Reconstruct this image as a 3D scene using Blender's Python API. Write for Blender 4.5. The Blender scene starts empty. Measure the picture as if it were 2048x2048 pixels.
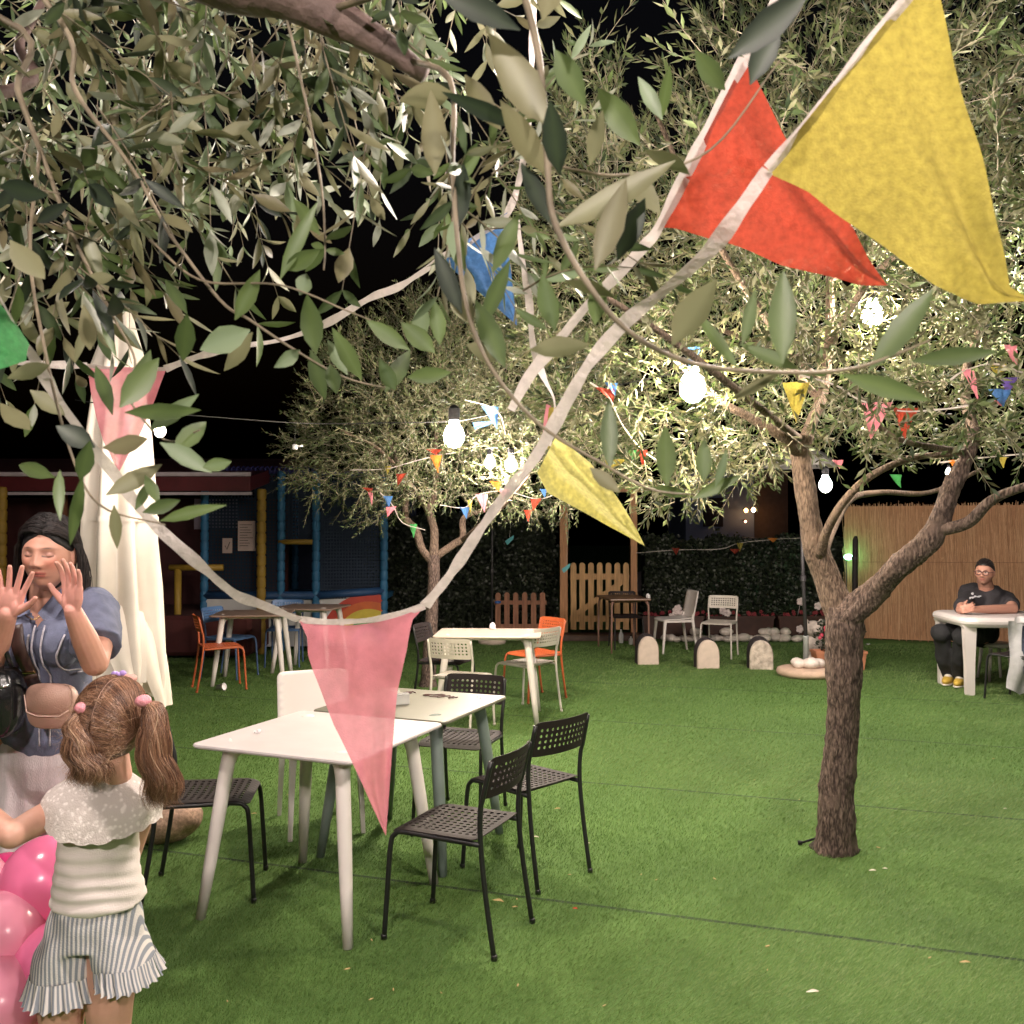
import bpy, math, random
import numpy as np
from mathutils import Vector, Matrix, noise
from math import sin, cos, pi, atan2, sqrt

rng = np.random.default_rng(11)
random.seed(11)
R = math.radians
scene = bpy.context.scene
COL = scene.collection

# ---------------------------------------------------------------- camera, sky, exposure
F, H = 1870.0, 1.65                      # focal length in photo pixels (2048 wide), eye height in metres
TILT = math.atan(33 / F)
cam_data = bpy.data.cameras.new('camera')
cam_data.sensor_width = 36
cam_data.lens = 36 * F / 2048
cam_data.clip_start, cam_data.clip_end = 0.05, 400
cam_data.dof.use_dof = True
cam_data.dof.focus_distance = 4.2
cam_data.dof.aperture_fstop = 13
cam = bpy.data.objects.new('camera', cam_data)
COL.objects.link(cam)
cam.location = (0, 0, H)
cam.rotation_euler = (pi / 2 + TILT, 0, 0)
scene.camera = cam

world = bpy.data.worlds.new('World')
scene.world = world
world.use_nodes = True
wn = world.node_tree
sky = wn.nodes.new('ShaderNodeTexSky')
sky.sky_type = 'NISHITA'
sky.sun_disc = False
sky.sun_elevation = R(-4)
sky.sun_rotation = R(200)
bg = wn.nodes['Background']
wn.links.new(sky.outputs[0], bg.inputs[0])
bg.inputs[1].default_value = 0.045
scene.view_settings.view_transform = 'Standard'
scene.view_settings.look = 'None'
scene.view_settings.exposure = 1.95
scene.view_settings.gamma = 1
scene.cycles.max_bounces = 6
scene.cycles.transparent_max_bounces = 12
scene.cycles.sample_clamp_indirect = 4


def ray(x, y):
    cx, cy, c, s = (x - 1024) / F, (1024 - y) / F, cos(TILT), sin(TILT)
    return Vector((cx, c - cy * s, s + cy * c))


def P(x, y, d):
    """world point seen at photo pixel x, y, d metres ahead"""
    r = ray(x, y)
    return Vector((0, 0, H)) + r * (d / r.y)


def G(x, y, z=0.0):
    """world point seen at photo pixel x, y lying at height z"""
    r = ray(x, y)
    return Vector((0, 0, H)) + r * ((z - H) / r.z)


def PROJ(p):
    p = np.asarray(p, float) - np.array((0, 0, H))
    c, s = cos(TILT), sin(TILT)
    f = p[..., 1] * c + p[..., 2] * s
    u = -p[..., 1] * s + p[..., 2] * c
    return 1024 + F * p[..., 0] / f, 1024 - F * u / f


# ---------------------------------------------------------------- materials
MATS = {}


def mat(name, col, rough=.55, var=.12, vscale=9, bump=.15, bscale=80, metal=0, transl=0, transp=0,
        emit=None, estr=0, spec=.5, stretch=(1, 1, 1), col2=None, detail=4):
    if name in MATS:
        return MATS[name]
    m = bpy.data.materials.new(name)
    MATS[name] = m
    m.use_nodes = True
    nt = m.node_tree
    N, L = nt.nodes, nt.links
    b = N['Principled BSDF']
    out = N['Material Output']
    tc = N.new('ShaderNodeTexCoord')
    mp = N.new('ShaderNodeMapping')
    mp.inputs['Scale'].default_value = stretch
    L.new(tc.outputs['Object'], mp.inputs[0])
    nz = N.new('ShaderNodeTexNoise')
    nz.inputs['Scale'].default_value = vscale
    nz.inputs['Detail'].default_value = detail
    L.new(mp.outputs[0], nz.inputs['Vector'])
    rp = N.new('ShaderNodeValToRGB')
    rp.color_ramp.elements[0].position = .3
    rp.color_ramp.elements[1].position = .7
    c2 = col2 or tuple(min(1, c * (1 + var)) for c in col)
    rp.color_ramp.elements[0].color = (*[c * (1 - var) for c in col], 1)
    rp.color_ramp.elements[1].color = (*c2, 1)
    L.new(nz.outputs['Fac'], rp.inputs[0])
    L.new(rp.outputs[0], b.inputs['Base Color'])
    b.inputs['Roughness'].default_value = rough
    b.inputs['Metallic'].default_value = metal
    b.inputs['Specular IOR Level'].default_value = spec
    if bump:
        n2 = N.new('ShaderNodeTexNoise')
        n2.inputs['Scale'].default_value = bscale
        n2.inputs['Detail'].default_value = 3
        L.new(mp.outputs[0], n2.inputs['Vector'])
        bp = N.new('ShaderNodeBump')
        bp.inputs['Strength'].default_value = bump
        bp.inputs['Distance'].default_value = .01
        L.new(n2.outputs['Fac'], bp.inputs['Height'])
        L.new(bp.outputs[0], b.inputs['Normal'])
    if emit:
        b.inputs['Emission Color'].default_value = (*emit, 1)
        b.inputs['Emission Strength'].default_value = estr
    last = b.outputs[0]
    if transl:
        t = N.new('ShaderNodeBsdfTranslucent')
        L.new(rp.outputs[0], t.inputs[0])
        mx = N.new('ShaderNodeMixShader')
        mx.inputs[0].default_value = transl
        L.new(last, mx.inputs[1])
        L.new(t.outputs[0], mx.inputs[2])
        last = mx.outputs[0]
    if transp:
        t = N.new('ShaderNodeBsdfTransparent')
        mx = N.new('ShaderNodeMixShader')
        mx.inputs[0].default_value = transp
        L.new(last, mx.inputs[1])
        L.new(t.outputs[0], mx.inputs[2])
        last = mx.outputs[0]
    L.new(last, out.inputs[0])
    return m


def leaf_mat(name, top, under, transl=.18, rough=.42):
    """olive leaf: green upper face, paler silvery or tan underside; each leaf its own shade"""
    m = bpy.data.materials.new(name)
    m.use_nodes = True
    N, L = m.node_tree.nodes, m.node_tree.links
    b, out = N['Principled BSDF'], N['Material Output']
    at = N.new('ShaderNodeAttribute')
    at.attribute_name = 'shade'
    geo = N.new('ShaderNodeNewGeometry')

    def ramp(cols):
        r = N.new('ShaderNodeValToRGB')
        e = r.color_ramp.elements
        while len(e) < len(cols):
            e.new(.5)
        for i, c in enumerate(cols):
            e[i].position = i / (len(cols) - 1)
            e[i].color = (*c, 1)
        L.new(at.outputs['Fac'], r.inputs[0])
        return r
    a, c = ramp(top), ramp(under)
    mx = N.new('ShaderNodeMix')
    mx.data_type = 'RGBA'
    L.new(geo.outputs['Backfacing'], mx.inputs['Factor'])
    L.new(a.outputs[0], mx.inputs['A'])
    L.new(c.outputs[0], mx.inputs['B'])
    L.new(mx.outputs['Result'], b.inputs['Base Color'])
    b.inputs['Roughness'].default_value = rough
    t = N.new('ShaderNodeBsdfTranslucent')
    L.new(mx.outputs['Result'], t.inputs[0])
    ms = N.new('ShaderNodeMixShader')
    ms.inputs[0].default_value = transl
    L.new(b.outputs[0], ms.inputs[1])
    L.new(t.outputs[0], ms.inputs[2])
    L.new(ms.outputs[0], out.inputs[0])
    return m


# ---------------------------------------------------------------- objects
def tag(o, label=None, cat=None, group=None, kind=None):
    if label: o['label'] = label
    if cat: o['category'] = cat
    if group: o['group'] = group
    if kind: o['kind'] = kind
    return o


def thing(name, label, cat, loc=(0, 0, 0), rz=0.0, group=None):
    o = bpy.data.objects.new(name, None)
    o.empty_display_size = .1
    COL.objects.link(o)
    o.location = loc
    o.rotation_euler = (0, 0, rz)
    return tag(o, label, cat, group)


def copy_tree(o, parent=None):
    c = o.copy()
    COL.objects.link(c)
    c.parent = parent
    for ch in list(o.children):
        copy_tree(ch, c)
    return c


def np_mesh(name, v, faces, m, parent=None, smooth=False, off=(0, 0, 0), shade=None, colors=None):
    """faces: (n,3) or (n,4) array, or a list of index tuples"""
    me = bpy.data.meshes.new(name)
    v = np.asarray(v, np.float32) - np.asarray(off, np.float32)
    if isinstance(faces, np.ndarray):
        n, k = faces.shape
        me.vertices.add(len(v))
        me.vertices.foreach_set('co', v.ravel())
        me.loops.add(n * k)
        me.loops.foreach_set('vertex_index', faces.astype(np.int32).ravel())
        me.polygons.add(n)
        me.polygons.foreach_set('loop_start', np.arange(0, n * k, k, dtype=np.int32))
        me.update(calc_edges=True)
    else:
        me.from_pydata([tuple(map(float, p)) for p in v], [], faces)
    if smooth:
        me.polygons.foreach_set('use_smooth', np.ones(len(me.polygons), bool))
    if shade is not None:
        a = me.attributes.new('shade', 'FLOAT', 'POINT')
        a.data.foreach_set('value', np.asarray(shade, np.float32))
    if colors is not None:
        a = me.color_attributes.new('tint', 'FLOAT_COLOR', 'POINT')
        a.data.foreach_set('color', np.asarray(colors, np.float32).ravel())
    me.materials.append(m)
    me.validate()
    o = bpy.data.objects.new(name, me)
    COL.objects.link(o)
    if parent is not None:
        o.parent = parent
    elif any(off):
        o.location = off
    return o


class MB:
    """collects shapes, builds them as one mesh"""

    def __init__(s):
        s.v, s.f = [], []

    def add(s, v, f):
        n = len(s.v)
        s.v += [tuple(p) for p in v]
        s.f += [tuple(i + n for i in q) for q in f]
        return s

    def box(s, c, size, rot=None, bevel=0):
        x, y, z = [d / 2 for d in size]
        if bevel:
            b = min(bevel, x * .9, y * .9, z * .9)
            vs, idx = [], {}
            for sx in (-1, 1):
                for sy in (-1, 1):
                    for sz in (-1, 1):
                        for ax in range(3):
                            q = [sx * (x - b), sy * (y - b), sz * (z - b)]
                            q[ax] = (sx * x, sy * y, sz * z)[ax]
                            idx[(sx, sy, sz, ax)] = len(vs)
                            vs.append(q)
            fs = []
            I = idx
            for ax in range(3):
                o1, o2 = [a for a in range(3) if a != ax]
                for sg in (-1, 1):
                    k = []
                    for (p, q) in ((-1, -1), (1, -1), (1, 1), (-1, 1)):
                        t = [0, 0, 0]
                        t[ax], t[o1], t[o2] = sg, p, q
                        k.append(I[(*t, ax)])
                    fs.append(k)
                for p in (-1, 1):
                    for q in (-1, 1):
                        t = [0, 0, 0]
                        t[o1], t[o2] = p, q
                        a_, b_ = list(t), list(t)
                        a_[ax], b_[ax] = -1, 1
                        fs.append([I[(*a_, o1)], I[(*b_, o1)], I[(*b_, o2)], I[(*a_, o2)]])
            for sx in (-1, 1):
                for sy in (-1, 1):
                    for sz in (-1, 1):
                        fs.append([I[(sx, sy, sz, a)] for a in range(3)])
        else:
            vs = [(a * x, b * y, c_ * z) for a in (-1, 1) for b in (-1, 1) for c_ in (-1, 1)]
            fs = [(0, 1, 3, 2), (4, 6, 7, 5), (0, 4, 5, 1), (2, 3, 7, 6), (0, 2, 6, 4), (1, 5, 7, 3)]
        M = rot if rot is not None else Matrix.Identity(3)
        c = Vector(c)
        return s.add([M @ Vector(p) + c for p in vs], fs)

    def tube(s, pts, rad, n=10, caps=True, round_caps=False, flat=1.0, twist=0.0):
        pts = [Vector(p) for p in pts]
        if not hasattr(rad, '__len__'):
            rad = [rad] * len(pts)
        rad = list(rad)
        if round_caps:
            d0 = (pts[0] - pts[1]).normalized()
            d1 = (pts[-1] - pts[-2]).normalized()
            a, b, ra, rb = pts[0], pts[-1], rad[0], rad[-1]
            pre = [(a + d0 * ra * k, ra * sqrt(max(0.0004, 1 - k * k))) for k in (.97, .8, .5)]
            post = [(b + d1 * rb * k, rb * sqrt(max(0.0004, 1 - k * k))) for k in (.5, .8, .97)]
            pts = [p for p, _ in pre] + pts + [p for p, _ in post]
            rad = [r for _, r in pre] + rad + [r for _, r in post]
        t0 = (pts[1] - pts[0]).normalized()
        up = Vector((0, 0, 1)) if abs(t0.z) < .9 else Vector((0, 1, 0))
        nrm = (up - t0 * up.dot(t0)).normalized()
        vs, fs = [], []
        for i, p in enumerate(pts):
            t = (pts[min(i + 1, len(pts) - 1)] - pts[max(i - 1, 0)]).normalized()
            nrm = (nrm - t * nrm.dot(t)).normalized()
            bi = t.cross(nrm)
            for k in range(n):
                a = 2 * pi * k / n + twist
                vs.append(p + (nrm * cos(a) * flat + bi * sin(a)) * rad[i])
        for i in range(len(pts) - 1):
            for k in range(n):
                fs.append((i * n + k, i * n + (k + 1) % n, (i + 1) * n + (k + 1) % n, (i + 1) * n + k))
        if caps:
            fs.append(tuple(range(n - 1, -1, -1)))
            m = (len(pts) - 1) * n
            fs.append(tuple(m + k for k in range(n)))
        return s.add(vs, fs)

    def ell(s, c, r, n=20, m=12, rot=None, fn=None):
        vs, fs = [], []
        M = rot if rot is not None else Matrix.Identity(3)
        if not hasattr(r, '__len__'):
            r = (r, r, r)
        for j in range(1, m):
            ph = pi * j / m
            for k in range(n):
                a = 2 * pi * k / n
                d = Vector((sin(ph) * cos(a), sin(ph) * sin(a), cos(ph)))
                q = Vector((d.x * r[0], d.y * r[1], d.z * r[2]))
                if fn: q = q * fn(d)
                vs.append(M @ q + Vector(c))
        for sg in (1, -1):
            q = Vector((0, 0, sg * r[2]))
            if fn: q = q * fn(Vector((0, 0, sg)))
            vs.append(M @ q + Vector(c))
        for j in range(m - 2):
            for k in range(n):
                fs.append((j * n + k, (j + 1) * n + k, (j + 1) * n + (k + 1) % n, j * n + (k + 1) % n))
        T = (m - 1) * n
        for k in range(n):
            fs.append((T, k, (k + 1) % n))
            fs.append((T + 1, (m - 2) * n + (k + 1) % n, (m - 2) * n + k))
        return s.add(vs, fs)

    def loft(s, rings, caps=True, closed=True):
        n = len(rings[0])
        vs = [p for r in rings for p in r]
        fs = []
        for i in range(len(rings) - 1):
            for k in range(n if closed else n - 1):
                fs.append((i * n + k, i * n + (k + 1) % n, (i + 1) * n + (k + 1) % n, (i + 1) * n + k))
        if caps and closed:
            fs.append(tuple(range(n - 1, -1, -1)))
            m = (len(rings) - 1) * n
            fs.append(tuple(m + k for k in range(n)))
        return s.add(vs, fs)

    def lathe(s, prof, c=(0, 0, 0), n=32, caps=True):
        c = Vector(c)
        return s.loft([[c + Vector((r * cos(2 * pi * k / n), r * sin(2 * pi * k / n), z)) for k in range(n)]
                       for r, z in prof], caps)

    def build(s, name, m, parent=None, smooth=False, off=(0, 0, 0)):
        return np_mesh(name, np.array(s.v, float).reshape(-1, 3), s.f, m, parent, smooth, off)


def smooth_path(pts, k=6):
    """Catmull-Rom through the points"""
    pts = [np.array(p, float) for p in pts]
    q = [2 * pts[0] - pts[1]] + pts + [2 * pts[-1] - pts[-2]]
    out = []
    for i in range(1, len(q) - 2):
        for j in range(k):
            t = j / k
            out.append(.5 * ((2 * q[i]) + (-q[i - 1] + q[i + 1]) * t + (2 * q[i - 1] - 5 * q[i] + 4 * q[i + 1] - q[i + 2]) * t * t
                             + (-q[i - 1] + 3 * q[i] - 3 * q[i + 1] + q[i + 2]) * t ** 3))
    out.append(pts[-1])
    return out


def finish(o, bevel=0, seg=2, autosmooth=True):
    if bevel:
        b = o.modifiers.new('bevel', 'BEVEL')
        b.width, b.segments, b.limit_method, b.angle_limit = bevel, seg, 'ANGLE', R(35)
    return o


def rotz(a):
    return Matrix.Rotation(a, 3, 'Z')


def rot_to(d, up=(0, 0, 1)):
    """rotation whose local Z runs along d"""
    return Vector(d).to_track_quat('Z', 'Y').to_matrix()


# ---------------------------------------------------------------- lamps: the garden's festoon bulbs
M_BULB = mat('bulb_glow', (1, .9, .75), emit=(1, .86, .66), estr=90, var=0, bump=0)
M_BLACKPL = mat('black_plastic', (.006, .006, .007), rough=.6, var=.3, spec=.2)
WARM = (1.0, .87, .80)


def bulb(loc, power, r=.035, label='', color=WARM, group='festoon bulbs', cord=None, lampr=None):
    t = thing('light_bulb', label, 'light bulb', loc, 0, group)
    mb = MB()
    mb.lathe([(.002, -r * 1.15), (r * .5, -r * 1.0), (r * .88, -r * .55), (r, 0), (r * .85, r * .55), (r * .5, r * 1.1), (r * .42, r * 1.5)], n=16)
    mb.build('glass', M_BULB, t, True)
    MB().lathe([(r * .46, r * 1.5), (r * .55, r * 1.52), (r * .55, r * 2.6), (r * .3, r * 2.9), (.004, r * 3.0)], n=12).build('socket', M_BLACKPL, t)
    ld = bpy.data.lights.new('bulb_light', 'POINT')
    ld.energy, ld.color = power, color
    ld.shadow_soft_size = lampr or r * 1.35
    lo = bpy.data.objects.new('bulb_light', ld)
    COL.objects.link(lo)
    lo.parent = t
    return t

# ---------------------------------------------------------------- ground and artificial turf
SA = R(18)
SEAM0, SEAMD = .17, 1.93


def ground():
    m = bpy.data.materials.new('turf_base')
    m.use_nodes = True
    N, L = m.node_tree.nodes, m.node_tree.links
    b = N['Principled BSDF']
    tc = N.new('ShaderNodeTexCoord')
    sep = N.new('ShaderNodeSeparateXYZ')
    L.new(tc.outputs['Object'], sep.inputs[0])

    def math_(op, a, c=None):
        n = N.new('ShaderNodeMath')
        n.operation = op
        for i, q in enumerate((a, c)):
            if q is None: continue
            if isinstance(q, (int, float)): n.inputs[i].default_value = q
            else: L.new(q, n.inputs[i])
        return n.outputs[0]
    nz = N.new('ShaderNodeTexNoise'); nz.inputs['Scale'].default_value = 2.2; nz.inputs['Detail'].default_value = 5
    L.new(tc.outputs['Object'], nz.inputs['Vector'])
    nf = N.new('ShaderNodeTexNoise'); nf.inputs['Scale'].default_value = 160; nf.inputs['Detail'].default_value = 3
    L.new(tc.outputs['Object'], nf.inputs['Vector'])
    v = math_('ADD', math_('MULTIPLY', sep.outputs[1], cos(SA)), math_('MULTIPLY', sep.outputs[0], sin(SA)))
    v = math_('ADD', v, math_('MULTIPLY', nz.outputs['Fac'], .02))
    w = math_('PINGPONG', math_('ADD', v, -SEAM0 - .01), SEAMD)
    w = math_('MINIMUM', w, math_('SUBTRACT', SEAMD, w))
    seam = math_('GREATER_THAN', w, .012)
    r = N.new('ShaderNodeValToRGB')
    r.color_ramp.elements[0].position, r.color_ramp.elements[1].position = .3, .75
    r.color_ramp.elements[0].color = (.052, .118, .019, 1)
    r.color_ramp.elements[1].color = (.11, .21, .043, 1)
    L.new(math_('ADD', math_('MULTIPLY', nz.outputs['Fac'], .45), math_('MULTIPLY', nf.outputs['Fac'], .55)), r.inputs[0])
    mx = N.new('ShaderNodeMix'); mx.data_type = 'RGBA'
    L.new(seam, mx.inputs['Factor'])
    mx.inputs['A'].default_value = (.016, .038, .010, 1)
    L.new(r.outputs[0], mx.inputs['B'])
    L.new(mx.outputs['Result'], b.inputs['Base Color'])
    b.inputs['Roughness'].default_value = .9
    bp = N.new('ShaderNodeBump'); bp.inputs['Strength'].default_value = .6; bp.inputs['Distance'].default_value = .02
    L.new(nf.outputs['Fac'], bp.inputs['Height'])
    L.new(bp.outputs[0], b.inputs['Normal'])
    xs = np.concatenate([[-60, -30], np.linspace(-14, 14, 57), [30, 60]])
    ys = np.concatenate([[-30, -10], np.linspace(-4, 18, 45), [40, 90]])
    X, Y = np.meshgrid(xs, ys)
    Z = .0 * X
    n = len(xs)
    v_ = np.stack([X, Y, Z], -1).reshape(-1, 3)
    i = np.arange(len(v_)).reshape(X.shape)
    f = np.stack([i[:-1, :-1], i[:-1, 1:], i[1:, 1:], i[1:, :-1]], -1).reshape(-1, 4)
    o = np_mesh('ground', v_, f, m)
    tag(o, kind='structure')


ground()


def turf():
    """blades of the synthetic lawn, thicker on the ground near the tables"""
    N = 600000
    Y = np.exp(rng.uniform(np.log(2.6), np.log(13.4), N))
    X = rng.uniform(-1, 1, N) * (Y * .62 + .5)
    k = 1 / (1 + np.exp(-(rng.random(N))))
    v = Y * cos(SA) + X * sin(SA)
    w = np.abs((v - SEAM0 + SEAMD / 2) % SEAMD - SEAMD / 2)
    keep = w > .008 + .006 * rng.random(N)
    X, Y = X[keep], Y[keep]
    N = len(X)
    sc = (Y / 3.2) ** .9
    h = rng.uniform(.010, .020, N) * (1 + .12 * (sc - 1))
    wd = .0010 * sc
    a = rng.uniform(0, 2 * pi, N)
    px = np.sin(X * 1.3 + 1.7 * np.sin(Y * .9)) * .9 + np.sin(Y * 2.1 + X) * .5
    strip = np.floor((v[keep] - SEAM0) / SEAMD)
    blot = np.array([noise.noise(Vector((a_, b_, s_ * 7.3)) * .9) for a_, b_, s_ in zip(np.linspace(0, 60, 3600) % 6, np.linspace(0, 60, 3600) // 6 * .6, np.zeros(3600))])
    gx = np.clip(((X + 7) / 14 * 59).astype(int), 0, 59); gy = np.clip((Y / 14 * 59).astype(int), 0, 59)
    blot = blot.reshape(60, 60)[gy, gx]
    lean = rng.normal(0, .35, (N, 2)) + np.stack([.55 + .25 * px, -.35 + .2 * np.cos(X * 2 + Y)], 1)
    base = np.stack([X, Y, np.zeros(N)], 1)
    side = np.stack([np.cos(a), np.sin(a), np.zeros(N)], 1) * wd[:, None]
    top = base + np.stack([lean[:, 0] * h, lean[:, 1] * h, h], 1)
    vs = np.stack([base - side, base + side, top], 1).reshape(-1, 3)
    f = np.arange(3 * N).reshape(N, 3)
    sh = np.repeat(np.clip(rng.normal(.5, .22, N) + .10 * px + .05 * (strip % 2) + .10 * blot, 0, 1), 3)
    m = leaf_mat('turf_blades', [(.068, .145, .028), (.142, .252, .066), (.28, .36, .14)],
                 [(.068, .145, .028), (.142, .252, .066), (.28, .36, .14)], transl=.25, rough=.5)
    o = np_mesh('artificial_turf', vs, f, m, shade=sh)
    tag(o, 'short green blades of artificial turf over the whole yard', 'turf', kind='stuff')


turf()

# ---------------------------------------------------------------- materials of the setting
M_PINE = mat('pine_wood', (.42, .24, .10), rough=.6, var=.25, vscale=6, stretch=(6, 6, .6), bump=.3, bscale=40)
M_PICKET = mat('old_picket_wood', (.27, .12, .07), rough=.7, var=.3, vscale=6, stretch=(6, 6, .6), bump=.3)
M_DKSTEEL = mat('dark_steel', (.035, .032, .036), rough=.45, var=.2)
M_GREYSTEEL = mat('grey_steel', (.25, .26, .25), rough=.4, var=.15)
M_PEBBLE = mat('white_pebble', (.62, .55, .50), rough=.7, var=.18, vscale=14)
M_CONC = mat('pale_concrete', (.55, .45, .38), rough=.85, var=.1, vscale=12, bump=.4, bscale=120)
M_WHITEPL = mat('white_plastic', (.66, .61, .59), rough=.38, var=.03, vscale=3, bump=.03, bscale=300)
M_HEDGE = leaf_mat('ivy_leaves', [(.008, .014, .007), (.016, .026, .011), (.032, .045, .018)],
                   [(.010, .014, .009), (.018, .026, .014), (.032, .042, .022)], transl=.1, rough=.45)
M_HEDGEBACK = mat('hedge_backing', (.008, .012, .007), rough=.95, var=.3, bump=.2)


def leaf_quads(base, d, nrm, ln, wd, fold=.25, curl=.0):
    """simple folded leaves: 6 vertices and 4 triangles each"""
    s = np.cross(d, nrm)
    s /= np.linalg.norm(s, axis=1, keepdims=True) + 1e-9
    nrm = np.cross(s, d)
    L_, W_ = ln[:, None], wd[:, None]
    m1 = base + d * L_ * .38 - nrm * W_ * fold
    tip = base + d * L_ + nrm * L_ * curl
    l1 = base + d * L_ * .45 + s * W_ * .5
    r1 = base + d * L_ * .45 - s * W_ * .5
    m2 = base + d * L_ * .7 - nrm * W_ * fold * .7 + nrm * L_ * curl * .3
    vs = np.stack([base, l1, m1, r1, m2, tip], 1).reshape(-1, 3)
    t = np.array([[0, 2, 1], [0, 3, 2], [1, 2, 4], [2, 3, 4], [1, 4, 5], [4, 3, 5]])
    f = (np.arange(len(base))[:, None, None] * 6 + t[None]).reshape(-1, 3)
    return vs, f


def unit(a):
    return a / (np.linalg.norm(a, axis=-1, keepdims=True) + 1e-9)


def hedge(name, label, A, B, z0, z1, depth, n, cat='hedge', wav=.06):
    A, B = np.array(A, float), np.array(B, float)
    d = B - A
    Lg = np.linalg.norm(d)
    d /= Lg
    nrm = np.array((d[1], -d[0]))
    if nrm[1] > 0: nrm = -nrm
    t = thing(name, label, cat, (A[0], A[1], 0))
    c = (A + B) / 2 - nrm * depth * .5
    ang = atan2(d[1], d[0])
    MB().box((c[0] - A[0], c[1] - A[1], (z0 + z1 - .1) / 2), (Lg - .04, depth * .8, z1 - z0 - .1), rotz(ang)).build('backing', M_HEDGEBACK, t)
    u = rng.uniform(0, Lg, n)
    z = rng.uniform(z0, z1, n)
    face = rng.random(n) < .82
    bump = wav * (np.sin(u * 5 + z * 7) + np.sin(u * 11 - z * 4)) * .5
    out = np.where(face, bump + rng.normal(0, .03, n) + .02, -rng.uniform(0, depth, n))
    zt = z1 + .05 * np.sin(u * 6) + .03 * np.sin(u * 17) + rng.normal(0, .03, n)
    z = np.where(face, np.minimum(z, zt), zt)
    p = np.stack([A[0] + d[0] * u + nrm[0] * out, A[1] + d[1] * u + nrm[1] * out, z], 1)
    dr = unit(np.stack([rng.normal(0, .6, n) + nrm[0] * .3, rng.normal(0, .3, n) + nrm[1] * .4, -.5 + rng.normal(0, .5, n)], 1))
    nn = unit(np.stack([nrm[0] + rng.normal(0, .4, n), nrm[1] + rng.normal(0, .4, n), .4 + rng.normal(0, .4, n)], 1))
    ln = rng.uniform(.05, .085, n)
    vs, f = leaf_quads(p, dr, nn, ln, ln * .8, .15)
    np_mesh('foliage', vs, f, M_HEDGE, t, off=(A[0], A[1], 0), shade=np.repeat(rng.random(n), 6))
    return t


gl = P(771, 1270, 14.6); gr = P(1128, 1270, 14.6)
hedge('ivy_hedge', 'tall dark ivy hedge left of the wooden gate, behind the small picket fence', (gl.x - .3, 14.75), (gr.x - .12, 14.7), .05, 1.85, .35, 9000)
hl = P(1290, 1200, 14.6); hr = P(1700, 1200, 14.9)
hedge('ivy_hedge', 'lower dark ivy hedge right of the wooden gate, above the brown planters', (hl.x, 14.7), (hr.x, 14.9), .3, 1.46, .35, 9000)

# the reed fence on the right
def reed_fence():
    A, B = P(1693, 1270, 14.0), P(2260, 1290, 12.6)
    ax, ay, bx, by = A.x, 14.0, B.x, 12.7
    t = thing('reed_fence', 'tan reed screen fence on the right behind the seated man', 'fence', (ax, ay, 0))
    L_ = math.hypot(bx - ax, by - ay)
    a = atan2(by - ay, bx - ax)
    m = mat('dry_reed', (.56, .31, .17), rough=.75, var=.25, vscale=9, stretch=(26, 26, .9), bump=.7, bscale=14, detail=6)
    MB().box(((bx - ax) / 2, (by - ay) / 2 + .05, 1.0), (L_, .02, 1.96), rotz(a)).build('reed_panel', m, t)
    n = 5200
    u = rng.uniform(0, L_, n)
    z0 = rng.uniform(0, 1.3, n)
    h = rng.uniform(.5, 1.1, n)
    top = np.minimum(z0 + h, 2.0 + rng.normal(0, .02, n))
    off = rng.uniform(.0, .028, n)
    px = u * cos(a) + off * sin(a)
    py = u * sin(a) - off * cos(a) + .03
    lx = rng.normal(0, .03, n)
    w = rng.uniform(.0015, .0035, n)
    b0 = np.stack([px, py, z0], 1)
    t0 = np.stack([px + lx, py, top], 1)
    s = np.array([cos(a), sin(a), 0]) * w[:, None]
    q = np.array([sin(a), -cos(a), 0]) * w[:, None]
    vs = np.stack([b0 - s, b0 + q, b0 + s, t0 - s, t0 + q, t0 + s], 1).reshape(-1, 3)
    f = (np.arange(n)[:, None, None] * 6 + np.array([[0, 1, 4, 3], [1, 2, 5, 4]])[None]).reshape(-1, 4)
    mr = leaf_mat('reed_stem', [(.36, .18, .09), (.58, .33, .18), (.72, .46, .28)], [(.36, .18, .09), (.58, .33, .18), (.72, .46, .28)], transl=.05, rough=.7)
    np_mesh('reeds', vs, f, mr, t, shade=np.repeat(rng.random(n), 6))
    for z in (1.15,):
        MB().tube([(0, -.015, z), (bx - ax, by - ay - .015, z + .03)], .0025, 6).build('binding_wire', M_PICKET, t)
    # dark post at its left end
    p = P(1710, 1200, 13.6)
    t2 = thing('fence_post', 'thick dark wooden post at the left end of the reed fence', 'post', (p.x, 13.6, 0))
    MB().tube([(0, 0, 0), (.0, 0, .8), (.01, 0, 1.48), (.02, 0, 1.54)], [.045, .042, .040, .02], 12).build('shaft', mat('tarred_wood', (.02, .014, .014), rough=.7, var=.4), t2, True)
    for z in (.5, 1.2):
        MB().lathe([(.047, z), (.049, z + .04)], n=12).build('clamp', M_DKSTEEL, t2)


reed_fence()


# ---------------------------------------------------------------- gate, little picket fence
def picket(mb, x, z0, z1, w=.085, th=.018, y=0):
    rings = []
    n = 8
    pts = [(x - w / 2, z0), (x + w / 2, z0), (x + w / 2, z1 - w / 2)]
    pts += [(x + w / 2 * cos(a), z1 - w / 2 + w / 2 * sin(a)) for a in [pi * k / n for k in range(1, n)]]
    pts += [(x - w / 2, z1 - w / 2)]
    mb.loft([[(px, y - th / 2, pz) for px, pz in pts], [(px, y + th / 2, pz) for px, pz in pts]])
    return mb


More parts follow.
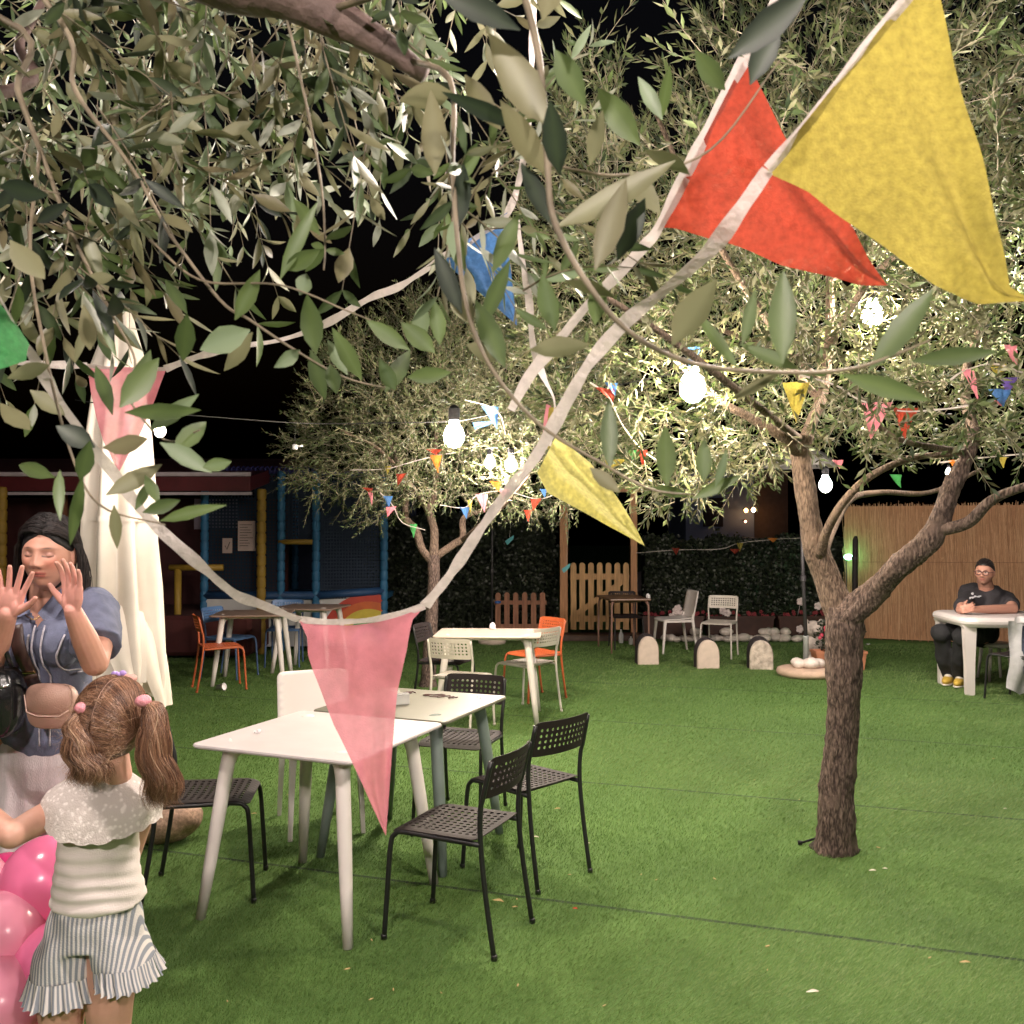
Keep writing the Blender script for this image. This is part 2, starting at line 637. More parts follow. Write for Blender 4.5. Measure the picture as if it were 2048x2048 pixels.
def gate():
    Y = 14.0
    a = P(1147, 1200, Y).x
    b = P(1252, 1200, Y).x
    t = thing('picket_gate', 'pale pine picket gate with diagonal brace between two tall posts', 'gate', (a, Y, 0))
    W = b - a
    for k in range(7):
        picket(MB(), W * k / 6, .14, 1.14).build('picket', M_PINE, t)
    MB().box((W / 2, .03, .93), (W + .1, .035, .09)).build('rail', M_PINE, t)
    MB().box((W / 2, .03, .30), (W + .1, .035, .09)).build('rail', M_PINE, t)
    ang = atan2(.58, W)
    MB().box((W / 2, .032, .615), (math.hypot(W, .52), .03, .08), Matrix.Rotation(-atan2(.55, W), 3, 'Y')).build('brace', M_PINE, t)
    MB().box((.02, .06, .93), (.12, .012, .03)).build('hinge', M_DKSTEEL, t)
    MB().box((.02, .06, .30), (.12, .012, .03)).build('hinge', M_DKSTEEL, t)
    mo = mat('orange_pine', (.40, .19, .085), rough=.6, var=.2, stretch=(6, 6, .5), bump=.2)
    f = thing('door_arch', 'tall wooden door frame of two orange pine posts and a lintel around the picket gate', 'frame', (a, Y + .12, 0))
    MB().box((-.14, 0, 1.1), (.115, .1, 2.2)).build('post', mo, f)
    MB().box((W + .13, 0, 1.1), (.095, .1, 2.2)).build('post', mo, f)
    MB().box((W / 2, -.005, 2.26), (W + .55, .09, .12)).build('lintel', mo, f)
    s = MB().box((W / 2, -.05, .045), (W + .5, .35, .09), bevel=.01).build('gate_step', mat('dark_step', (.06, .03, .02), var=.3))
    s.location = (a, Y - .05, 0)
    tag(s, 'low dark brown step under the picket gate', 'step')
    # small fence
    Yf = 13.9
    x0, x1 = P(996, 1200, Yf).x, P(1085, 1200, Yf).x
    t = thing('picket_fence', 'short reddish brown picket fence panel before the ivy, left of the gate', 'fence', (x0, Yf, 0))
    for k in range(6):
        picket(MB(), (x1 - x0) * k / 5, .05, .70 + .005 * (k % 2), w=.078).build('picket', M_PICKET, t)
    for z in (.2, .55):
        MB().box(((x1 - x0) / 2, .025, z), (x1 - x0 + .12, .03, .06)).build('rail', M_PICKET, t)
    cl = MB().box((0, 0, 0), (.09, .03, .035), bevel=.01).box((.0, -.018, .0), (.03, .012, .045), bevel=.004).build('blue_clip', mat('blue_tape', (.02, .10, .35), rough=.4))
    cl.location = (x0 + .0, Yf - .03, .56)
    tag(cl, 'small blue tape wrapped on the leftmost picket of the short fence', 'tape')


gate()

# ---------------------------------------------------------------- pebbles, planters, pots behind the chairs
def pebble(p, r, label, group, m=M_PEBBLE):
    mb = MB()
    s = random.random() * 100
    mb.ell((0, 0, 0), r, 14, 9, fn=lambda d: 1 + .16 * noise.noise(d * 1.7 + Vector((s, 0, 0))))
    o = mb.build('pebble', m, None, True)
    o.location = p
    o.rotation_euler = (0, 0, random.random() * 6)
    return tag(o, label, 'stone', group)


x0, x1 = P(1335, 1275, 13.7).x, P(1605, 1275, 13.7).x
n = 30
for i in range(n):
    u = i / (n - 1)
    rr = random.uniform(.07, .12)
    pebble((x0 + (x1 - x0) * u + random.uniform(-.03, .03), 13.7 + random.uniform(-.09, .09), rr * .5), (rr, rr * .8, rr * .55),
           'rounded whitish stone in the row edging the planters under the ivy hedge', 'white stones edging the planters')
for i in range(7):
    u = random.random()
    rr = random.uniform(.07, .1)
    pebble((x0 + (x1 - x0) * (.2 + .75 * u), 13.72, .14), (rr, rr * .8, rr * .6), 'whitish stone lying on top of the edging row of stones', 'white stones on top of the edging')

M_PLANTER = mat('brown_planter', (.055, .022, .016), rough=.6, var=.25)
M_SOIL = mat('soil', (.02, .013, .01), rough=1, var=.4)
for k, (xa, xb, lb) in enumerate(((1285, 1405, 'brown planter box under the ivy, right beside the gate'),
                                  (1412, 1545, 'brown planter box under the ivy behind the perforated white chair'),
                                  (1555, 1690, 'brown planter box under the ivy behind the tree trunk'))):
    a, b = P(xa, 1240, 14.1).x, P(xb, 1240, 14.1).x
    t = thing('planter_box', lb, 'planter', ((a + b) / 2, 14.15, 0), 0, 'brown planter boxes under the hedge')
    w = b - a
    MB().loft([[(-w / 2 * s, -.14 * s, z), (w / 2 * s, -.14 * s, z), (w / 2 * s, .14 * s, z), (-w / 2 * s, .14 * s, z)] for s, z in ((.94, 0), (1, .30), (1.03, .30), (1.03, .34), (.97, .34), (.96, .30))]).build('box', M_PLANTER, t)
    MB().box((0, 0, .315), (w * .93, .24, .02)).build('soil', M_SOIL, t)
    # low plants with a few pale blossoms
    n = 260
    p = np.stack([rng.uniform(-w / 2, w / 2, n), rng.uniform(-.1, .1, n), .33 + rng.uniform(0, .14, n)], 1)
    d = unit(np.stack([rng.normal(0, 1, n), rng.normal(0, 1, n), rng.uniform(.2, 1, n)], 1))
    vs, f = leaf_quads(p, d, unit(rng.normal(0, 1, (n, 3))), rng.uniform(.04, .08, n), rng.uniform(.02, .03, n))
    np_mesh('plants', vs, f, M_HEDGE, t, shade=np.repeat(rng.random(n), 6))
    mr = mat('red_flowers', (.22, .02, .03), rough=.6)
    mb = MB()
    for i in range(26):
        c = Vector((random.uniform(-w / 2, w / 2), -.13, .36 + random.uniform(-.03, .05)))
        for q in range(5):
            a_ = q * 1.256
            mb.ell(c + Vector((cos(a_) * .018, -.004, sin(a_) * .018)), (.013, .006, .013), 6, 4)
    mb.build('red_blossoms', mr, t, True)

M_BLOOM = mat('pale_blossom', (.75, .62, .62), rough=.5)
for (x, y, lb) in ((1352, 1222, 'pale blossom in the middle of the cluster left of the solid white chair back'), (1363, 1229, 'rightmost pale blossom of the cluster by the solid white chair'), (1356, 1217, 'topmost pale blossom of the cluster by the solid white chair'), (1345, 1233, 'lowest pale blossom of the cluster by the solid white chair'),
                  (1601, 1203, 'pinkish blossom just left of the parasol pole'), (1636, 1212, 'pinkish star shaped blossom between the parasol pole and the olive trunk'), (1600, 1258, 'low pale blossom left of the parasol pole, near the edging stones'), (1446, 1222, 'pale blossom seen under the back of the slotted white chair, left one'), (1455, 1226, 'pale blossom seen under the back of the slotted white chair, right one')):
    p = P(x, y, 13.95)
    mb = MB()
    for q in range(5):
        a_ = q * 1.256
        mb.ell((cos(a_) * .035, 0, sin(a_) * .035), (.028, .008, .028), 8, 5)
    mb.ell((0, -.012, 0), .012, 8, 5)
    mb.tube([(0, .01, 0), (.01, .1, -.12), (0, .2, -.3)], .004, 5)
    o = mb.build('blossom', M_BLOOM, None, True)
    o.location = p
    tag(o, lb, 'flower', 'pale blossoms over the planters')

# three arched half-log stones on the lawn
M_BARK2 = mat('dark_log_bark', (.03, .022, .025), rough=.9, var=.5, vscale=20, bump=.9, bscale=40)
for (x, y, w, h, lb, dk) in ((1297, 1329, .255, .34, 'leftmost arched half stone with smooth pale face, nearest the brown table', .07),
                             (1417, 1337, .265, .335, 'middle arched half stone with smooth pale face, before the white chairs', .05),
                             (1523, 1339, .27, .34, 'rightmost arched stone, rough mottled face with dark bark side', .16)):
    g = G(x, y)
    t = thing('half_round_stone', lb, 'stone', g, R(-8 if dk > .1 else 4), 'arched stones on the lawn')
    def arch(s, y_, sh=0):
        pts = [(-w / 2 * s, y_, 0), (w / 2 * s, y_, 0), (w / 2 * s, y_, h * .45 * s)]
        pts += [(w / 2 * s * cos(a) ** .9 * 1, y_, h * .45 * s + h * .55 * s * sin(a)) for a in [pi / 2 * k / 7 for k in range(1, 7)]]
        pts += [(0, y_, h * s)]
        pts += [(-w / 2 * s * cos(a) ** .9, y_, h * .45 * s + h * .55 * s * sin(a)) for a in [pi / 2 * k / 7 for k in range(6, 0, -1)]]
        pts += [(-w / 2 * s, y_, h * .45 * s)]
        return pts
    fm = M_CONC if dk < .1 else mat('mottled_stone', (.42, .36, .30), rough=.9, var=.45, vscale=16, bump=.8, bscale=40)
    MB().loft([arch(.94, -.012), arch(1, 0), arch(1, .03)]).build('face', fm, t)
    MB().loft([arch(1.015, .031), arch(1.06, .09), arch(1.07, .09 + dk), arch(.85, .16 + dk)]).build('bark', M_BARK2, t)

# white parasol pole standing in a stone disc with pebbles
g = G(1612, 1352)
t = thing('parasol', 'open pale parasol behind the right olive, its dark pole in a round stone base', 'parasol', g)
MB().lathe([(.27, 0), (.31, .02), (.325, .05), (.31, .085), (.27, .1), (.02, .1)], n=40).build('base', mat('sandstone_disc', (.50, .36, .27), rough=.9, var=.15, vscale=10, bump=.5), t, True)
MB().lathe([(.03, .1), (.03, .42), (.034, .43), (.034, .45)], n=14).build('sleeve', M_GREYSTEEL, t, True)
MB().tube([(0, 0, .45), (-.03, 0, 1.2), (-.05, 0, 2.35)], .021, 12).build('pole', M_DKSTEEL, t, True)
MB().lathe([(.021, 1.05), (.032, 1.06), (.032, 1.12), (.021, 1.13)], c=(-.025, 0, 0), n=12).build('collar', M_DKSTEEL, t)
M_CANV = mat('grey_canvas', (.22, .21, .20), rough=.85, var=.08, transl=.3)
rings = []
for rr, z in ((.42, 2.34), (.42, 2.38), (.26, 2.5), (.08, 2.57), (.01, 2.58)):
    rings.append([(-.05 + rr * cos(2 * pi * k / 48) * (1 - .06 * abs(sin(4 * pi * k / 48))), rr * sin(2 * pi * k / 48) * (1 - .06 * abs(sin(4 * pi * k / 48))), z) for k in range(48)])
MB().loft(rings, caps=False).build('canopy', M_CANV, t, True)
for k in range(8):
    a = 2 * pi * k / 8
    MB().tube([(-.05, 0, 2.62), (-.05 + .24 * cos(a), .24 * sin(a), 2.47), (-.05 + .40 * cos(a), .40 * sin(a), 2.36)], .008, 6).build('rib', M_DKSTEEL, t)
for i, (dx, dy, r_) in enumerate(((-.10, -.07, .085), (.02, -.11, .10), (.12, -.04, .09), (-.07, .09, .08), (.07, .08, .09), (.17, .05, .07))):
    pebble((g.x + dx, g.y + dy, .1 + r_ * .55), (r_, r_ * .85, r_ * .62), ['left white stone on the round parasol base', 'front middle white stone on the round parasol base', 'right front white stone on the round parasol base', 'back left white stone on the round parasol base', 'back right white stone on the round parasol base', 'small white stone at the right rim of the round parasol base'][i], 'white stones on the parasol base')

# the thin dark pole with its round base further left
g = G(984, 1287)
t = thing('parasol_pole', 'thin dark pole in a round pale base behind the far white table', 'pole', g)
MB().lathe([(.19, 0), (.2, .03), (.19, .07), (.03, .08)], n=28).build('base', M_CONC, t, True)
MB().tube([(0, 0, .07), (0, 0, 2.4)], .016, 10).build('pole', M_DKSTEEL, t, True)
MB().lathe([(.017, 1.0), (.026, 1.01), (.026, 1.07), (.017, 1.08)], n=10).build('collar', M_DKSTEEL, t)

# spotted white stone figure and terracotta pots behind the trunk
g = G(1628, 1325)
mb = MB()
mb.ell((0, 0, .2), (.13, .12, .2), 18, 12, fn=lambda d: 1 + .1 * noise.noise(d * 2))
mb.ell((-.02, -.04, .42), (.12, .11, .10), 16, 10, fn=lambda d: 1 + .1 * noise.noise(d * 3))
mb.ell((.08, -.02, .49), (.035, .03, .05), 10, 6).ell((-.1, -.02, .49), (.035, .03, .05), 10, 6)
mb.ell((-.06, -.1, .06), (.05, .08, .06), 10, 6).ell((.07, -.1, .06), (.05, .08, .06), 10, 6).ell((-.02, -.14, .40), (.05, .05, .04), 10, 6)
o = mb.build('animal_figure', mat('spotted_stone', (.58, .50, .45), rough=.8, var=.75, vscale=7, col2=(.66, .57, .51), bump=.6, bscale=25), None, True)
o.location = g
tag(o, 'squat white stone animal figure with dark spots behind the parasol pole', 'figurine')
M_TERRA = mat('terracotta', (.42, .17, .09), rough=.8, var=.15)
for (x, y, lb) in ((1648, 1338, 'terracotta planter standing just left of the tree trunk'), (1706, 1338, 'terracotta planter standing just right of the tree trunk')):
    g = G(x, y)
    t = thing('terracotta_planter', lb, 'plant pot', g, 0, 'terracotta planters by the trunk')
    MB().loft([[(-a, -b, z), (a, -b, z), (a, b, z), (-a, b, z)] for a, b, z in ((.10, .09, 0), (.12, .11, .19), (.13, .12, .19), (.13, .12, .22), (.11, .1, .22), (.11, .1, .18))]).build('pot', M_TERRA, t)
    n = 130
    p = np.stack([rng.normal(0, .05, n), rng.normal(0, .05, n), .2 + rng.uniform(0, .36, n)], 1)
    d = unit(np.stack([rng.normal(0, 1, n), rng.normal(0, 1, n), rng.uniform(0, 1, n)], 1))
    vs, f = leaf_quads(p, d, unit(rng.normal(0, 1, (n, 3))), rng.uniform(.04, .07, n), rng.uniform(.02, .03, n))
    np_mesh('plant', vs, f, M_HEDGE, t, shade=np.repeat(rng.random(n), 6))
    mb = MB()
    for i in range(7):
        mb.ell((random.uniform(-.07, .07), random.uniform(-.1, 0), random.uniform(.25, .55)), (.025, .02, .025), 8, 5)
    mb.build('flowers', mat('dark_pink_flower', (.5, .05, .09)), t, True)

# what stands beyond the hedge: a plain house wall with a lit doorway, a parked car
def beyond():
    mw = mat('blue_grey_render', (.10, .13, .24), rough=.9, var=.1, vscale=1.5)
    p = P(1440, 1030, 26)
    t = thing('house', 'bluish rendered house far beyond the hedge with small lit doorway', 'house', (p.x, 26, 0))
    MB().box((0, 1.5, 1.6), (1.9, 3, 3.2)).build('wall', mw, t)
    MB().box((1.45, 1.7, 1.75), (1.0, 3, 3.5)).build('side_wing', mat('brown_render', (.08, .05, .045), rough=.9), t)
    MB().box((0.4, 1.5, 3.32), (3.1, 3.3, .2)).build('roof', mat('dark_roof', (.03, .03, .035), rough=.8), t)
    MB().box((-.2, -.02, 2.1), (.55, .06, .8)).build('window', mat('dark_glass', (.02, .02, .03), rough=.1, bump=0), t)
    for (x, y, s, lb, c) in ((1492, 1021, .05, 'left one of two amber lamps on the far house', (1, .45, .12)), (1507, 1020, .06, 'right one of two amber lamps on the far house', (1, .55, .2)),
                             (1491, 1043, .035, 'faint reddish lamp low on the far house', (1, .4, .2))):
        q = P(x, y, 25.6)
        tt = thing('wall_lamp', lb, 'lamp', q, 0, 'amber lamps on the far house')
        MB().ell((0, 0, 0), s, 12, 8).build('globe', mat('amber_glow' + str(x), c, emit=c, estr=14 if s > .04 else 3, bump=0), tt, True)
        MB().box((0, .12, s * .9), (.06, .2, .04)).build('bracket', M_DKSTEEL, tt)
    # car
    p = P(1475, 1090, 18)
    t = thing('parked_car', 'pale grey car parked in the dark beyond the hedge, its roof showing', 'car', (p.x, 18, 0))
    mc = mat('car_paint', (.30, .27, .29), rough=.4, metal=.0, var=.05, bump=0)
    prof = [(-2.0, .35, .82), (-2.05, .7, .84), (-1.5, .92, .84), (-.9, 1.0, .82), (-.45, 1.36, .66), (.1, 1.46, .62), (.8, 1.43, .62), (1.35, 1.25, .66), (1.75, .98, .8), (1.98, .9, .82), (2.02, .5, .82)]
    rings = [[(x, -w, .3), (x, -w * 1.02, z * .62 + .1), (x, -w * .93, z - .05), (x, -w * .7, z), (x, 0, z + .02), (x, w * .7, z), (x, w * .93, z - .05), (x, w * 1.02, z * .62 + .1), (x, w, .3)] for x, z, w in prof]
    b = MB().loft([[Vector(q) for q in r] for r in rings]).build('body', mc, t, True)
    MB().box((.2, -.78, 1.16), (1.9, .02, .3)).build('side_window', MATS['dark_glass'], t)
    for x in (-1.3, 1.3):
        for y in (-.78, .78):
            w_ = MB().tube([(x, y - .1, .31), (x, y + .1, .31)], .31, 24).build('wheel', M_BLACKPL, t)
    for y in (-.6, .6):
        MB().box((-2.04, y, .68), (.04, .3, .12), bevel=.01).build('headlight', M_GREYSTEEL, t)


beyond()

# green lamp behind the trunk by the reed fence
q = P(1697, 1114, 13.9)
t = thing('green_lamp', 'small glowing green lamp on the hedge end beside the dark post', 'lamp', q)
MB().ell((0, 0, 0), (.07, .05, .045), 14, 8).build('globe', mat('green_glow', (.3, 1, .5), emit=(.25, 1, .45), estr=3, bump=0), t, True)
MB().box((0, .06, 0), (.05, .08, .02)).build('bracket', M_DKSTEEL, t)
MB().tube([(0, .1, 0), (0, .1, -1.1)], .01, 6).build('stake', M_DKSTEEL, t)
ld = bpy.data.lights.new('green_light', 'POINT'); ld.energy = 1.0; ld.color = (.2, 1, .4); ld.shadow_soft_size = .08
lo = bpy.data.objects.new('green_light', ld); COL.objects.link(lo); lo.parent = t; lo.location = (0, -.12, .02)

# ---------------------------------------------------------------- chairs and tables
def chair_mats(kind):
    return {
        'black': (mat('black_chair_shell', (.020, .0135, .014), rough=.7, spec=.3, var=.15, bump=.08, bscale=200), mat('black_tube', (.010, .010, .011), rough=.42, var=.2, bump=0)),
        'white': (mat('white_chair_shell', (.52, .47, .42), rough=.45, var=.05, bump=.05), mat('white_tube', (.52, .48, .44), rough=.42, var=.05, bump=0)),
        'orange': (mat('orange_chair_shell', (.52, .11, .035), rough=.45, var=.08, bump=.05), mat('orange_tube', (.45, .10, .035), rough=.4, var=.1, bump=0)),
        'blue': (mat('blue_chair_shell', (.10, .20, .42), rough=.45, var=.08, bump=.05), mat('blue_tube', (.07, .12, .25), rough=.4, var=.1, bump=0)),
    }[kind]


def panel(nu, nv, W, D, fn, border=1, hole=.62, th=.0035, rad=.04, closed=False):
    """perforated sheet: nu x nv cells with eight-sided holes, rounded corners, mapped through fn(u, v, offset)"""
    vs, fs, top = [], [], {}

    def rounded(x, y):
        hx, hy = W / 2, D / 2
        ax, ay = abs(x) - (hx - rad), abs(y) - (hy - rad)
        if ax > 0 and ay > 0:
            m = max(ax, ay) / math.hypot(ax, ay)
            x = math.copysign(hx - rad + ax * m, x)
            y = math.copysign(hy - rad + ay * m, y)
        return x, y

    def V(x, y, s):
        k = (round(x, 6), round(y, 6), s)
        if k not in top:
            top[k] = len(vs)
            xx, yy = rounded(x, y)
            vs.append(fn(xx, yy, s * th / 2))
        return top[k]
    dx, dy = W / nu, D / nv
    for i in range(nu):
        for j in range(nv):
            x0, y0 = -W / 2 + i * dx, -D / 2 + j * dy
            P8 = [(0, 0), (.5, 0), (1, 0), (1, .5), (1, 1), (.5, 1), (0, 1), (0, .5)]
            O = [(x0 + a * dx, y0 + b * dy) for a, b in P8]
            solid = closed or i < border or j < border or i >= nu - border or j >= nv - border
            for s in (1, -1):
                o = [V(x, y, s) for x, y in O]
                if solid:
                    fs.append(o if s > 0 else o[::-1])
                else:
                    c = []
                    for a, b in P8:
                        q = (a - .5, b - .5)
                        l = math.hypot(*q)
                        k_ = hole * .5 / l
                        c.append((x0 + (.5 + q[0] * k_) * dx, y0 + (.5 + q[1] * k_) * dy))
                    c = [V(x, y, s) for x, y in c]
                    for k in range(8):
                        q = (o[k], o[(k + 1) % 8], c[(k + 1) % 8], c[k])
                        fs.append(q if s > 0 else q[::-1])
            if not solid:
                c1 = []
                for s in (1, -1):
                    r_ = []
                    for a, b in P8:
                        q = (a - .5, b - .5)
                        k_ = hole * .5 / math.hypot(*q)
                        r_.append(V(x0 + (.5 + q[0] * k_) * dx, y0 + (.5 + q[1] * k_) * dy, s))
                    c1.append(r_)
                for k in range(8):
                    fs.append((c1[0][k], c1[0][(k + 1) % 8], c1[1][(k + 1) % 8], c1[1][k]))
    # outer rim
    edge = []
    for i in range(2 * nu): edge.append((-W / 2 + i * dx / 2, -D / 2))
    for j in range(2 * nv): edge.append((W / 2, -D / 2 + j * dy / 2))
    for i in range(2 * nu, 0, -1): edge.append((-W / 2 + i * dx / 2, D / 2))
    for j in range(2 * nv, 0, -1): edge.append((-W / 2, -D / 2 + j * dy / 2))
    n = len(edge)
    for k in range(n):
        a, b = edge[k], edge[(k + 1) % n]
        fs.append((V(*b, 1), V(*a, 1), V(*a, -1), V(*b, -1)))
    mb = MB()
    mb.add(vs, fs)
    return mb


def make_tube_chair(kind, label, group, low=False):
    """stackable chair: perforated metal seat and back on a round tube frame; faces local +X"""
    ms, mt = chair_mats(kind)
    t = thing('stacking_chair', label, 'chair', (0, 0, 0), 0, group)

    def seat_fn(x, y, o):
        z = .452 - .012 * (1 - (y / .195) ** 2) * max(0, 1 - ((x + .02) / .2) ** 2)
        if x > .12: z -= .9 * (x - .12) ** 2 / .09 * .35
        if x < -.15: z += (x + .15) ** 2 * 2
        z -= .006 * max(0, abs(y) - .17) / .025
        return (x + .015, y, z + o)
    panel(13, 12, .40, .385, seat_fn, border=1, hole=.60, rad=.035, th=.004).build('seat', ms, t, False)

    def back_fn(x, y, o):
        # x across, y up
        arc = .035 * (1 - (x / .19) ** 2)
        h = y + .687
        return (-.193 - (h - .6) * .24 - arc + o, x, h)
    panel(13, 6, .385, .165, back_fn, border=1, hole=.58, rad=.03, th=.0045).build('backrest', ms, t, False)
    rr = .0105
    n = 10
    for s in (-1, 1):
        f = smooth_path([(.238, .2 * s, 0), (.225, .196 * s, .2), (.212, .192 * s, .38), (.195, .188 * s, .422), (.155, .186 * s, .436), (0, .183 * s, .432), (-.185, .181 * s, .428)], 4)
        MB().tube(f, rr, n).build('leg', mt, t, True)
        r = smooth_path([(-.245, .185 * s, 0), (-.205, .182 * s, .25), (-.184, .18 * s, .44), (-.186, .185 * s, .56), (-.2, .188 * s, .62), (-.232, .186 * s, .755)], 4)
        MB().tube(r, rr, n).build('leg', mt, t, True)
    for x in (-.12, .12):
        MB().tube([(x, -.185, .428), (x, .185, .428)], .008, 8).build('crossbar', mt, t, True)
    mb = MB()
    for (x, y) in ((.238, .2), (.238, -.2), (-.245, .185), (-.245, -.185)):
        mb.lathe([(.0125, .001), (.0128, .018), (.011, .022)], c=(x, y, 0), n=10)
    mb.build('foot_caps', mt, t, True)
    return t


def place(root, x, y, face, label=None, first=[set()]):
    if root.name in first[0]:
        r = copy_tree(root)
    else:
        r = root
        first[0].add(root.name)
    r.location = (x, y, 0)
    r.rotation_euler = (0, 0, atan2(face[1], face[0]))
    if label: r['label'] = label
    return r


GB = 'black perforated metal chairs'
cb = make_tube_chair('black', '', GB)
place(cb, -.215, 3.87, (-.42, .19), 'black perforated chair nearest the camera, right of the white table, facing left')
place(cb, .07, 4.55, (-.34, .33), 'black perforated chair behind the nearest one, turned diagonally away beside the grey table')
place(cb, -.29, 5.42, (-.16, -.5), 'black perforated chair at the far side of the grey table, facing the camera')
place(cb, -1.40, 4.32, (.46, .06), 'black chair on the left of the white table, behind the little girl')
place(cb, -.62, 8.62, (.95, -.32), 'dark perforated chair between the far white table and the left olive trunk')
GW = 'white perforated metal chairs'
cw = make_tube_chair('white', '', GW)
place(cw, -.42, 7.72, (.36, .93), 'white perforated chair at the near side of the far white table, seen from behind')
place(cw, .14, 8.48, (-.72, .66), 'white perforated chair right of the far white table, in front of the orange one')
place(cw, 2.68, 12.1, (-.42, -.9), 'white chair with slotted back by the hedge, between two arched stones')
GO = 'orange perforated metal chairs'
co = make_tube_chair('orange', '', GO)
place(co, .22, 9.12, (-.72, -.55), 'orange chair behind the far white table, right of it')
place(co, -3.02, 9.68, (.88, .42), 'reddish orange chair at the far left table by the play structure')
GBL = 'blue chairs at the far left tables'
cl = make_tube_chair('blue', '', GBL)
place(cl, -3.15, 10.45, (.9, -.3), 'light blue chair just behind the reddish orange chair at the far left')
place(cl, -2.75, 11.35, (.1, -1), 'dark blue chair behind the second far left table, before the printed play panels')
p = P(2035, 1300, 8.9)
c7 = place(cb, p.x + .08, 9.0, (-.5, .9), 'black chair at the right edge of the photo with a grey jacket on it')
p = P(1243, 1250, 13.0)
place(cb, p.x + .05, 12.95, (.1, -1), 'black chair pushed under the brown table by the gate')


def make_plastic_chair(label, group):
    t = thing('plastic_chair', label, 'chair', (0, 0, 0), 0, group)

    def seat_fn(x, y, o):
        z = .448 + (.02 * (-(x) / .2) if x < 0 else 0) - (.25 * (x - .15) if x > .15 else 0) - .008 * (1 - (y / .2) ** 2)
        return (x + .01, y, z + o)
    panel(8, 8, .42, .42, seat_fn, hole=.5, rad=.05, th=.014, closed=True).build('seat', M_WHITEPL, t, True)

    def back_fn(x, y, o):
        h = y + .64
        return (-.195 - (h - .45) * .2 - .02 * (1 - (x / .2) ** 2) + o, x, h)
    panel(8, 8, .41, .36, back_fn, hole=.5, rad=.035, th=.014, closed=True).build('backrest', M_WHITEPL, t, True)
    for s in (-1, 1):
        MB().tube([(.225, .195 * s, 0), (.205, .185 * s, .25), (.185, .175 * s, .44)], [.015, .02, .026], 4, twist=pi / 4).build('leg', M_WHITEPL, t)
        MB().tube([(-.255, .19 * s, 0), (-.215, .185 * s, .25), (-.19, .18 * s, .45), (-.205, .18 * s, .52)], [.015, .019, .024, .02], 4, twist=pi / 4).build('leg', M_WHITEPL, t)
        MB().box((0, .18 * s, .425), (.38, .025, .035), bevel=.004).build('side_rail', M_WHITEPL, t)
    return t


cp = make_plastic_chair('', 'white plastic chairs with solid backs')
place(cp, -1.07, 5.24, (.36, -.93), 'white solid backed plastic chair behind the white table, partly behind the pink pennant')
place(cp, 2.17, 12.55, (-.98, -.18), 'white solid backed chair by the hedge seen from the side, facing left')


def square_table(label, c, ang, w, d, mtop, mleg, h=.74, th=.02, rl=(.031, .021), inset=(.11, .035), group=None, rad=.035, name='square_table'):
    t = thing(name, label, 'table', (c[0], c[1], 0), ang, group)
    def rr(s, z):
        pts = []
        hx, hy, r_ = w / 2 - s, d / 2 - s, rad
        for cx, cy, a0 in ((1, 1, 0), (-1, 1, pi / 2), (-1, -1, pi), (1, -1, 1.5 * pi)):
            for k in range(7):
                a = a0 + pi / 2 * k / 6
                pts.append((cx * (hx - r_) + r_ * cos(a), cy * (hy - r_) + r_ * sin(a), z))
        return pts
    MB().loft([rr(.014, h - th), rr(.003, h - th * .75), rr(0, h - th * .4), rr(.002, h - th * .1), rr(.006, h)]).build('tabletop', mtop, t)
    MB().loft([rr(.12, h - th - .025), rr(.10, h - th - .001)]).build('underframe', mleg, t)
    a, b = inset
    for sx in (-1, 1):
        for sy in (-1, 1):
            x0, y0, x1, y1 = sx * (w / 2 - a), sy * (d / 2 - a), sx * (w / 2 - b), sy * (d / 2 - b)
            top = h - th - .002
            pts = [(x0 - sx * .03, y0 - sy * .03, top), (x0 - sx * .01, y0 - sy * .01, top - .03), (x0, y0, top - .08)]
            pts += [(x0 + (x1 - x0) * k, y0 + (y1 - y0) * k, (top - .08) * (1 - k)) for k in (.33, .66, 1)]
            R0, R1 = rl
            MB().tube(pts, [R0 * 1.5, R0 * 1.15, R0, R0 * .9 + R1 * .1, (R0 + R1) / 2, R1], 16).build('leg', mleg, t, True)
    return t


M_TW = mat('white_laminate', (.50, .455, .46), rough=.55, var=.06, vscale=5, bump=.02, bscale=400)
M_TG = mat('greige_laminate', (.145, .14, .105), rough=.40, var=.10, vscale=6, bump=.02, bscale=400)
M_LG = mat('grey_green_leg', (.16, .20, .19), rough=.4, var=.06, bump=0)
A1 = atan2(-.31, .741)
square_table('near white square table with thick splayed white legs, in front', (-.84, 4.18), A1, .80, .80, M_TW, M_WHITEPL, group=None)
square_table('grey topped square table with grey green legs, right behind the near white one', (-.515, 4.905), A1, .76, .745, M_TG, M_LG)
M_T3 = mat('cream_laminate', (.50, .41, .35), rough=.4, var=.04, bump=0)
square_table('far white square table between the white and orange chairs', (-.20, 8.22), R(-3), .92, .66, M_T3, M_WHITEPL)
square_table('far left table with white legs beside the reddish orange chair', (-2.80, 10.15), R(6), .80, .72, mat('brown_laminate', (.30, .21, .17), rough=.35, var=.06, bump=0), M_WHITEPL)
square_table('second far left table with white legs, before the printed play panels', (-2.35, 10.95), R(-10), .74, .72, MATS['brown_laminate'], M_WHITEPL)
a = P(1213, 1200, 12.3); 
square_table('brown table with thin legs standing by the picket gate', (a.x + .27, 12.75), R(8), .56, .8, mat('dark_wood_top', (.17, .095, .06), rough=.35, var=.2), mat('brown_metal_leg', (.22, .12, .09), rough=.5), h=.72, th=.03, rl=(.014, .012), inset=(.03, .025), rad=.01)

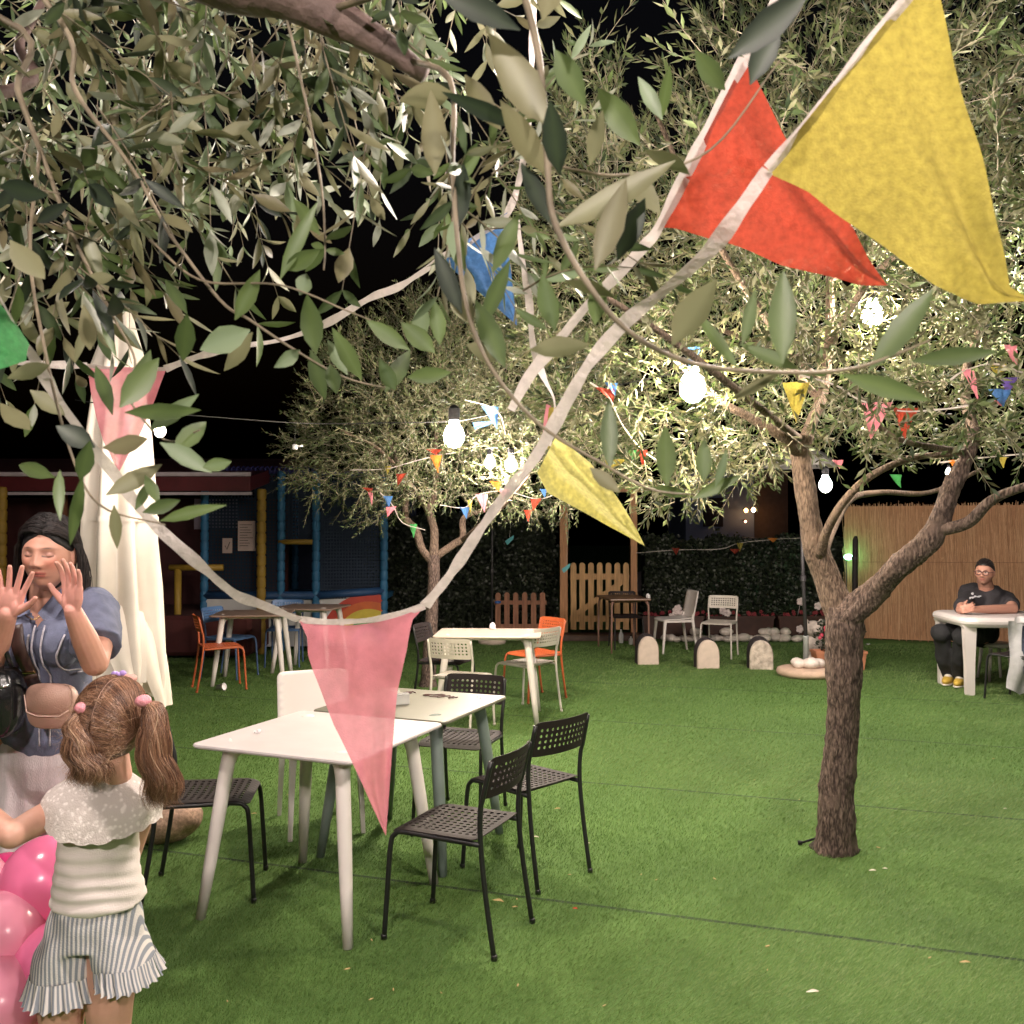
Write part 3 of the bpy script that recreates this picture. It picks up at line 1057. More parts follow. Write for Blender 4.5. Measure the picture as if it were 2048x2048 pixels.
# thick white plastic table of the seated man
def plastic_table():
    a = P(1918, 1240, 9.35)
    w, d = 1.0, .95
    t = thing('plastic_table', 'thick white plastic garden table in front of the seated man', 'table', (a.x + w / 2, 9.62, 0), R(-4))
    def rr(s, z, r_=.16):
        pts = []
        hx, hy = w / 2 - s, d / 2 - s
        for cx, cy, a0 in ((1, 1, 0), (-1, 1, pi / 2), (-1, -1, pi), (1, -1, 1.5 * pi)):
            for k in range(9):
                q = a0 + pi / 2 * k / 8
                pts.append((cx * (hx - r_) + r_ * cos(q), cy * (hy - r_) + r_ * sin(q), z))
        return pts
    MB().loft([rr(.06, .67), rr(.025, .68), rr(.004, .71), rr(0, .735), rr(.01, .762), rr(.035, .775)]).build('tabletop', M_WHITEPL, t, False)
    for sx in (-1, 1):
        for sy in (-1, 1):
            x, y = sx * (w / 2 - .10), sy * (d / 2 - .13)
            MB().loft([[(x + sx * ox * .0 + a_, y + b_, z) for a_, b_ in ((-wd, -.035), (wd, -.035), (wd, .035), (-wd, .035))]
                       for z, wd, ox in ((0, .038, 0), (.3, .043, 0), (.66, .060, 0), (.69, .08, 0))]).build('leg', M_WHITEPL, t)
    return t


plastic_table()

# ---------------------------------------------------------------- small things on and under the tables
def small(name, label, cat, loc, mb, m, rz=0, smooth=True, group=None):
    o = mb.build(name, m, None, smooth)
    o.location = loc
    o.rotation_euler = (0, 0, rz)
    return tag(o, label, cat, group)


M_PAPER = mat('white_paper', (.75, .72, .74), rough=.7, var=.05)
g = G(518, 1466, .742)
small('crumpled_paper', 'tiny crumpled white paper on the near white table', 'paper', g + Vector((0, 0, .008)),
      MB().ell((0, 0, 0), (.011, .009, .009), 12, 8, fn=lambda d: 1 + .5 * noise.noise(d * 3)).ell((-.016, -.004, -.002), (.007, .006, .006), 8, 6), M_PAPER)
g = G(800, 1408, .742)
t = thing('napkin_holder', 'low clear box on the grey table just right of the pink pennant', 'box', g, R(20))
mc = mat('clear_plastic', (.6, .6, .6), rough=.2, transp=.45, bump=0)
MB().box((0, 0, .025), (.09, .055, .05), bevel=.004).build('box', mc, t)
MB().box((0, 0, .052), (.095, .06, .005), bevel=.002).build('lid', mc, t)
for (x, y, s, k) in ((868, 1392, .05, 0), (885, 1394, .035, 1), (905, 1396, .022, 2), (820, 1386, .03, 3)):
    g = G(x, y, .742)
    mb = MB()
    q = [(s * cos(a) * (1 + .3 * sin(3 * a + k)), s * .55 * sin(a), .002 + .004 * sin(2 * a + k) ** 2) for a in np.linspace(0, 5.2, 14)]
    mb.tube(q, .0035, 6)
    small('hair_ring', ['thin dark ring lying flat on the grey table, widest of the bits', 'thin dark ring on the grey table beside the widest one',
                        'smallest thin ring near the right end of the grey table', 'short dark ring near the box on the grey table'][k], 'ring', g, mb, mat('dark_red_thread', (.08, .03, .03), rough=.5))
g = G(985, 1258, .745)
mb = MB().lathe([(.012, 0), (.026, .004), (.028, .03), (.022, .045), (.004, .06)], n=12)
mb.tube([(-.03, 0, .006), (.03, -.02, .006)], .006, 6)
small('candle_cup', 'tiny white cup on the far white table', 'cup', g, mb, M_PAPER)
g = G(1296, 1196, .725)
small('crumpled_napkin', 'little white napkin on the corner of the brown table by the gate', 'napkin', g, MB().ell((0, 0, .025), (.03, .03, .035), 10, 7, fn=lambda d: 1 + .5 * noise.noise(d * 3)), M_PAPER)
for (x, y, h, lb) in ((1242, 1274, .20, 'taller pale bottle on the ground under the brown table'), (1262, 1277, .12, 'shorter pale bottle on the ground under the brown table')):
    g = G(x, y + 12)
    t = thing('bottle', lb, 'bottle', g, 0, 'bottles under the brown table')
    MB().lathe([(.03, 0), (.034, .01), (.034, h * .62), (.014, h * .82), (.013, h)], n=14).build('body', mat('milky_glass', (.45, .45, .45), rough=.2, bump=0), t, True)
    MB().lathe([(.015, h), (.015, h + .02)], n=12).build('cap', M_BLACKPL, t)
g = G(441, 1381)
o = small('paper_cup', 'white paper cup lying on the turf below the far left table', 'cup', g + Vector((0, 0, .035)),
          MB().loft([[(r_ * cos(2 * pi * k / 18), r_ * sin(2 * pi * k / 18), z) for k in range(18)] for r_, z in ((.026, -.045), (.036, .045), (.038, .047), (.034, .045), (.025, -.04))]), M_PAPER)
o.rotation_euler = (R(80), 0, R(70))
# granite boulder
g = G(318, 1703)
mb = MB()
mb.ell((0, 0, 0), (.20, .12, .118), 40, 24, fn=lambda d: 1 + .07 * noise.noise(d * 2) - .12 * max(0, abs(d.x) - .75))
small('granite_boulder', 'speckled pink granite boulder on the turf behind the girl, left of the table', 'stone', (g.x - .03, g.y + .15, .115), mb,
      mat('pink_granite', (.42, .27, .20), rough=.7, var=.35, vscale=60, bump=.3, bscale=90, detail=8), R(18))

M_DRY = mat('dry_leaf', (.45, .33, .15), rough=.7, var=.2)
M_REDPETAL = mat('red_petal', (.55, .03, .02), rough=.6)
M_STRAW = mat('pale_straw', (.65, .6, .5), rough=.6)
bits = [(996, 1803, .05, 'long tan dry leaf on the turf right of the nearest black chair', M_DRY), (1030, 1815, .022, 'tiny tan leaf beside the long dry leaf on the turf', M_DRY),
        (1150, 1818, .02, 'small red petal on the turf right of the nearest black chair', M_REDPETAL), (1071, 1675, .035, 'short white straw on the turf under the diagonal black chair', M_STRAW),
        (1115, 1618, .03, 'small dry leaf on the turf under the diagonal chair seat', M_DRY), (508, 1628, .03, 'small orange brown leaf on the turf under the white table', M_DRY),
        (1745, 1742, .03, 'pale bit on the turf just right of the tree foot', M_STRAW), (1930, 1926, .035, 'curled dry leaf on the turf at the lower right', M_DRY),
        (1625, 1985, .04, 'pale curled stalk on the turf at the bottom right', M_STRAW), (1177, 1687, .014, 'tiny white speck on the turf by the diagonal chair foot', M_STRAW),
        (1770, 1738, .02, 'second pale bit on the turf right of the tree foot', M_STRAW), (2010, 1618, .018, 'tiny pale speck on the turf at the far right', M_STRAW)]
for x, y, s, lb, m in bits:
    g = G(x, y, .022)
    a = random.uniform(-.6, .6)
    n = 7
    s *= .55
    pts1 = [(s * (k / (n - 1) * 2 - 1), s * .28 * sin(pi * k / (n - 1)) + .0005, .004 + s * .25 * sin(3 * k / n) ** 2) for k in range(n)]
    pts2 = [(x_, -y_, z_ * .6) for x_, y_, z_ in pts1]
    mb = MB().loft([pts1, [(x_, 0, z_ * .3) for x_, y_, z_ in pts1], pts2], caps=False, closed=False)
    small('dry_leaf' if m is M_DRY else 'litter_bit', lb, 'leaf' if m is M_DRY else 'litter', g, mb, m, a)

for i in range(26):
    x, y = random.uniform(350, 2040), random.uniform(1450, 2030)
    g = G(x, y, .022); s = random.uniform(.006, .014)
    small('leaf_fleck', 'tiny dry olive leaf fleck lying loose on the turf', 'leaf', g, MB().ell((0, 0, 0), (s, s * .3, .002), 8, 4, rot=Matrix.Rotation(random.uniform(-.5, .5), 3, 'X')), M_DRY, random.uniform(0, 6), group='tiny leaf flecks on the turf')

# short dark anchoring peg at the tree foot
g = G(1608, 1690)
small('ground_peg', 'short black peg on the turf at the left of the tree foot', 'peg', g, MB().tube([(-.02, 0, .01), (.06, .01, .03)], .006, 8).lathe([(.01, 0), (.014, .02)], n=10, c=(-.02, 0, 0)), M_BLACKPL)


# ---------------------------------------------------------------- closed parasol
def closed_parasol():
    Y = 5.5
    b = P(235, 1400, Y)
    t = thing('closed_parasol', 'tall cream parasol folded shut, behind the woman', 'parasol', (b.x, Y, 0))
    m = mat('cream_canvas', (.74, .68, .61), rough=.8, var=.06, vscale=5, bump=.12, bscale=220, transl=.25)
    n = 144

    def ring(z, r, pl, sharp, ph, sx=1.0):
        out = []
        for k in range(n):
            a = 2 * pi * k / n
            w = .5 + .5 * cos(8 * a + ph + .5 * sin(a * 2 + z * 2))
            rr = r * (1 - pl + pl * w ** sharp) * (1 + .05 * sin(3 * a + z * 4))
            out.append((rr * cos(a) * sx, rr * sin(a), z))
        return out
    # main skirt, uneven hem
    rings = []
    prof = [(2.64, .12), (2.5, .15), (2.2, .185), (1.9, .205), (1.6, .23), (1.3, .258), (1.05, .28), (.9, .295), (.78, .30), (.7, .295)]
    for i, (z, r) in enumerate(prof):
        rg = ring(z, r, .32 + .1 * i / 9, .9, i * .05)
        if i >= 5:
            f = (i - 5) / 4.0
            rg = [(x * (1 + .03 * f * sin(16 * atan2(y, x))), y, z - f * .24 * max(0, sin(4 * atan2(y, x) + .9)) ** 1.5 + f * .2 * max(0, cos(3 * atan2(y, x) - .6)) ** 2) for x, y, z in rg]
        rings.append(rg)
    MB().loft(rings, caps=False).build('canopy', m, t, True)
    # folded corner flaps hanging over each other
    for k, (a, zt, zb, wd) in enumerate(((-1.9, 1.12, .66, .15), (-1.2, 1.22, .78, .13), (-.5, 1.12, .62, .12), (-2.6, 1.2, .8, .13))):
        mb = MB()
        rows = []
        for i in range(9):
            v = i / 8
            row = []
            for j in range(9):
                u = j / 8 * 2 - 1
                an = a + u * wd * (1.1 - .75 * v) / .3 * 1.4 + .3 * v
                rr = .205 + .10 * v ** .6 + .010 * cos(u * 5 + k) + .006 * k
                row.append((rr * cos(an), rr * sin(an), zt - (zt - zb) * v - .05 * u * (1 - v)))
            rows.append(row)
        mb.loft(rows, caps=False, closed=False)
        mb.build('hem_flap', m, t, True)
    # vent cap
    rings = [ring(z, r, pl, .8, .6) for z, r, pl in ((2.98, .035, .1), (2.96, .06, .12), (2.85, .085, .2), (2.72, .125, .28), (2.6, .165, .34), (2.54, .18, .36), (2.54, .17, .36))]
    MB().loft(rings, caps=False).build('vent_cap', m, t, True)
    MB().lathe([(.03, .06), (.03, 2.9)], n=14).build('pole', mat('pale_wood_pole', (.5, .38, .22), rough=.5), t, True)
    MB().lathe([(.018, 2.95), (.028, 2.98), (.024, 3.02), (.004, 3.05)], n=14).build('finial', M_GREYSTEEL, t, True)
    MB().lathe([(.2, 0), (.21, .02), (.2, .07), (.05, .09)], n=32).build('base', M_CONC, t, True)
    MB().loft([ring(1.72, .225, .3, .9, .2), ring(1.69, .228, .3, .9, .2)], caps=False).build('tie_strap', m, t, True)
    return t


closed_parasol()


# ---------------------------------------------------------------- soft play structure
def play_structure():
    mblue = mat('blue_foam', (.022, .12, .25), rough=.6, var=.12)
    myel = mat('yellow_foam', (.27, .165, .02), rough=.6, var=.15)
    mred = mat('red_vinyl', (.08, .008, .012), rough=.5, var=.15)
    mnet = bpy.data.materials.new('blue_netting')
    mnet.use_nodes = True
    N, L = mnet.node_tree.nodes, mnet.node_tree.links
    b, out = N['Principled BSDF'], N['Material Output']
    b.inputs['Base Color'].default_value = (.004, .014, .035, 1)
    b.inputs['Roughness'].default_value = .8
    tc = N.new('ShaderNodeTexCoord')
    sep = N.new('ShaderNodeSeparateXYZ')
    L.new(tc.outputs['Object'], sep.inputs[0])

    def mt(op, a, c):
        n = N.new('ShaderNodeMath'); n.operation = op
        for i, q in enumerate((a, c)):
            if isinstance(q, (int, float)): n.inputs[i].default_value = q
            else: L.new(q, n.inputs[i])
        return n.outputs[0]
    fx = mt('FRACT', mt('MULTIPLY', mt('ADD', sep.outputs[0], sep.outputs[1]), 22), 0)
    fz = mt('FRACT', mt('MULTIPLY', sep.outputs[2], 22), 0)
    cell = mt('MULTIPLY', mt('GREATER_THAN', fx, .5), mt('GREATER_THAN', fz, .5))
    tr = N.new('ShaderNodeBsdfTransparent')
    mx = N.new('ShaderNodeMixShader')
    L.new(cell, mx.inputs[0]); L.new(b.outputs[0], mx.inputs[1]); L.new(tr.outputs[0], mx.inputs[2])
    L.new(mx.outputs[0], out.inputs[0])
    Y = 12.6
    X = lambda px, Y_=Y: P(px, 1100, Y_).x
    o = (X(409), Y, 0)
    t = thing('play_structure', 'indoor style soft play frame with blue netting, padded posts and printed skirt panels', 'playground', o)
    x0 = X(409)
    for px, m_, Y_, z1 in ((409, mblue, 12.6, 2.42), (562, mblue, 12.6, 2.42), (632, mblue, 12.6, 2.42), (768, mblue, 12.75, 2.35), (590, mblue, 15.0, 2.42), (768, mblue, 15.1, 2.35)):
        x = X(px, Y_) - x0
        mb = MB()
        pr = []
        z = 0
        while z < z1:
            pr += [(.044, z), (.055, z + .02), (.055, z + .11), (.044, z + .13)]
            z += .135
        mb.lathe(pr, c=(x, Y_ - Y, 0), n=12).build('padded_post', m_, t, True)
    def netp(a, bb, z0, z1, ya, yb):
        return MB().loft([[(a, ya, z0), (bb, yb, z0)], [(a, ya, z1), (bb, yb, z1)]], caps=False, closed=False).build('net_panel', mnet, t)
    netp(0, X(562) - x0, .7, 2.4, .02, .02)
    netp(X(632) - x0, X(768, 12.75) - x0, .7, 2.36, .02, .17)
    netp(X(562) - x0, X(632) - x0, 1.45, 2.4, .02, .02)
    netp(X(768, 12.75) - x0, X(768, 15.1) - x0, .1, 2.3, .17, 2.5)
    netp(0, X(768, 15.1) - x0, .1, 2.4, 2.4, 2.5)
    # dark padded back wall deep inside, floor deck
    MB().box((1.18, 1.25, .64), (2.2, 2.2, .08)).build('deck', mblue, t)
    MB().box((1.3, 2.45, 1.4), (2.6, .04, 2.0)).build('back_panel', mat('navy_vinyl', (.010, .018, .045), rough=.8), t)
    mb = MB()
    mb.tube([(0, 0, .75), (X(632) - x0, 0, .75)], .055, 12).tube([(X(632) - x0, 0, .75), (X(768, 12.75) - x0, .15, .80)], .055, 12)
    mb.build('lower_rail', mat('dark_blue_foam', (.012, .05, .14), rough=.6), t, True)
    mb = MB()
    q = [(X(409) - x0 + (X(640) - X(409)) * k / 120, .05 * sin(k * 1.26), 2.44 + .05 * cos(k * 1.26)) for k in range(121)]
    mb.tube(q, .012, 5).tube([(0, 0, 2.44), (X(768, 12.75) - x0, .1, 2.38)], .03, 8)
    mb.build('top_rail', mat('violet_blue_foam', (.03, .03, .14), rough=.6), t, True)
    MB().tube([(X(558) - x0, -.02, 1.47), (X(626) - x0, -.02, 1.47)], .035, 12).build('crossbar', myel, t, True)
    # printed skirt with an abstract rainbow
    mw = mat('printed_banner', (.50, .49, .50), rough=.5, var=.35, vscale=1.6, col2=(.60, .60, .62), bump=.05)
    MB().loft([[(0, -.03, .06), (X(771, 12.75) - x0, .12, .06)], [(0, -.03, .70), (X(771, 12.75) - x0, .12, .78)], [(0, -.01, .70), (X(771, 12.75) - x0, .14, .78)]], caps=False, closed=False).build('skirt_panel', mw, t)
    cx, cz = X(735) - x0, .13
    xr = X(771, 12.75) - x0
    for i, (ra, rb, c) in enumerate(((.64, .53, (.42, .035, .02)), (.53, .43, (.50, .10, .02)), (.43, .30, (.52, .40, .04)), (.30, .22, (.08, .28, .10)), (.22, .12, (.03, .15, .4)))):
        rows = []
        for r_ in (ra, rb):
            row = []
            for k in range(33):
                a = pi * k / 32
                xx = cx + r_ * cos(a)
                xx = min(xx, xr - .003)
                row.append((xx, -.03 + .15 * xx / xr - .008 - .0015 * i, cz + r_ * sin(a) * (1 if r_ * cos(a) < xr - cx else 1)))
            rows.append(row)
        MB().loft(rows, caps=False, closed=False).build('rainbow_band', mat('banner_band_%s' % 'red orange yellow green blue'.split()[i], c, rough=.5), t)
    # flame coloured print at the left end
    for i, (pts, c) in enumerate((([(0.0, .60), (.12, .56), (.32, .45), (.5, .3), (.62, .14), (.75, .10), (.3, .1), (0, .35)], (.45, .04, .02)), ([(.1, .45), (.35, .38), (.55, .2), (.6, .12), (.3, .12)], (.55, .2, .03)),
                                  ([(.8, .62), (1.0, .66), (1.15, .5), (1.0, .42), (.85, .5)], (.10, .14, .3)))):
        MB().add([(x, -.03 + .15 * x / xr - .006 - .002 * i, z) for x, z in pts], [tuple(range(len(pts)))]).build('print_shape', mat('banner_shape_%d' % i, c, rough=.5), t)
    # notices
    MB().box((X(496) - x0, -.07, 1.55), (.23, .012, .40)).build('notice_board', mat('notice_paper', (.5, .38, .36), rough=.6, var=.08), t)
    mtx = mat('notice_ink', (.06, .05, .05), rough=.7)
    mb = MB()
    for i in range(9):
        w = random.uniform(.10, .18)
        mb.box((X(496) - x0 - .09 + w / 2, -.079, 1.70 - i * .035), (w, .003, .008))
    mb.build('notice_text', mtx, t)
    MB().box((X(457) - x0, -.05, 1.42), (.13, .01, .20)).build('notice_sheet', MATS['notice_paper'], t)
    MB().loft([[(X(457) - x0 + a_, -.058, 1.42 + b_)] for a_, b_ in ((-.03, -.03), (0, -.05), (.04, .05))] , caps=False, closed=False)
    MB().tube([(X(457) - x0 - .03, -.058, 1.42), (X(457) - x0 - .005, -.058, 1.37), (X(457) - x0 + .035, -.058, 1.47)], .005, 5).build('tick_mark', mtx, t)
    # ------ red pavilion to its left
    Y2 = 11.7
    X2 = lambda px: P(px, 1100, Y2).x
    o2 = (X2(3), Y2, 0)
    t = thing('red_play_pavilion', 'dark red play pavilion with yellow padded posts at the far left', 'playground', o2)
    x0 = X2(3)
    for px, m_ in ((3, myel), (339, None), (497, myel)):
        if px == 339:
            MB().tube([(X2(339) - x0, .3, .2), (X2(339) - x0, .3, 1.13)], .045, 12).build('short_post', myel, t, True)
            MB().tube([(X2(322) - x0, .3, 1.15), (X2(432) - x0, .3, 1.15)], .04, 12).build('guard_rail', myel, t, True)
        else:
            z = 0
            pr = []
            while z < 2.15:
                pr += [(.05, z), (.062, z + .02), (.062, z + .12), (.05, z + .14)]
                z += .145
            MB().lathe(pr, c=(X2(px) - x0, 0 if px == 3 else .6, 0), n=12).build('padded_post', m_, t, True)
    W = X2(500) - x0
    mwhite = mat('pale_trim', (.42, .36, .40), rough=.5)
    MB().box((W / 2 - .9, .0, 2.33), (W + 1.8, .06, .05)).build('roof_trim', mwhite, t)
    MB().loft([[(-1.8, .0, 2.30), (W, .0, 2.30), (W, 3, 2.75), (-1.8, 3, 2.75)], [(-1.8, .0, 2.12), (W, .0, 2.12), (W, 3, 2.6), (-1.8, 3, 2.6)]]).build('roof', mred, t)
    MB().box((W / 2 - .9, .06, 2.09), (W + 1.8, .05, .035)).build('roof_edge', mwhite, t)
    MB().box((W / 2 - .9, 2.0, 1.05), (W + 1.8, .05, 2.1)).build('back_wall', mat('maroon_vinyl', (.045, .008, .010), rough=.8, var=.3, vscale=3), t)
    MB().box((W / 2 - .9, 1.0, .3), (W + 1.8, 1.9, .5), bevel=.05).build('play_mat', mat('maroon_mat', (.06, .010, .010), rough=.8), t)
    for px in (60, 140, 215):
        MB().tube([(X2(px) - x0, .9, .3), (X2(px) - x0, .9, 2.15)], .035, 10).build('inner_post', mat('rust_post', (.16, .06, .03), rough=.7), t, True)
    MB().box((X2(372) - x0, 1.2, 1.85), (.6, .05, .42)).build('white_sign_panel', mat('mauve_panel', (.22, .17, .22), rough=.7), t)


play_structure()

# ---------------------------------------------------------------- olive trees
def bark_mat(name, c0, c1, sc=1.0):
    m = bpy.data.materials.new(name)
    m.use_nodes = True
    N, L = m.node_tree.nodes, m.node_tree.links
    b = N['Principled BSDF']
    tc = N.new('ShaderNodeTexCoord')
    mp = N.new('ShaderNodeMapping')
    mp.inputs['Scale'].default_value = (1, 1, .28)
    L.new(tc.outputs['Object'], mp.inputs[0])
    n1 = N.new('ShaderNodeTexNoise'); n1.inputs['Scale'].default_value = 95 * sc; n1.inputs['Detail'].default_value = 8; n1.inputs['Distortion'].default_value = .6
    n2 = N.new('ShaderNodeTexNoise'); n2.inputs['Scale'].default_value = 7 * sc; n2.inputs['Detail'].default_value = 4
    vo = N.new('ShaderNodeTexVoronoi'); vo.inputs['Scale'].default_value = 62 * sc; vo.feature = 'DISTANCE_TO_EDGE'
    for n in (n1, vo): L.new(mp.outputs[0], n.inputs['Vector'])
    L.new(tc.outputs['Object'], n2.inputs['Vector'])
    ad = N.new('ShaderNodeMath'); ad.operation = 'MULTIPLY_ADD'; ad.inputs[1].default_value = .6
    L.new(vo.outputs['Distance'], ad.inputs[0]); L.new(n1.outputs['Fac'], ad.inputs[2])
    r = N.new('ShaderNodeValToRGB')
    e = r.color_ramp.elements
    e[0].position, e[1].position = .32, .78
    e[0].color, e[1].color = (*[c * .35 for c in c0], 1), (*c1, 1)
    k = e.new(.5); k.color = (*c0, 1)
    L.new(ad.outputs[0], r.inputs[0])
    mx = N.new('ShaderNodeMix'); mx.data_type = 'RGBA'
    r2 = N.new('ShaderNodeValToRGB'); r2.color_ramp.elements[0].position = .55; r2.color_ramp.elements[1].position = .68
    L.new(n2.outputs['Fac'], r2.inputs[0])
    L.new(r2.outputs[0], mx.inputs['Factor'])
    L.new(r.outputs[0], mx.inputs['A'])
    mx.inputs['B'].default_value = (*[(a + b_) * .6 for a, b_ in zip(c0, c1)], 1)
    L.new(mx.outputs['Result'], b.inputs['Base Color'])
    b.inputs['Roughness'].default_value = .85
    bp = N.new('ShaderNodeBump'); bp.inputs['Strength'].default_value = 1.0; bp.inputs['Distance'].default_value = .012
    L.new(ad.outputs[0], bp.inputs['Height'])
    L.new(bp.outputs[0], b.inputs['Normal'])
    return m


M_BARK = bark_mat('olive_bark', (.055, .034, .028), (.20, .14, .115))
M_BARKL = bark_mat('olive_limb_bark', (.10, .066, .048), (.22, .155, .115), 1.2)
M_BARKN = mat('young_bark', (.13, .085, .075), rough=.7, var=.35, vscale=18, bump=.5, bscale=60)
M_LEAF = leaf_mat('olive_leaves', [(.018, .030, .011), (.050, .078, .024), (.088, .125, .038), (.15, .18, .075)],
                  [(.06, .060, .028), (.10, .10, .048), (.15, .15, .072), (.24, .24, .15)], transl=.26, rough=.56)
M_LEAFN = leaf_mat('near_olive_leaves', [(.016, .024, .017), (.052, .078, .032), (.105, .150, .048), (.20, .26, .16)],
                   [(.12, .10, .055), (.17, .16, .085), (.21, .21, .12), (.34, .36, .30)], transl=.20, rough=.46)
M_TWIG = mat('olive_twig', (.20, .17, .12), rough=.7, var=.3, vscale=30, bump=0)
M_TWIGN = mat('near_twig', (.20, .16, .11), rough=.6, var=.35, vscale=25, bump=.1)


def limb(mb, pts, r0, r1, n=14, k=7, rough=.10, seed=0.0, base_flare=0, fine=0):
    path = [Vector(p) for p in smooth_path(pts, k)]
    m = len(path)
    if hasattr(r0, '__len__'):
        q = np.interp(np.linspace(0, len(r0) - 1, m), range(len(r0)), r0)
    else:
        q = np.linspace(r0, r1, m)
    vs, fs = [], []
    t0 = (path[1] - path[0]).normalized()
    up = Vector((0, 1, 0)) if abs(t0.z) > .5 else Vector((0, 0, 1))
    nrm = (up - t0 * up.dot(t0)).normalized()
    for i, p in enumerate(path):
        t = (path[min(i + 1, m - 1)] - path[max(i - 1, 0)]).normalized()
        nrm = (nrm - t * nrm.dot(t)).normalized()
        bi = t.cross(nrm)
        for j in range(n):
            a = 2 * pi * j / n
            d = nrm * cos(a) + bi * sin(a)
            w = noise.noise(p * 5 + d * .8 + Vector((seed, 0, 0))) + .5 * noise.noise(Vector((cos(a) * 2.2, sin(a) * 2.2, p.z * 1.5 + seed)) * 2)
            fl = base_flare * max(0, 1 - i / m * 9) ** 2 * (1 + .6 * sin(3 * a + 1))
            e = 0
            if fine:
                s_ = Vector((p.x * 1.0 + d.x * q[i], p.y + d.y * q[i], p.z * .25)) * 55
                e = fine * (abs(noise.noise(s_)) * 1.6 + .5 * noise.noise(s_ * 2.3) - .4)
            vs.append(p + d * (q[i] * (1 + rough * 1.6 * w + fl) + e))
    for i in range(m - 1):
        for j in range(n):
            fs.append((i * n + j, i * n + (j + 1) % n, (i + 1) * n + (j + 1) % n, (i + 1) * n + j))
    fs.append(tuple(range(n - 1, -1, -1)))
    fs.append(tuple((m - 1) * n + j for j in range(n)))
    mb.add(vs, fs)
    return path


def sprigs(base, dirs, length, leaf, nodes=7, droop=.15, seedshade=None, detail=False, jit=.25, wr=.22):
    """twigs with opposite pairs of leaves; returns leaf arrays and stem arrays"""
    N = len(base)
    dirs = unit(dirs)
    side = unit(np.cross(dirs, rng.normal(0, 1, (N, 3))))
    B, D, NN, LL, SS = [], [], [], [], []
    ptsl = []
    L_ = length[:, None]
    dr = np.array([0, 0, -1.0]) * droop
    sh0 = rng.random(N) if seedshade is None else seedshade
    curve = rng.normal(0, .12, (N, 3))
    for k in range(nodes + 1):
        u = k / nodes
        p = base + dirs * L_ * u + (dr + curve) * L_ * u * u
        ptsl.append(p)
        if k == 0: continue
        tang = unit(dirs + 2 * (dr + curve) * u)
        s2 = side if k % 2 else np.cross(tang, side)
        for sg in (-1, 1):
            keep = rng.random(N) < .93
            d = unit(tang * (.75 + .5 * u) + s2 * sg * (.80) + rng.normal(0, jit * .7, (N, 3)))
            nn = unit(tang * .8 - s2 * sg * .5 + rng.normal(0, .45, (N, 3)) + np.array([0, 0, .35]))
            nn = unit(nn - d * np.sum(nn * d, 1, keepdims=True))
            B.append(p[keep]); D.append(d[keep]); NN.append(nn[keep])
            LL.append((leaf * (1 - .35 * abs(u - .55)) * rng.uniform(.7, 1.15, N))[keep])
            SS.append(np.clip(sh0 + rng.normal(0, .22, N), 0, 1)[keep])
    return np.concatenate(B), np.concatenate(D), np.concatenate(NN), np.concatenate(LL), np.concatenate(SS), np.stack(ptsl, 1)


def stems(pts, r0, r1):
    """three-sided thin stems through pts (N, K, 3)"""
    N, K, _ = pts.shape
    t = unit(np.gradient(pts, axis=1))
    a = unit(np.cross(t, np.array([.3, .5, .8])))
    b = np.cross(t, a)
    rr = np.linspace(r0, r1, K)[None, :, None]
    ring = np.stack([pts + (a * cos(q) + b * sin(q)) * rr for q in (0, 2.1, 4.2)], 2)
    vs = ring.reshape(-1, 3)
    idx = np.arange(N * K * 3).reshape(N, K, 3)
    f = []
    for j in range(3):
        f.append(np.stack([idx[:, :-1, j], idx[:, :-1, (j + 1) % 3], idx[:, 1:, (j + 1) % 3], idx[:, 1:, j]], -1).reshape(-1, 4))
    return vs, np.concatenate(f)


def rich_leaves(base, d, nrm, ln, wd, curl):
    """fuller leaves for the near branches: seven sections with a folded midrib"""
    u = np.array([0, .08, .25, .48, .70, .88, 1.0])
    w = np.array([.06, .26, .76, 1.0, .76, .36, .02])
    N = len(base)
    s = unit(np.cross(d, nrm))
    nrm = np.cross(s, d)
    U = u[None, :, None]
    c = base[:, None] + d[:, None] * ln[:, None, None] * U + nrm[:, None] * (curl * ln)[:, None, None] * (U ** 2 - U * .2)
    wv = (wd[:, None] * w[None] * .5)[..., None]
    l = c + s[:, None] * wv + nrm[:, None] * wv * .28
    r = c - s[:, None] * wv + nrm[:, None] * wv * .28
    vs = np.stack([l, c, r], 2).reshape(-1, 3)
    idx = np.arange(N * 21).reshape(N, 7, 3)
    f = []
    for j in (0, 1):
        f.append(np.stack([idx[:, :-1, j], idx[:, 1:, j], idx[:, 1:, j + 1], idx[:, :-1, j + 1]], -1).reshape(-1, 4))
    return vs, np.concatenate(f)


def inside(poly, x, y):
    """vectorised point in polygon"""
    c = np.zeros(len(x), bool)
    n = len(poly)
    for i in range(n):
        x0, y0 = poly[i]
        x1, y1 = poly[(i + 1) % n]
        q = ((y0 > y) != (y1 > y)) & (x < (x1 - x0) * (y - y0) / (y1 - y0 + 1e-9) + x0)
        c ^= q
    return c


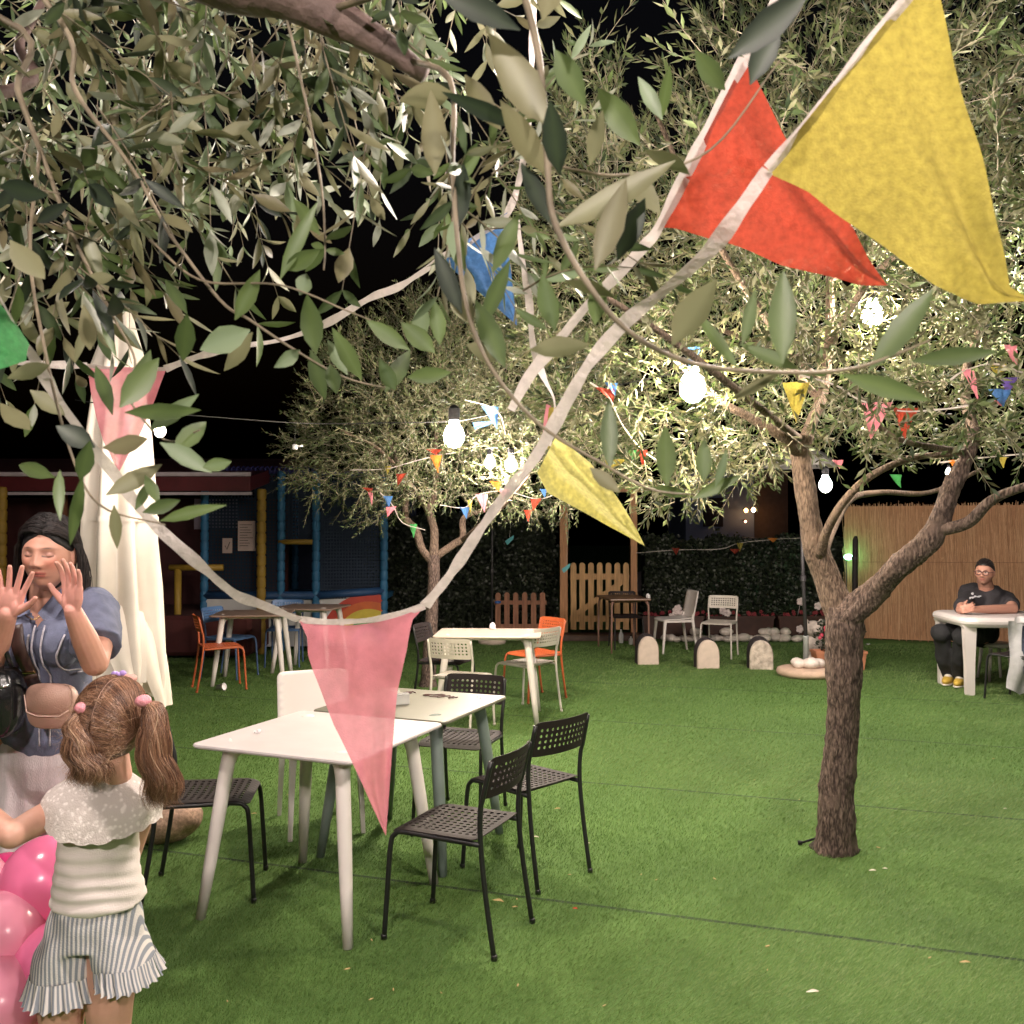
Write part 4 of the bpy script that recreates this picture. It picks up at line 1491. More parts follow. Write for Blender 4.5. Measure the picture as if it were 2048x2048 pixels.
def crown_leaves(name, parent, off, base, dirs, length, leaf, nodes, droop, m=M_LEAF, tw=M_TWIG, r=.0022, wr=.24, rich=False, shade=None):
    B, D, NN, LL, SS, pt = sprigs(base, dirs, length, leaf, nodes, droop, shade)
    W = LL * rng.uniform(wr * .8, wr * 1.2, len(LL))
    if rich:
        vs, f = rich_leaves(B, D, NN, LL, W, rng.normal(0, .12, len(LL)))
        k = 21
    else:
        vs, f = leaf_quads(B, D, NN, LL, W, .2, .05)
        k = 6
    np_mesh(name, vs, f, m, parent, smooth=rich, off=off, shade=np.repeat(SS, k) + (np.tile([-.04, .10, -.04], 7 * len(SS)) if rich else 0))
    vs, f = stems(pt, r, r * .4)
    np_mesh('twigs', vs, f, tw, parent, smooth=True, off=off)


# ---- right olive tree, trunk on the lawn, two limbs
def right_olive():
    g = G(1668, 1697)
    t = thing('olive_tree', 'olive tree with forked trunk on the right half of the lawn, big bright crown', 'tree', g)
    mb = MB()
    o = Vector(g)
    trunk = [P(1671, 1703, 4.80), P(1673, 1600, 4.78), P(1684, 1480, 4.75), P(1688, 1360, 4.72), P(1688, 1270, 4.72), P(1690, 1215, 4.72)]
    limb(mb, trunk, [.090, .086, .079, .077, .084, .098, .092], 0, n=72, k=22, rough=.12, base_flare=.16, fine=.008)
    mb.build('trunk', M_BARK, t, True, off=o)
    so = MB().ell((0, 0, 0), (.125, .12, .014), 28, 8, fn=lambda d: 1 + .15 * noise.noise(d * 3)).build('soil', M_SOIL, t, True)
    so.location = (.0, .0, .004)
    L1 = [P(1694, 1250, 4.74), P(1662, 1175, 4.76), P(1630, 1085, 4.76), P(1612, 990, 4.76), P(1600, 910, 4.76), P(1604, 870, 4.76)]
    mb = MB(); limb(mb, L1, [.080, .072, .060, .056, .052, .050, .05], 0, n=40, k=12, rough=.15, seed=3, fine=.003)
    mb.build('limb', M_BARKL, t, True, off=o)
    L2 = [P(1692, 1235, 4.70), P(1745, 1190, 4.6), P(1790, 1140, 4.45), P(1848, 1090, 4.35), P(1875, 1050, 4.3), P(1900, 985, 4.3), P(1932, 920, 4.3), P(1950, 860, 4.35)]
    mb = MB(); limb(mb, L2, [.074, .064, .054, .056, .054, .048, .040, .032, .028], 0, n=48, k=16, rough=.18, seed=7, fine=.006)
    mb.build('limb', M_BARK, t, True, off=o)
    for i, (pts, r0, r1) in enumerate((
            ([P(1640, 1110, 4.72), P(1655, 1060, 4.6), P(1690, 1000, 4.45), P(1745, 950, 4.35), P(1830, 915, 4.35), P(1930, 908, 4.4)], .027, .012),
            ([P(1872, 1062, 4.3), P(1935, 1045, 4.2), P(1985, 1000, 4.1), P(2060, 970, 4.0), P(2200, 930, 3.9)], .03, .014),
            ([P(1606, 905, 4.76), P(1585, 895, 4.7), P(1560, 870, 4.6), P(1500, 835, 4.5), P(1440, 800, 4.4), P(1330, 700, 4.2)], .036, .012),
            ([P(1604, 900, 4.76), P(1622, 850, 4.8), P(1650, 760, 4.9), P(1660, 560, 5.0), P(1640, 300, 5.1)], .038, .014),
            ([P(1950, 880, 4.35), P(1930, 760, 4.6), P(1960, 600, 4.9), P(1900, 300, 5.2)], .028, .012),
            ([P(1640, 1130, 4.8), P(1665, 1060, 5.1), P(1700, 1000, 5.4), P(1760, 985, 5.6), P(1860, 985, 5.8), P(1960, 940, 6.0)], .026, .012),
            ([P(1650, 780, 4.9), P(1520, 620, 4.4), P(1400, 420, 4.1), P(1300, 200, 3.9)], .022, .008),
            ([P(1600, 880, 4.76), P(1500, 800, 4.0), P(1300, 650, 3.5), P(1150, 560, 3.3)], .022, .007),
            ([P(1660, 560, 5.0), P(1800, 450, 4.5), P(1960, 300, 4.2), P(2100, 100, 4.0)], .02, .008),
            ([P(1655, 700, 4.9), P(1740, 560, 4.2), P(1850, 480, 3.7), P(1980, 420, 3.4)], .02, .007),
            ([P(1925, 905, 4.3), P(1780, 870, 3.9), P(1700, 760, 3.6)], .016, .006),
            ([P(1640, 800, 4.85), P(1540, 700, 5.6), P(1380, 640, 6.2), P(1250, 600, 6.6)], .022, .008))):
        mb = MB(); limb(mb, pts, r0, r1, n=12, k=6, rough=.10, seed=i * 2.7)
        mb.build('branch', M_BARKL if i != 1 else M_BARK, t, True, off=o)
    # the leaf mass, hanging sprigs, thinner towards the sky on the upper left
    N = 60000
    c = np.array([1.75, 4.9, 3.25])
    q = unit(rng.normal(0, 1, (N, 3))) * (rng.random(N) ** .38)[:, None]
    p = c + q * np.array([2.75, 2.35, 1.75])
    nz = np.array([noise.noise(Vector(v) * 1.5) + .5 * noise.noise(Vector(v) * 3.7 + Vector((9, 0, 0))) for v in p])
    x, y = PROJ(p)
    shape = [(2300, -900), (2300, 985), (2040, 930), (1950, 900), (1800, 930), (1720, 900), (1620, 885), (1540, 925), (1480, 960), (1410, 1000), (1375, 1060), (1320, 1040), (1290, 985),
             (1150, 900), (1060, 790), (1020, 600), (1025, 420), (1040, 250), (1130, 170), (1215, 60), (1250, 60), (1240, 250), (1330, 260), (1350, 130), (1420, 40), (1450, -60), (1520, -300), (1700, -900)]
    ok = inside(shape, x, y) & (nz > -.34) & (p[:, 2] > 1.75) & (np.linalg.norm(p[:, :2], axis=1) > 2.7)
    hole = ((x - 1690) ** 2 / 60 ** 2 + (y - 560) ** 2 / 26 ** 2 < 1) | ((x - 1300) ** 2 / 80 ** 2 + (y - 60) ** 2 / 120 ** 2 < 1)
    ok &= ~hole
    # keep the space just round the bulbs open
    for b in (P(1385, 775, 4.3), P(1745, 630, 4.9)):
        dd = np.linalg.norm(p - np.array(b), axis=1)
        ok &= dd > .16
        front = (np.hypot(x - PROJ(np.array(b))[0], y - PROJ(np.array(b))[1]) < 26) & (p[:, 1] < b.y)
        ok &= ~front
    p, q, nz = p[ok], q[ok], nz[ok]
    M = min(len(p), 5600)
    sel = rng.choice(len(p), M, replace=False)
    p, q = p[sel], q[sel]
    d = unit(q * .7 + rng.normal(0, .5, (M, 3)) + np.array([0, 0, .25]))
    crown_leaves('crown', t, o, p, d, rng.uniform(.14, .26, M), .060, 7, .04, wr=.27)
    return t


right_olive()


# ---- left olive tree further back
def left_olive():
    g = G(855, 1372)
    t = thing('olive_tree', 'smaller olive tree further back left, slim trunk behind the far white table', 'tree', g)
    o = Vector(g)
    D = g.y
    mb = MB(); limb(mb, [P(856, 1380, D), P(860, 1290, D), P(866, 1190, D), P(868, 1110, D)], [.085, .07, .062, .065], 0, n=20, k=8, rough=.1, base_flare=.3)
    mb.build('trunk', M_BARK, t, True, off=o)
    for i, (pts, r0, r1) in enumerate((
            ([P(868, 1125, D), P(845, 1100, D), P(832, 1060, D), P(812, 1035, D), P(812, 990, D), P(800, 940, D), P(770, 850, D)], .05, .02),
            ([P(868, 1120, D), P(868, 1060, D), P(858, 1020, D), P(872, 980, D), P(870, 900, D), P(880, 780, D)], .052, .02),
            ([P(870, 1115, D), P(905, 1090, D), P(925, 1075, D), P(928, 1035, D), P(975, 1015, D), P(1040, 960, D), P(1100, 880, D)], .045, .016),
            ([P(925, 1080, D), P(960, 1050, D - .5), P(1010, 1010, D - 1), P(1060, 950, D - 1.3)], .025, .01),
            ([P(858, 1030, D), P(830, 980, D - .6), P(760, 900, D - 1.1), P(680, 860, D - 1.2)], .026, .01))):
        mb = MB(); limb(mb, pts, r0, r1, n=12, k=6, rough=.12, seed=20 + i)
        mb.build('limb', M_BARKL, t, True, off=o)
    N = 50000
    cc = P(915, 830, D - .3)
    q = unit(rng.normal(0, 1, (N, 3))) * (rng.random(N) ** .4)[:, None]
    p = np.array(cc) + q * np.array([1.95, 1.8, 1.25])
    nz = np.array([noise.noise(Vector(v) * 1.6) + .5 * noise.noise(Vector(v) * 4 + Vector((3, 0, 0))) for v in p])
    x, y = PROJ(p)
    shape = [(620, 790), (650, 720), (700, 660), (760, 640), (800, 610), (900, 570), (1000, 560), (1100, 570), (1200, 620), (1260, 760), (1290, 900), (1280, 1000), (1180, 1035), (1090, 1022), (1000, 1020), (930, 1000),
             (870, 990), (790, 1035), (740, 1050), (700, 1030), (630, 1040), (590, 1010), (575, 960), (600, 930), (575, 890), (600, 850)]
    ok = inside(shape, x, y) & (nz > -.2)
    for b, dx in ((P(908, 880, 6.4), 34), (P(980, 930, 8.6), 14), (P(1022, 932, 8.6), 14)):
        bx, by = PROJ(np.array(b))
        ok &= ~((np.hypot(x - bx, y - by) < dx) & (p[:, 1] < b.y + .1))
    p, q = p[ok], q[ok]
    M = min(len(p), 4600)
    sel = rng.choice(len(p), M, replace=False)
    p, q = p[sel], q[sel]
    d = unit(q * .7 + rng.normal(0, .5, (M, 3)) + np.array([0, 0, .25]))
    crown_leaves('crown', t, o, p, d, rng.uniform(.14, .28, M), .056, 7, .04, r=.003, wr=.28)
    return t


left_olive()


# ---- the tree the photographer stands under
def near_olive():
    o = Vector((-1.9, .9, 0))
    t = thing('olive_tree', 'nearest olive tree whose branches and long leaves hang across the top of the view', 'tree', o)
    mb = MB(); limb(mb, [(-1.9, .9, -.02), (-1.88, .92, .6), (-1.8, 1.0, 1.3), (-1.7, 1.0, 1.9), (-1.55, 1.05, 2.25)], [.16, .13, .11, .10, .08], 0, n=24, k=8, base_flare=.3)
    mb.build('trunk', M_BARK, t, True, off=o)
    for i, (pts, r0, r1) in enumerate((
            ([(-1.6, 1.05, 2.15), (-1.2, 1.15, 2.45), (-.8, 1.2, 2.55), P(400, -60, 1.22), P(560, -18, 1.2), P(680, 40, 1.2), P(760, 85, 1.2), P(850, 150, 1.2)], .06, .011),
            ([(-1.6, 1.05, 2.2), (-1.2, 1.6, 2.7), (-.6, 2.0, 2.95), (-.2, 2.2, 3.0)], .05, .012),
            ([(-1.7, 1.0, 2.0), P(-60, 200, 1.5), P(40, 80, 1.6), P(120, -60, 1.7)], .03, .012),
            ([(-1.25, 1.15, 2.44), P(-10, 30, 1.35), P(35, 180, 1.35), P(80, 300, 1.33), P(150, 480, 1.3), P(230, 640, 1.25)], .014, .004),
            ([(-.8, 1.2, 2.55), P(120, 40, 1.25), P(150, 180, 1.25), P(260, 330, 1.22), P(340, 470, 1.2)], .011, .004),
            ([P(660, 20, 1.2), P(850, -40, 1.0), P(1000, -80, .9), P(1045, -20, .86), P(1080, 130, .84), P(1095, 330, .83), P(1108, 440, .82), P(1170, 560, .8), P(1260, 665, .8), P(1390, 728, .8), P(1560, 745, .8), P(1700, 738, .8), P(1800, 705, .8), P(1860, 680, .8)], .010, .0016),
            ([P(1095, 330, .83), P(1250, 350, .9), P(1420, 300, .95), P(1560, 120, .95)], .004, .002),
            ([P(820, 120, 1.2), P(900, 160, 1.05), P(905, 330, .98), P(915, 480, .95), P(935, 620, .93), P(985, 740, .92), P(1080, 850, .92), P(1200, 925, .92), P(1300, 978, .92), P(1390, 990, .92)], .008, .0016),
            ([P(340, 470, 1.2), P(440, 600, 1.15), P(500, 640, 1.12), P(590, 700, 1.1), P(690, 755, 1.1), P(790, 780, 1.1)], .005, .0015),
            ([P(230, 640, 1.25), P(270, 720, 1.15), P(255, 790, 1.1), P(330, 880, 1.05), P(400, 860, 1.0)], .004, .0015),
            ([P(80, 300, 1.33), P(60, 500, 1.2), P(90, 700, 1.1), P(140, 900, 1.05), P(200, 1010, 1.02), P(330, 1050, 1.0)], .006, .0015),
            ([P(560, -20, 1.2), P(600, 150, 1.2), P(640, 350, 1.15), P(650, 480, 1.12), P(648, 540, 1.1)], .005, .0015),
            ([P(300, 480, 1.2), P(400, 560, 1.15), P(560, 570, 1.1), P(690, 620, 1.1), P(740, 640, 1.08)], .004, .0015))):
        z_ = 1 if i == 0 else .45
        mb = MB(); limb(mb, pts, r0 * z_, max(.0009, r1 * z_), n=14 if r0 > .02 else 8, k=6, rough=.06, seed=40 + i)
        mb.build('branch', M_BARKN if r0 > .02 else M_TWIGN, t, True, off=o)

    # hand placed leaves along the low branches: base, tip (photo pixels), width, depth, shade
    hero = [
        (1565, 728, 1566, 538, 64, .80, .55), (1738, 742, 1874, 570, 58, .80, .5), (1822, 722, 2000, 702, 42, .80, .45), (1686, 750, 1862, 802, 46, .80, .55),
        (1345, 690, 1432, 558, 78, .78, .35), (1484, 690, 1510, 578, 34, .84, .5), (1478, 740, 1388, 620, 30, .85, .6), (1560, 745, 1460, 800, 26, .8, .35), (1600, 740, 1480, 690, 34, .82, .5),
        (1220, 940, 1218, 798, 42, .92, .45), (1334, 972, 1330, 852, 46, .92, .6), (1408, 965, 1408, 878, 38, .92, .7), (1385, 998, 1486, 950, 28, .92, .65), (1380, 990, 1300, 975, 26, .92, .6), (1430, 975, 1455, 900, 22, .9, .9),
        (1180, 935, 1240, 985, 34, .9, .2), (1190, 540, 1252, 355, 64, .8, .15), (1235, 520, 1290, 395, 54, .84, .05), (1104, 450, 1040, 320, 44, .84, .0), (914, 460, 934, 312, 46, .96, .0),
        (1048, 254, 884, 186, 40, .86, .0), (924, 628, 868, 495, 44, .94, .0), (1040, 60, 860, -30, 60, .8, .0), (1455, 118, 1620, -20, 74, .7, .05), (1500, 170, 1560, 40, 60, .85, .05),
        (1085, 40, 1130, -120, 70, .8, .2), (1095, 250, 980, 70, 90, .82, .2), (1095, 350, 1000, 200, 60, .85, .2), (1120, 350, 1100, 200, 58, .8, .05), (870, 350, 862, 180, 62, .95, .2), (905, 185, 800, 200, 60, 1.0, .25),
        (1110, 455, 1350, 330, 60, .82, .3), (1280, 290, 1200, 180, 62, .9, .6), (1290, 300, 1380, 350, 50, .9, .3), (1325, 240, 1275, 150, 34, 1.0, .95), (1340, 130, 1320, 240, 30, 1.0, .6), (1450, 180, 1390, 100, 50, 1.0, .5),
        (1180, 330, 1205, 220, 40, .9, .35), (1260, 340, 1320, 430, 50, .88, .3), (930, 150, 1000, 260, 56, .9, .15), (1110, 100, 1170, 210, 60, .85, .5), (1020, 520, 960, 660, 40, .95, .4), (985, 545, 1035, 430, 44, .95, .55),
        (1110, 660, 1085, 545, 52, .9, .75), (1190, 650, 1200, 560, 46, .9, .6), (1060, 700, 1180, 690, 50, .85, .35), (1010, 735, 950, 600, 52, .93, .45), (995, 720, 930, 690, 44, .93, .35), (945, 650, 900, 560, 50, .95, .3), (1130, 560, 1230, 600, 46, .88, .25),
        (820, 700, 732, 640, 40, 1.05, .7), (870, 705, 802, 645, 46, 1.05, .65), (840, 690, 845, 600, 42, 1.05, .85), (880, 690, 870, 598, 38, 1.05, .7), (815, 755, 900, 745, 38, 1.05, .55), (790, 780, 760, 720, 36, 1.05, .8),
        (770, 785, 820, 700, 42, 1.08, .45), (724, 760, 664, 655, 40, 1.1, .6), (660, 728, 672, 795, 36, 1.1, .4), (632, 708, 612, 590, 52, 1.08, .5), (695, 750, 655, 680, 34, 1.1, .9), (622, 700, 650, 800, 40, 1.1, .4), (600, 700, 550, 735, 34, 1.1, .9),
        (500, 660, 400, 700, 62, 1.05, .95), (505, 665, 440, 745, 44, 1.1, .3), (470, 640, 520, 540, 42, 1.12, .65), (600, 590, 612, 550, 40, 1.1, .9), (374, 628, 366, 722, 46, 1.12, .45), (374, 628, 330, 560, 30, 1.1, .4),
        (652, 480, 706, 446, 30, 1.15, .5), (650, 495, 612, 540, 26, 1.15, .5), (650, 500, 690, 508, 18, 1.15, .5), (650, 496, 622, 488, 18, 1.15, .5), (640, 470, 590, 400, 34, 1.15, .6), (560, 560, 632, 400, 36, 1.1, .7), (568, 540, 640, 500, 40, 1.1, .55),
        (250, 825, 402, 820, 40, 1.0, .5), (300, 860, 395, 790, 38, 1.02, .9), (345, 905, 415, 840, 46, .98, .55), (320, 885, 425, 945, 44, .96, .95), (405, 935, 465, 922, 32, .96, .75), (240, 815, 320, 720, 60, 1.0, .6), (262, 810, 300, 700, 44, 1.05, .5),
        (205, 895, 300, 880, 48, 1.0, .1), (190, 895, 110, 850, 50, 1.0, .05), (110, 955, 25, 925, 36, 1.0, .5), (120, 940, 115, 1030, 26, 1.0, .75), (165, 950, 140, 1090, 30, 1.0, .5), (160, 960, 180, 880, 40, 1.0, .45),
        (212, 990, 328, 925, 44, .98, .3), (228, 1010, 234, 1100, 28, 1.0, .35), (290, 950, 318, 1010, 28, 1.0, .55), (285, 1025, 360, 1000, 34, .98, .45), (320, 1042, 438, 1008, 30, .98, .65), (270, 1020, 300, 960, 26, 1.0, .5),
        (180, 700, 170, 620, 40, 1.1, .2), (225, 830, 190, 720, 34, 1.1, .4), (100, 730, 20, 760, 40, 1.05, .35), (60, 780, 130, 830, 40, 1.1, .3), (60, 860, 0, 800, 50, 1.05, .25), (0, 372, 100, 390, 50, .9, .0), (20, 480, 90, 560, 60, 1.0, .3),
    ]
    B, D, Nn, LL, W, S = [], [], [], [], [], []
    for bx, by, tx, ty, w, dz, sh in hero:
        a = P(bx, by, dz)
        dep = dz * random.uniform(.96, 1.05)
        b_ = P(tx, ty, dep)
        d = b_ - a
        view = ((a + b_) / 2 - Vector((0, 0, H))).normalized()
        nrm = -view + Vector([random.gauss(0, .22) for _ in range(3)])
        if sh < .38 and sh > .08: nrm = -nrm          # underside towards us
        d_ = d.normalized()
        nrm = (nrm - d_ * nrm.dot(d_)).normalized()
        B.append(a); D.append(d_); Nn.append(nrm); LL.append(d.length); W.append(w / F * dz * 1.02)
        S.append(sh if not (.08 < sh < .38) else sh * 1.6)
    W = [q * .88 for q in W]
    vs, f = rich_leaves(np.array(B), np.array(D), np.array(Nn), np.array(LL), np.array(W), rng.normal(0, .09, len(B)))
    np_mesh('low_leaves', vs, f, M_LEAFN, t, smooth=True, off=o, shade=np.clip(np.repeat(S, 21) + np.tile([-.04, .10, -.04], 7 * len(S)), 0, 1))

    # the hanging mass of sprigs at the upper left, two depths
    def mass(shape, n, d0, d1, leaf, lmin, lmax, nodes, wr, name):
        xs = np.array([q[0] for q in shape]); ys = np.array([q[1] for q in shape])
        out = []
        while len(out) < n:
            x = random.uniform(xs.min(), xs.max()); y = random.uniform(ys.min(), ys.max())
            if inside(shape, np.array([x]), np.array([y]))[0]:
                dd = random.uniform(d0, d1)
                out.append(P(x, y, dd))
        p = np.array(out)
        d = unit(rng.normal(0, .7, (n, 3)) + np.array([.25, 0, -.55]))
        crown_leaves(name, t, o, p, d, rng.uniform(lmin, lmax, n), leaf, nodes, .25, M_LEAFN, M_TWIGN, .0016, wr, rich=True)
    mass([(-150, -150), (1000, -150), (980, 60), (930, 260), (900, 400), (760, 420), (640, 300), (560, 380), (520, 480), (330, 470), (200, 500), (120, 620), (-150, 700)], 160, 1.22, 1.9, .070, .12, .24, 5, .30, 'hanging_leaves')
    mass([(-150, -150), (980, -150), (900, 60), (700, 200), (560, 330), (400, 400), (200, 430), (60, 520), (-150, 560)], 200, 1.8, 2.9, .066, .14, .28, 6, .27, 'upper_leaves')
    mass([(860, 140), (1060, 180), (1080, 560), (1000, 640), (900, 560), (850, 400)], 16, 1.0, 1.4, .055, .10, .18, 5, .24, 'middle_leaves')
    return t


near_olive()

# ---------------------------------------------------------------- bunting
def cloth_mat(name, c, transp=.12, transl=.35):
    return mat(name, c, rough=.75, var=.20, vscale=130, bump=.5, bscale=420, transl=transl, transp=transp, detail=9)


CLOTH = {'pink': mat('pink_felt', (.70, .24, .30), rough=.75, var=.07, vscale=60, bump=.35, bscale=420, transl=.4, transp=.14, detail=8), 'yellow': cloth_mat('yellow_felt', (.34, .28, .055), 0, .5),
         'red': cloth_mat('red_felt', (.34, .045, .024), .06, .5), 'blue': cloth_mat('blue_felt', (.07, .19, .46), .08),
         'green': cloth_mat('green_felt', (.06, .30, .09), .08), 'orange': cloth_mat('orange_felt', (.62, .20, .03), .06),
         'purple': cloth_mat('purple_felt', (.12, .07, .30), .06)}
M_RIB = mat('white_ribbon', (.54, .48, .46), rough=.6, var=.12, vscale=60, bump=.6, bscale=110, transl=.35, transp=.10)


def resample(pl, n):
    pts = [np.array(P(*q)) for q in pl]
    d = [0]
    for a, b in zip(pts, pts[1:]): d.append(d[-1] + np.linalg.norm(b - a))
    d = np.array(d) / d[-1]
    u = np.linspace(0, 1, n)
    return np.stack([np.interp(u, d, [p[i] for p in pts]) for i in range(3)], 1)


def pennant(name, color, left, right, parent, off, n=26, m=18, wave=.006, ph=0.0, top_sag=0.0):
    l, r = resample(left, n), resample(right, n)
    rows = []
    for i in range(n):
        v = i / (n - 1)
        row = []
        w = np.linalg.norm(r[i] - l[i])
        for j in range(m):
            u = j / (m - 1)
            p = l[i] * (1 - u) + r[i] * u
            p = p + np.array([0, 1, 0]) * wave * (.5 * noise.noise(Vector((u * 4 + ph, v * 5, ph))) * 2 + sin(u * 7 + ph + v * 2) + .5 * sin(u * 13 + v * 5 + ph * 2)) * min(1, w / .05)
            p = p - np.array([0, 0, 1]) * top_sag * 4 * u * (1 - u) * (1 - v) ** 2
            row.append(tuple(p))
        rows.append(row)
    mb = MB().loft(rows, caps=False, closed=False)
    return mb.build(name, CLOTH[color], parent, True, off)


def ribbon(pts, width, parent, off, ph=0.0, tw=1.0, name='ribbon', k=10):
    path = smooth_path([P(*q) for q in pts], k)
    n = len(path)
    rows = [[], [], []]
    L_ = 0
    for i, p in enumerate(path):
        t = path[min(i + 1, n - 1)] - path[max(i - 1, 0)]
        t /= np.linalg.norm(t) + 1e-9
        if i: L_ += np.linalg.norm(path[i] - path[i - 1])
        view = p - np.array([0, 0, H]); view /= np.linalg.norm(view)
        s = np.cross(t, (0, 1, .15)); s /= np.linalg.norm(s) + 1e-9
        b = np.cross(t, s)
        a = tw * (.9 * sin(L_ * 9 + ph) + .5 * sin(L_ * 23 + ph * 2))
        d = s * cos(a) + b * sin(a)
        w = width * .43 * (1 + .16 * sin(L_ * 40 + ph) + .08 * sin(L_ * 97 + ph))
        rows[0].append(tuple(p - d * w)); rows[1].append(tuple(p + b * .0012)); rows[2].append(tuple(p + d * w))
    return MB().loft(rows, caps=False, closed=False).build(name, M_RIB, parent, True, off)


def bunting(label, loc, group=None):
    t = thing('bunting', label, 'bunting', loc, 0, group)
    return t, tuple(loc)


# the nearest string: green, pink in the middle, big yellow at the right
t, o = bunting('nearest bunting ribbon with green, pink and big yellow pennants, sagging across the view', P(700, 1243, 1.5))
ribbon([(-60, 520, .9), (-5, 590, .95), (30, 650, 1.0), (62, 705, 1.05), (110, 790, 1.1), (175, 880, 1.15), (230, 950, 1.2), (300, 1040, 1.25), (400, 1130, 1.3), (470, 1188, 1.38), (530, 1212, 1.44), (598, 1240, 1.5)], .0175, t, o, .3, .55)
ribbon([(598, 1239, 1.5), (660, 1244, 1.5), (740, 1240, 1.5), (800, 1228, 1.5), (850, 1212, 1.5)], .012, t, o, 1, .2)
ribbon([(850, 1212, 1.5), (900, 1150, 1.45), (960, 1060, 1.36), (1010, 990, 1.3), (1070, 915, 1.24), (1130, 810, 1.17), (1180, 725, 1.12), (1250, 645, 1.08), (1330, 580, 1.04), (1420, 500, 1.0), (1480, 420, .97), (1535, 340, .95)], .0185, t, o, 2.2, .5)
ribbon([(1535, 338, .95), (1620, 240, .94), (1710, 120, .92), (1850, -50, .90), (1960, -220, .88)], .012, t, o, .5, .3)
pennant('pennant', 'pink', [(598, 1240, 1.5), (617, 1281, 1.5), (613, 1302, 1.5), (625, 1344, 1.5), (666, 1450, 1.5), (702, 1522, 1.5), (771, 1670, 1.5)],
        [(851, 1212, 1.5), (823, 1242, 1.5), (813, 1299, 1.5), (794, 1384, 1.5), (788, 1450, 1.5), (784, 1502, 1.5), (772, 1671, 1.5)], t, o, wave=.004, top_sag=.018)
pennant('pennant', 'yellow', [(1535, 338, .95), (1620, 380, .95), (1704, 442, .94), (1790, 510, .93), (1875, 572, .92), (1955, 608, .90), (2075, 600, .88)],
        [(1880, -90, .90), (1888, 0, .90), (1931, 215, .90), (1965, 320, .9), (1989, 413, .89), (2020, 578, .885), (2076, 601, .88)], t, o, wave=.006, ph=1)
pennant('pennant', 'green', [(-110, 470, .93), (-100, 600, .93), (-60, 700, .94), (-20, 745, .95)], [(45, 668, 1.0), (60, 690, 1.0), (52, 722, .98), (-19, 746, .95)], t, o, wave=.004, ph=2)

t, o = bunting('second near bunting ribbon with one red pennant, behind the big yellow one', P(1318, 454, 1.15))
ribbon([(1490, 116, 1.15), (1440, 210, 1.15), (1380, 330, 1.15), (1318, 454, 1.15), (1290, 490, 1.16), (1240, 545, 1.18), (1175, 610, 1.2), (1110, 690, 1.24), (1060, 750, 1.28), (1022, 820, 1.3)], .017, t, o, 1.5, .5)
ribbon([(1490, 116, 1.15), (1540, 20, 1.15), (1580, -80, 1.15)], .012, t, o, .5, .3)
pennant('pennant', 'red', [(1318, 454, 1.15), (1345, 452, 1.15), (1473, 487, 1.14), (1570, 530, 1.13), (1663, 553, 1.12), (1720, 571, 1.11), (1775, 571, 1.1)],
        [(1490, 116, 1.15), (1500, 122, 1.15), (1572, 268, 1.14), (1640, 370, 1.13), (1690, 430, 1.12), (1735, 515, 1.11), (1776, 572, 1.1)], t, o, wave=.005, ph=.4)

t, o = bunting('bunting ribbon running from the closed parasol to a blue pennant in the leaves', P(893, 515, 1.9))
ribbon([(-60, 712, 2.0), (60, 727, 2.1), (174, 731, 2.2)], .019, t, o, 0, .4)
ribbon([(174, 731, 2.2), (250, 740, 2.2), (330, 738, 2.2)], .010, t, o, 0, .2)
ribbon([(330, 738, 2.2), (400, 712, 2.17), (470, 694, 2.13), (560, 680, 2.1), (650, 648, 2.06), (740, 596, 2.02), (800, 572, 1.97), (893, 512, 1.9), (960, 470, 1.9), (1015, 425, 1.9), (1045, 330, 1.95), (1060, 200, 2.0), (1070, -60, 2.1)], .018, t, o, 2, .7)
pennant('pennant', 'blue', [(880, 520, 1.9), (905, 540, 1.9), (935, 562, 1.9), (980, 605, 1.9), (1033, 650, 1.9)], [(1015, 425, 1.9), (1010, 455, 1.9), (1018, 510, 1.9), (1026, 580, 1.9), (1034, 651, 1.9)], t, o, wave=.005, ph=3)
pennant('pennant', 'pink', [(174, 731, 2.2), (180, 790, 2.2), (205, 880, 2.2), (236, 945, 2.2)], [(330, 738, 2.2), (312, 790, 2.2), (285, 860, 2.2), (237, 946, 2.2)], t, o, wave=.005, ph=1)

CLOTH['pale_yellow'] = cloth_mat('pale_yellow_felt', (.66, .60, .20), .05, .6)  # lighter copy of the yellow felt: light missing on this pennant is in its colour
t, o = bunting('twisted bunting ribbon hanging down to a crumpled yellow pennant above the yard', P(1100, 850, 1.7))
ribbon([(1035, 440, 1.85), (1045, 520, 1.83), (1058, 600, 1.8), (1066, 690, 1.78), (1085, 750, 1.75), (1108, 800, 1.72), (1106, 850, 1.7), (1095, 890, 1.68)], .016, t, o, .8, .9)
pennant('pennant', 'pale_yellow', [(1075, 945, 1.62), (1095, 985, 1.62), (1160, 1020, 1.6), (1210, 1048, 1.58), (1289, 1092, 1.55)], [(1112, 872, 1.68), (1180, 925, 1.66), (1227, 985, 1.63), (1265, 1045, 1.6), (1290, 1093, 1.55)], t, o, wave=.010, ph=2.2)
pennant('pennant', 'pink', [(1093, 808, 1.73), (1088, 835, 1.73), (1085, 872, 1.72)], [(1102, 812, 1.72), (1100, 840, 1.72), (1087, 874, 1.72)], t, o, n=8, m=5, wave=.001)
pennant('pennant', 'yellow', [(1098, 815, 1.715), (1094, 850, 1.71), (1095, 900, 1.7)], [(1113, 815, 1.71), (1112, 850, 1.71), (1099, 895, 1.7)], t, o, n=8, m=5, wave=.001)


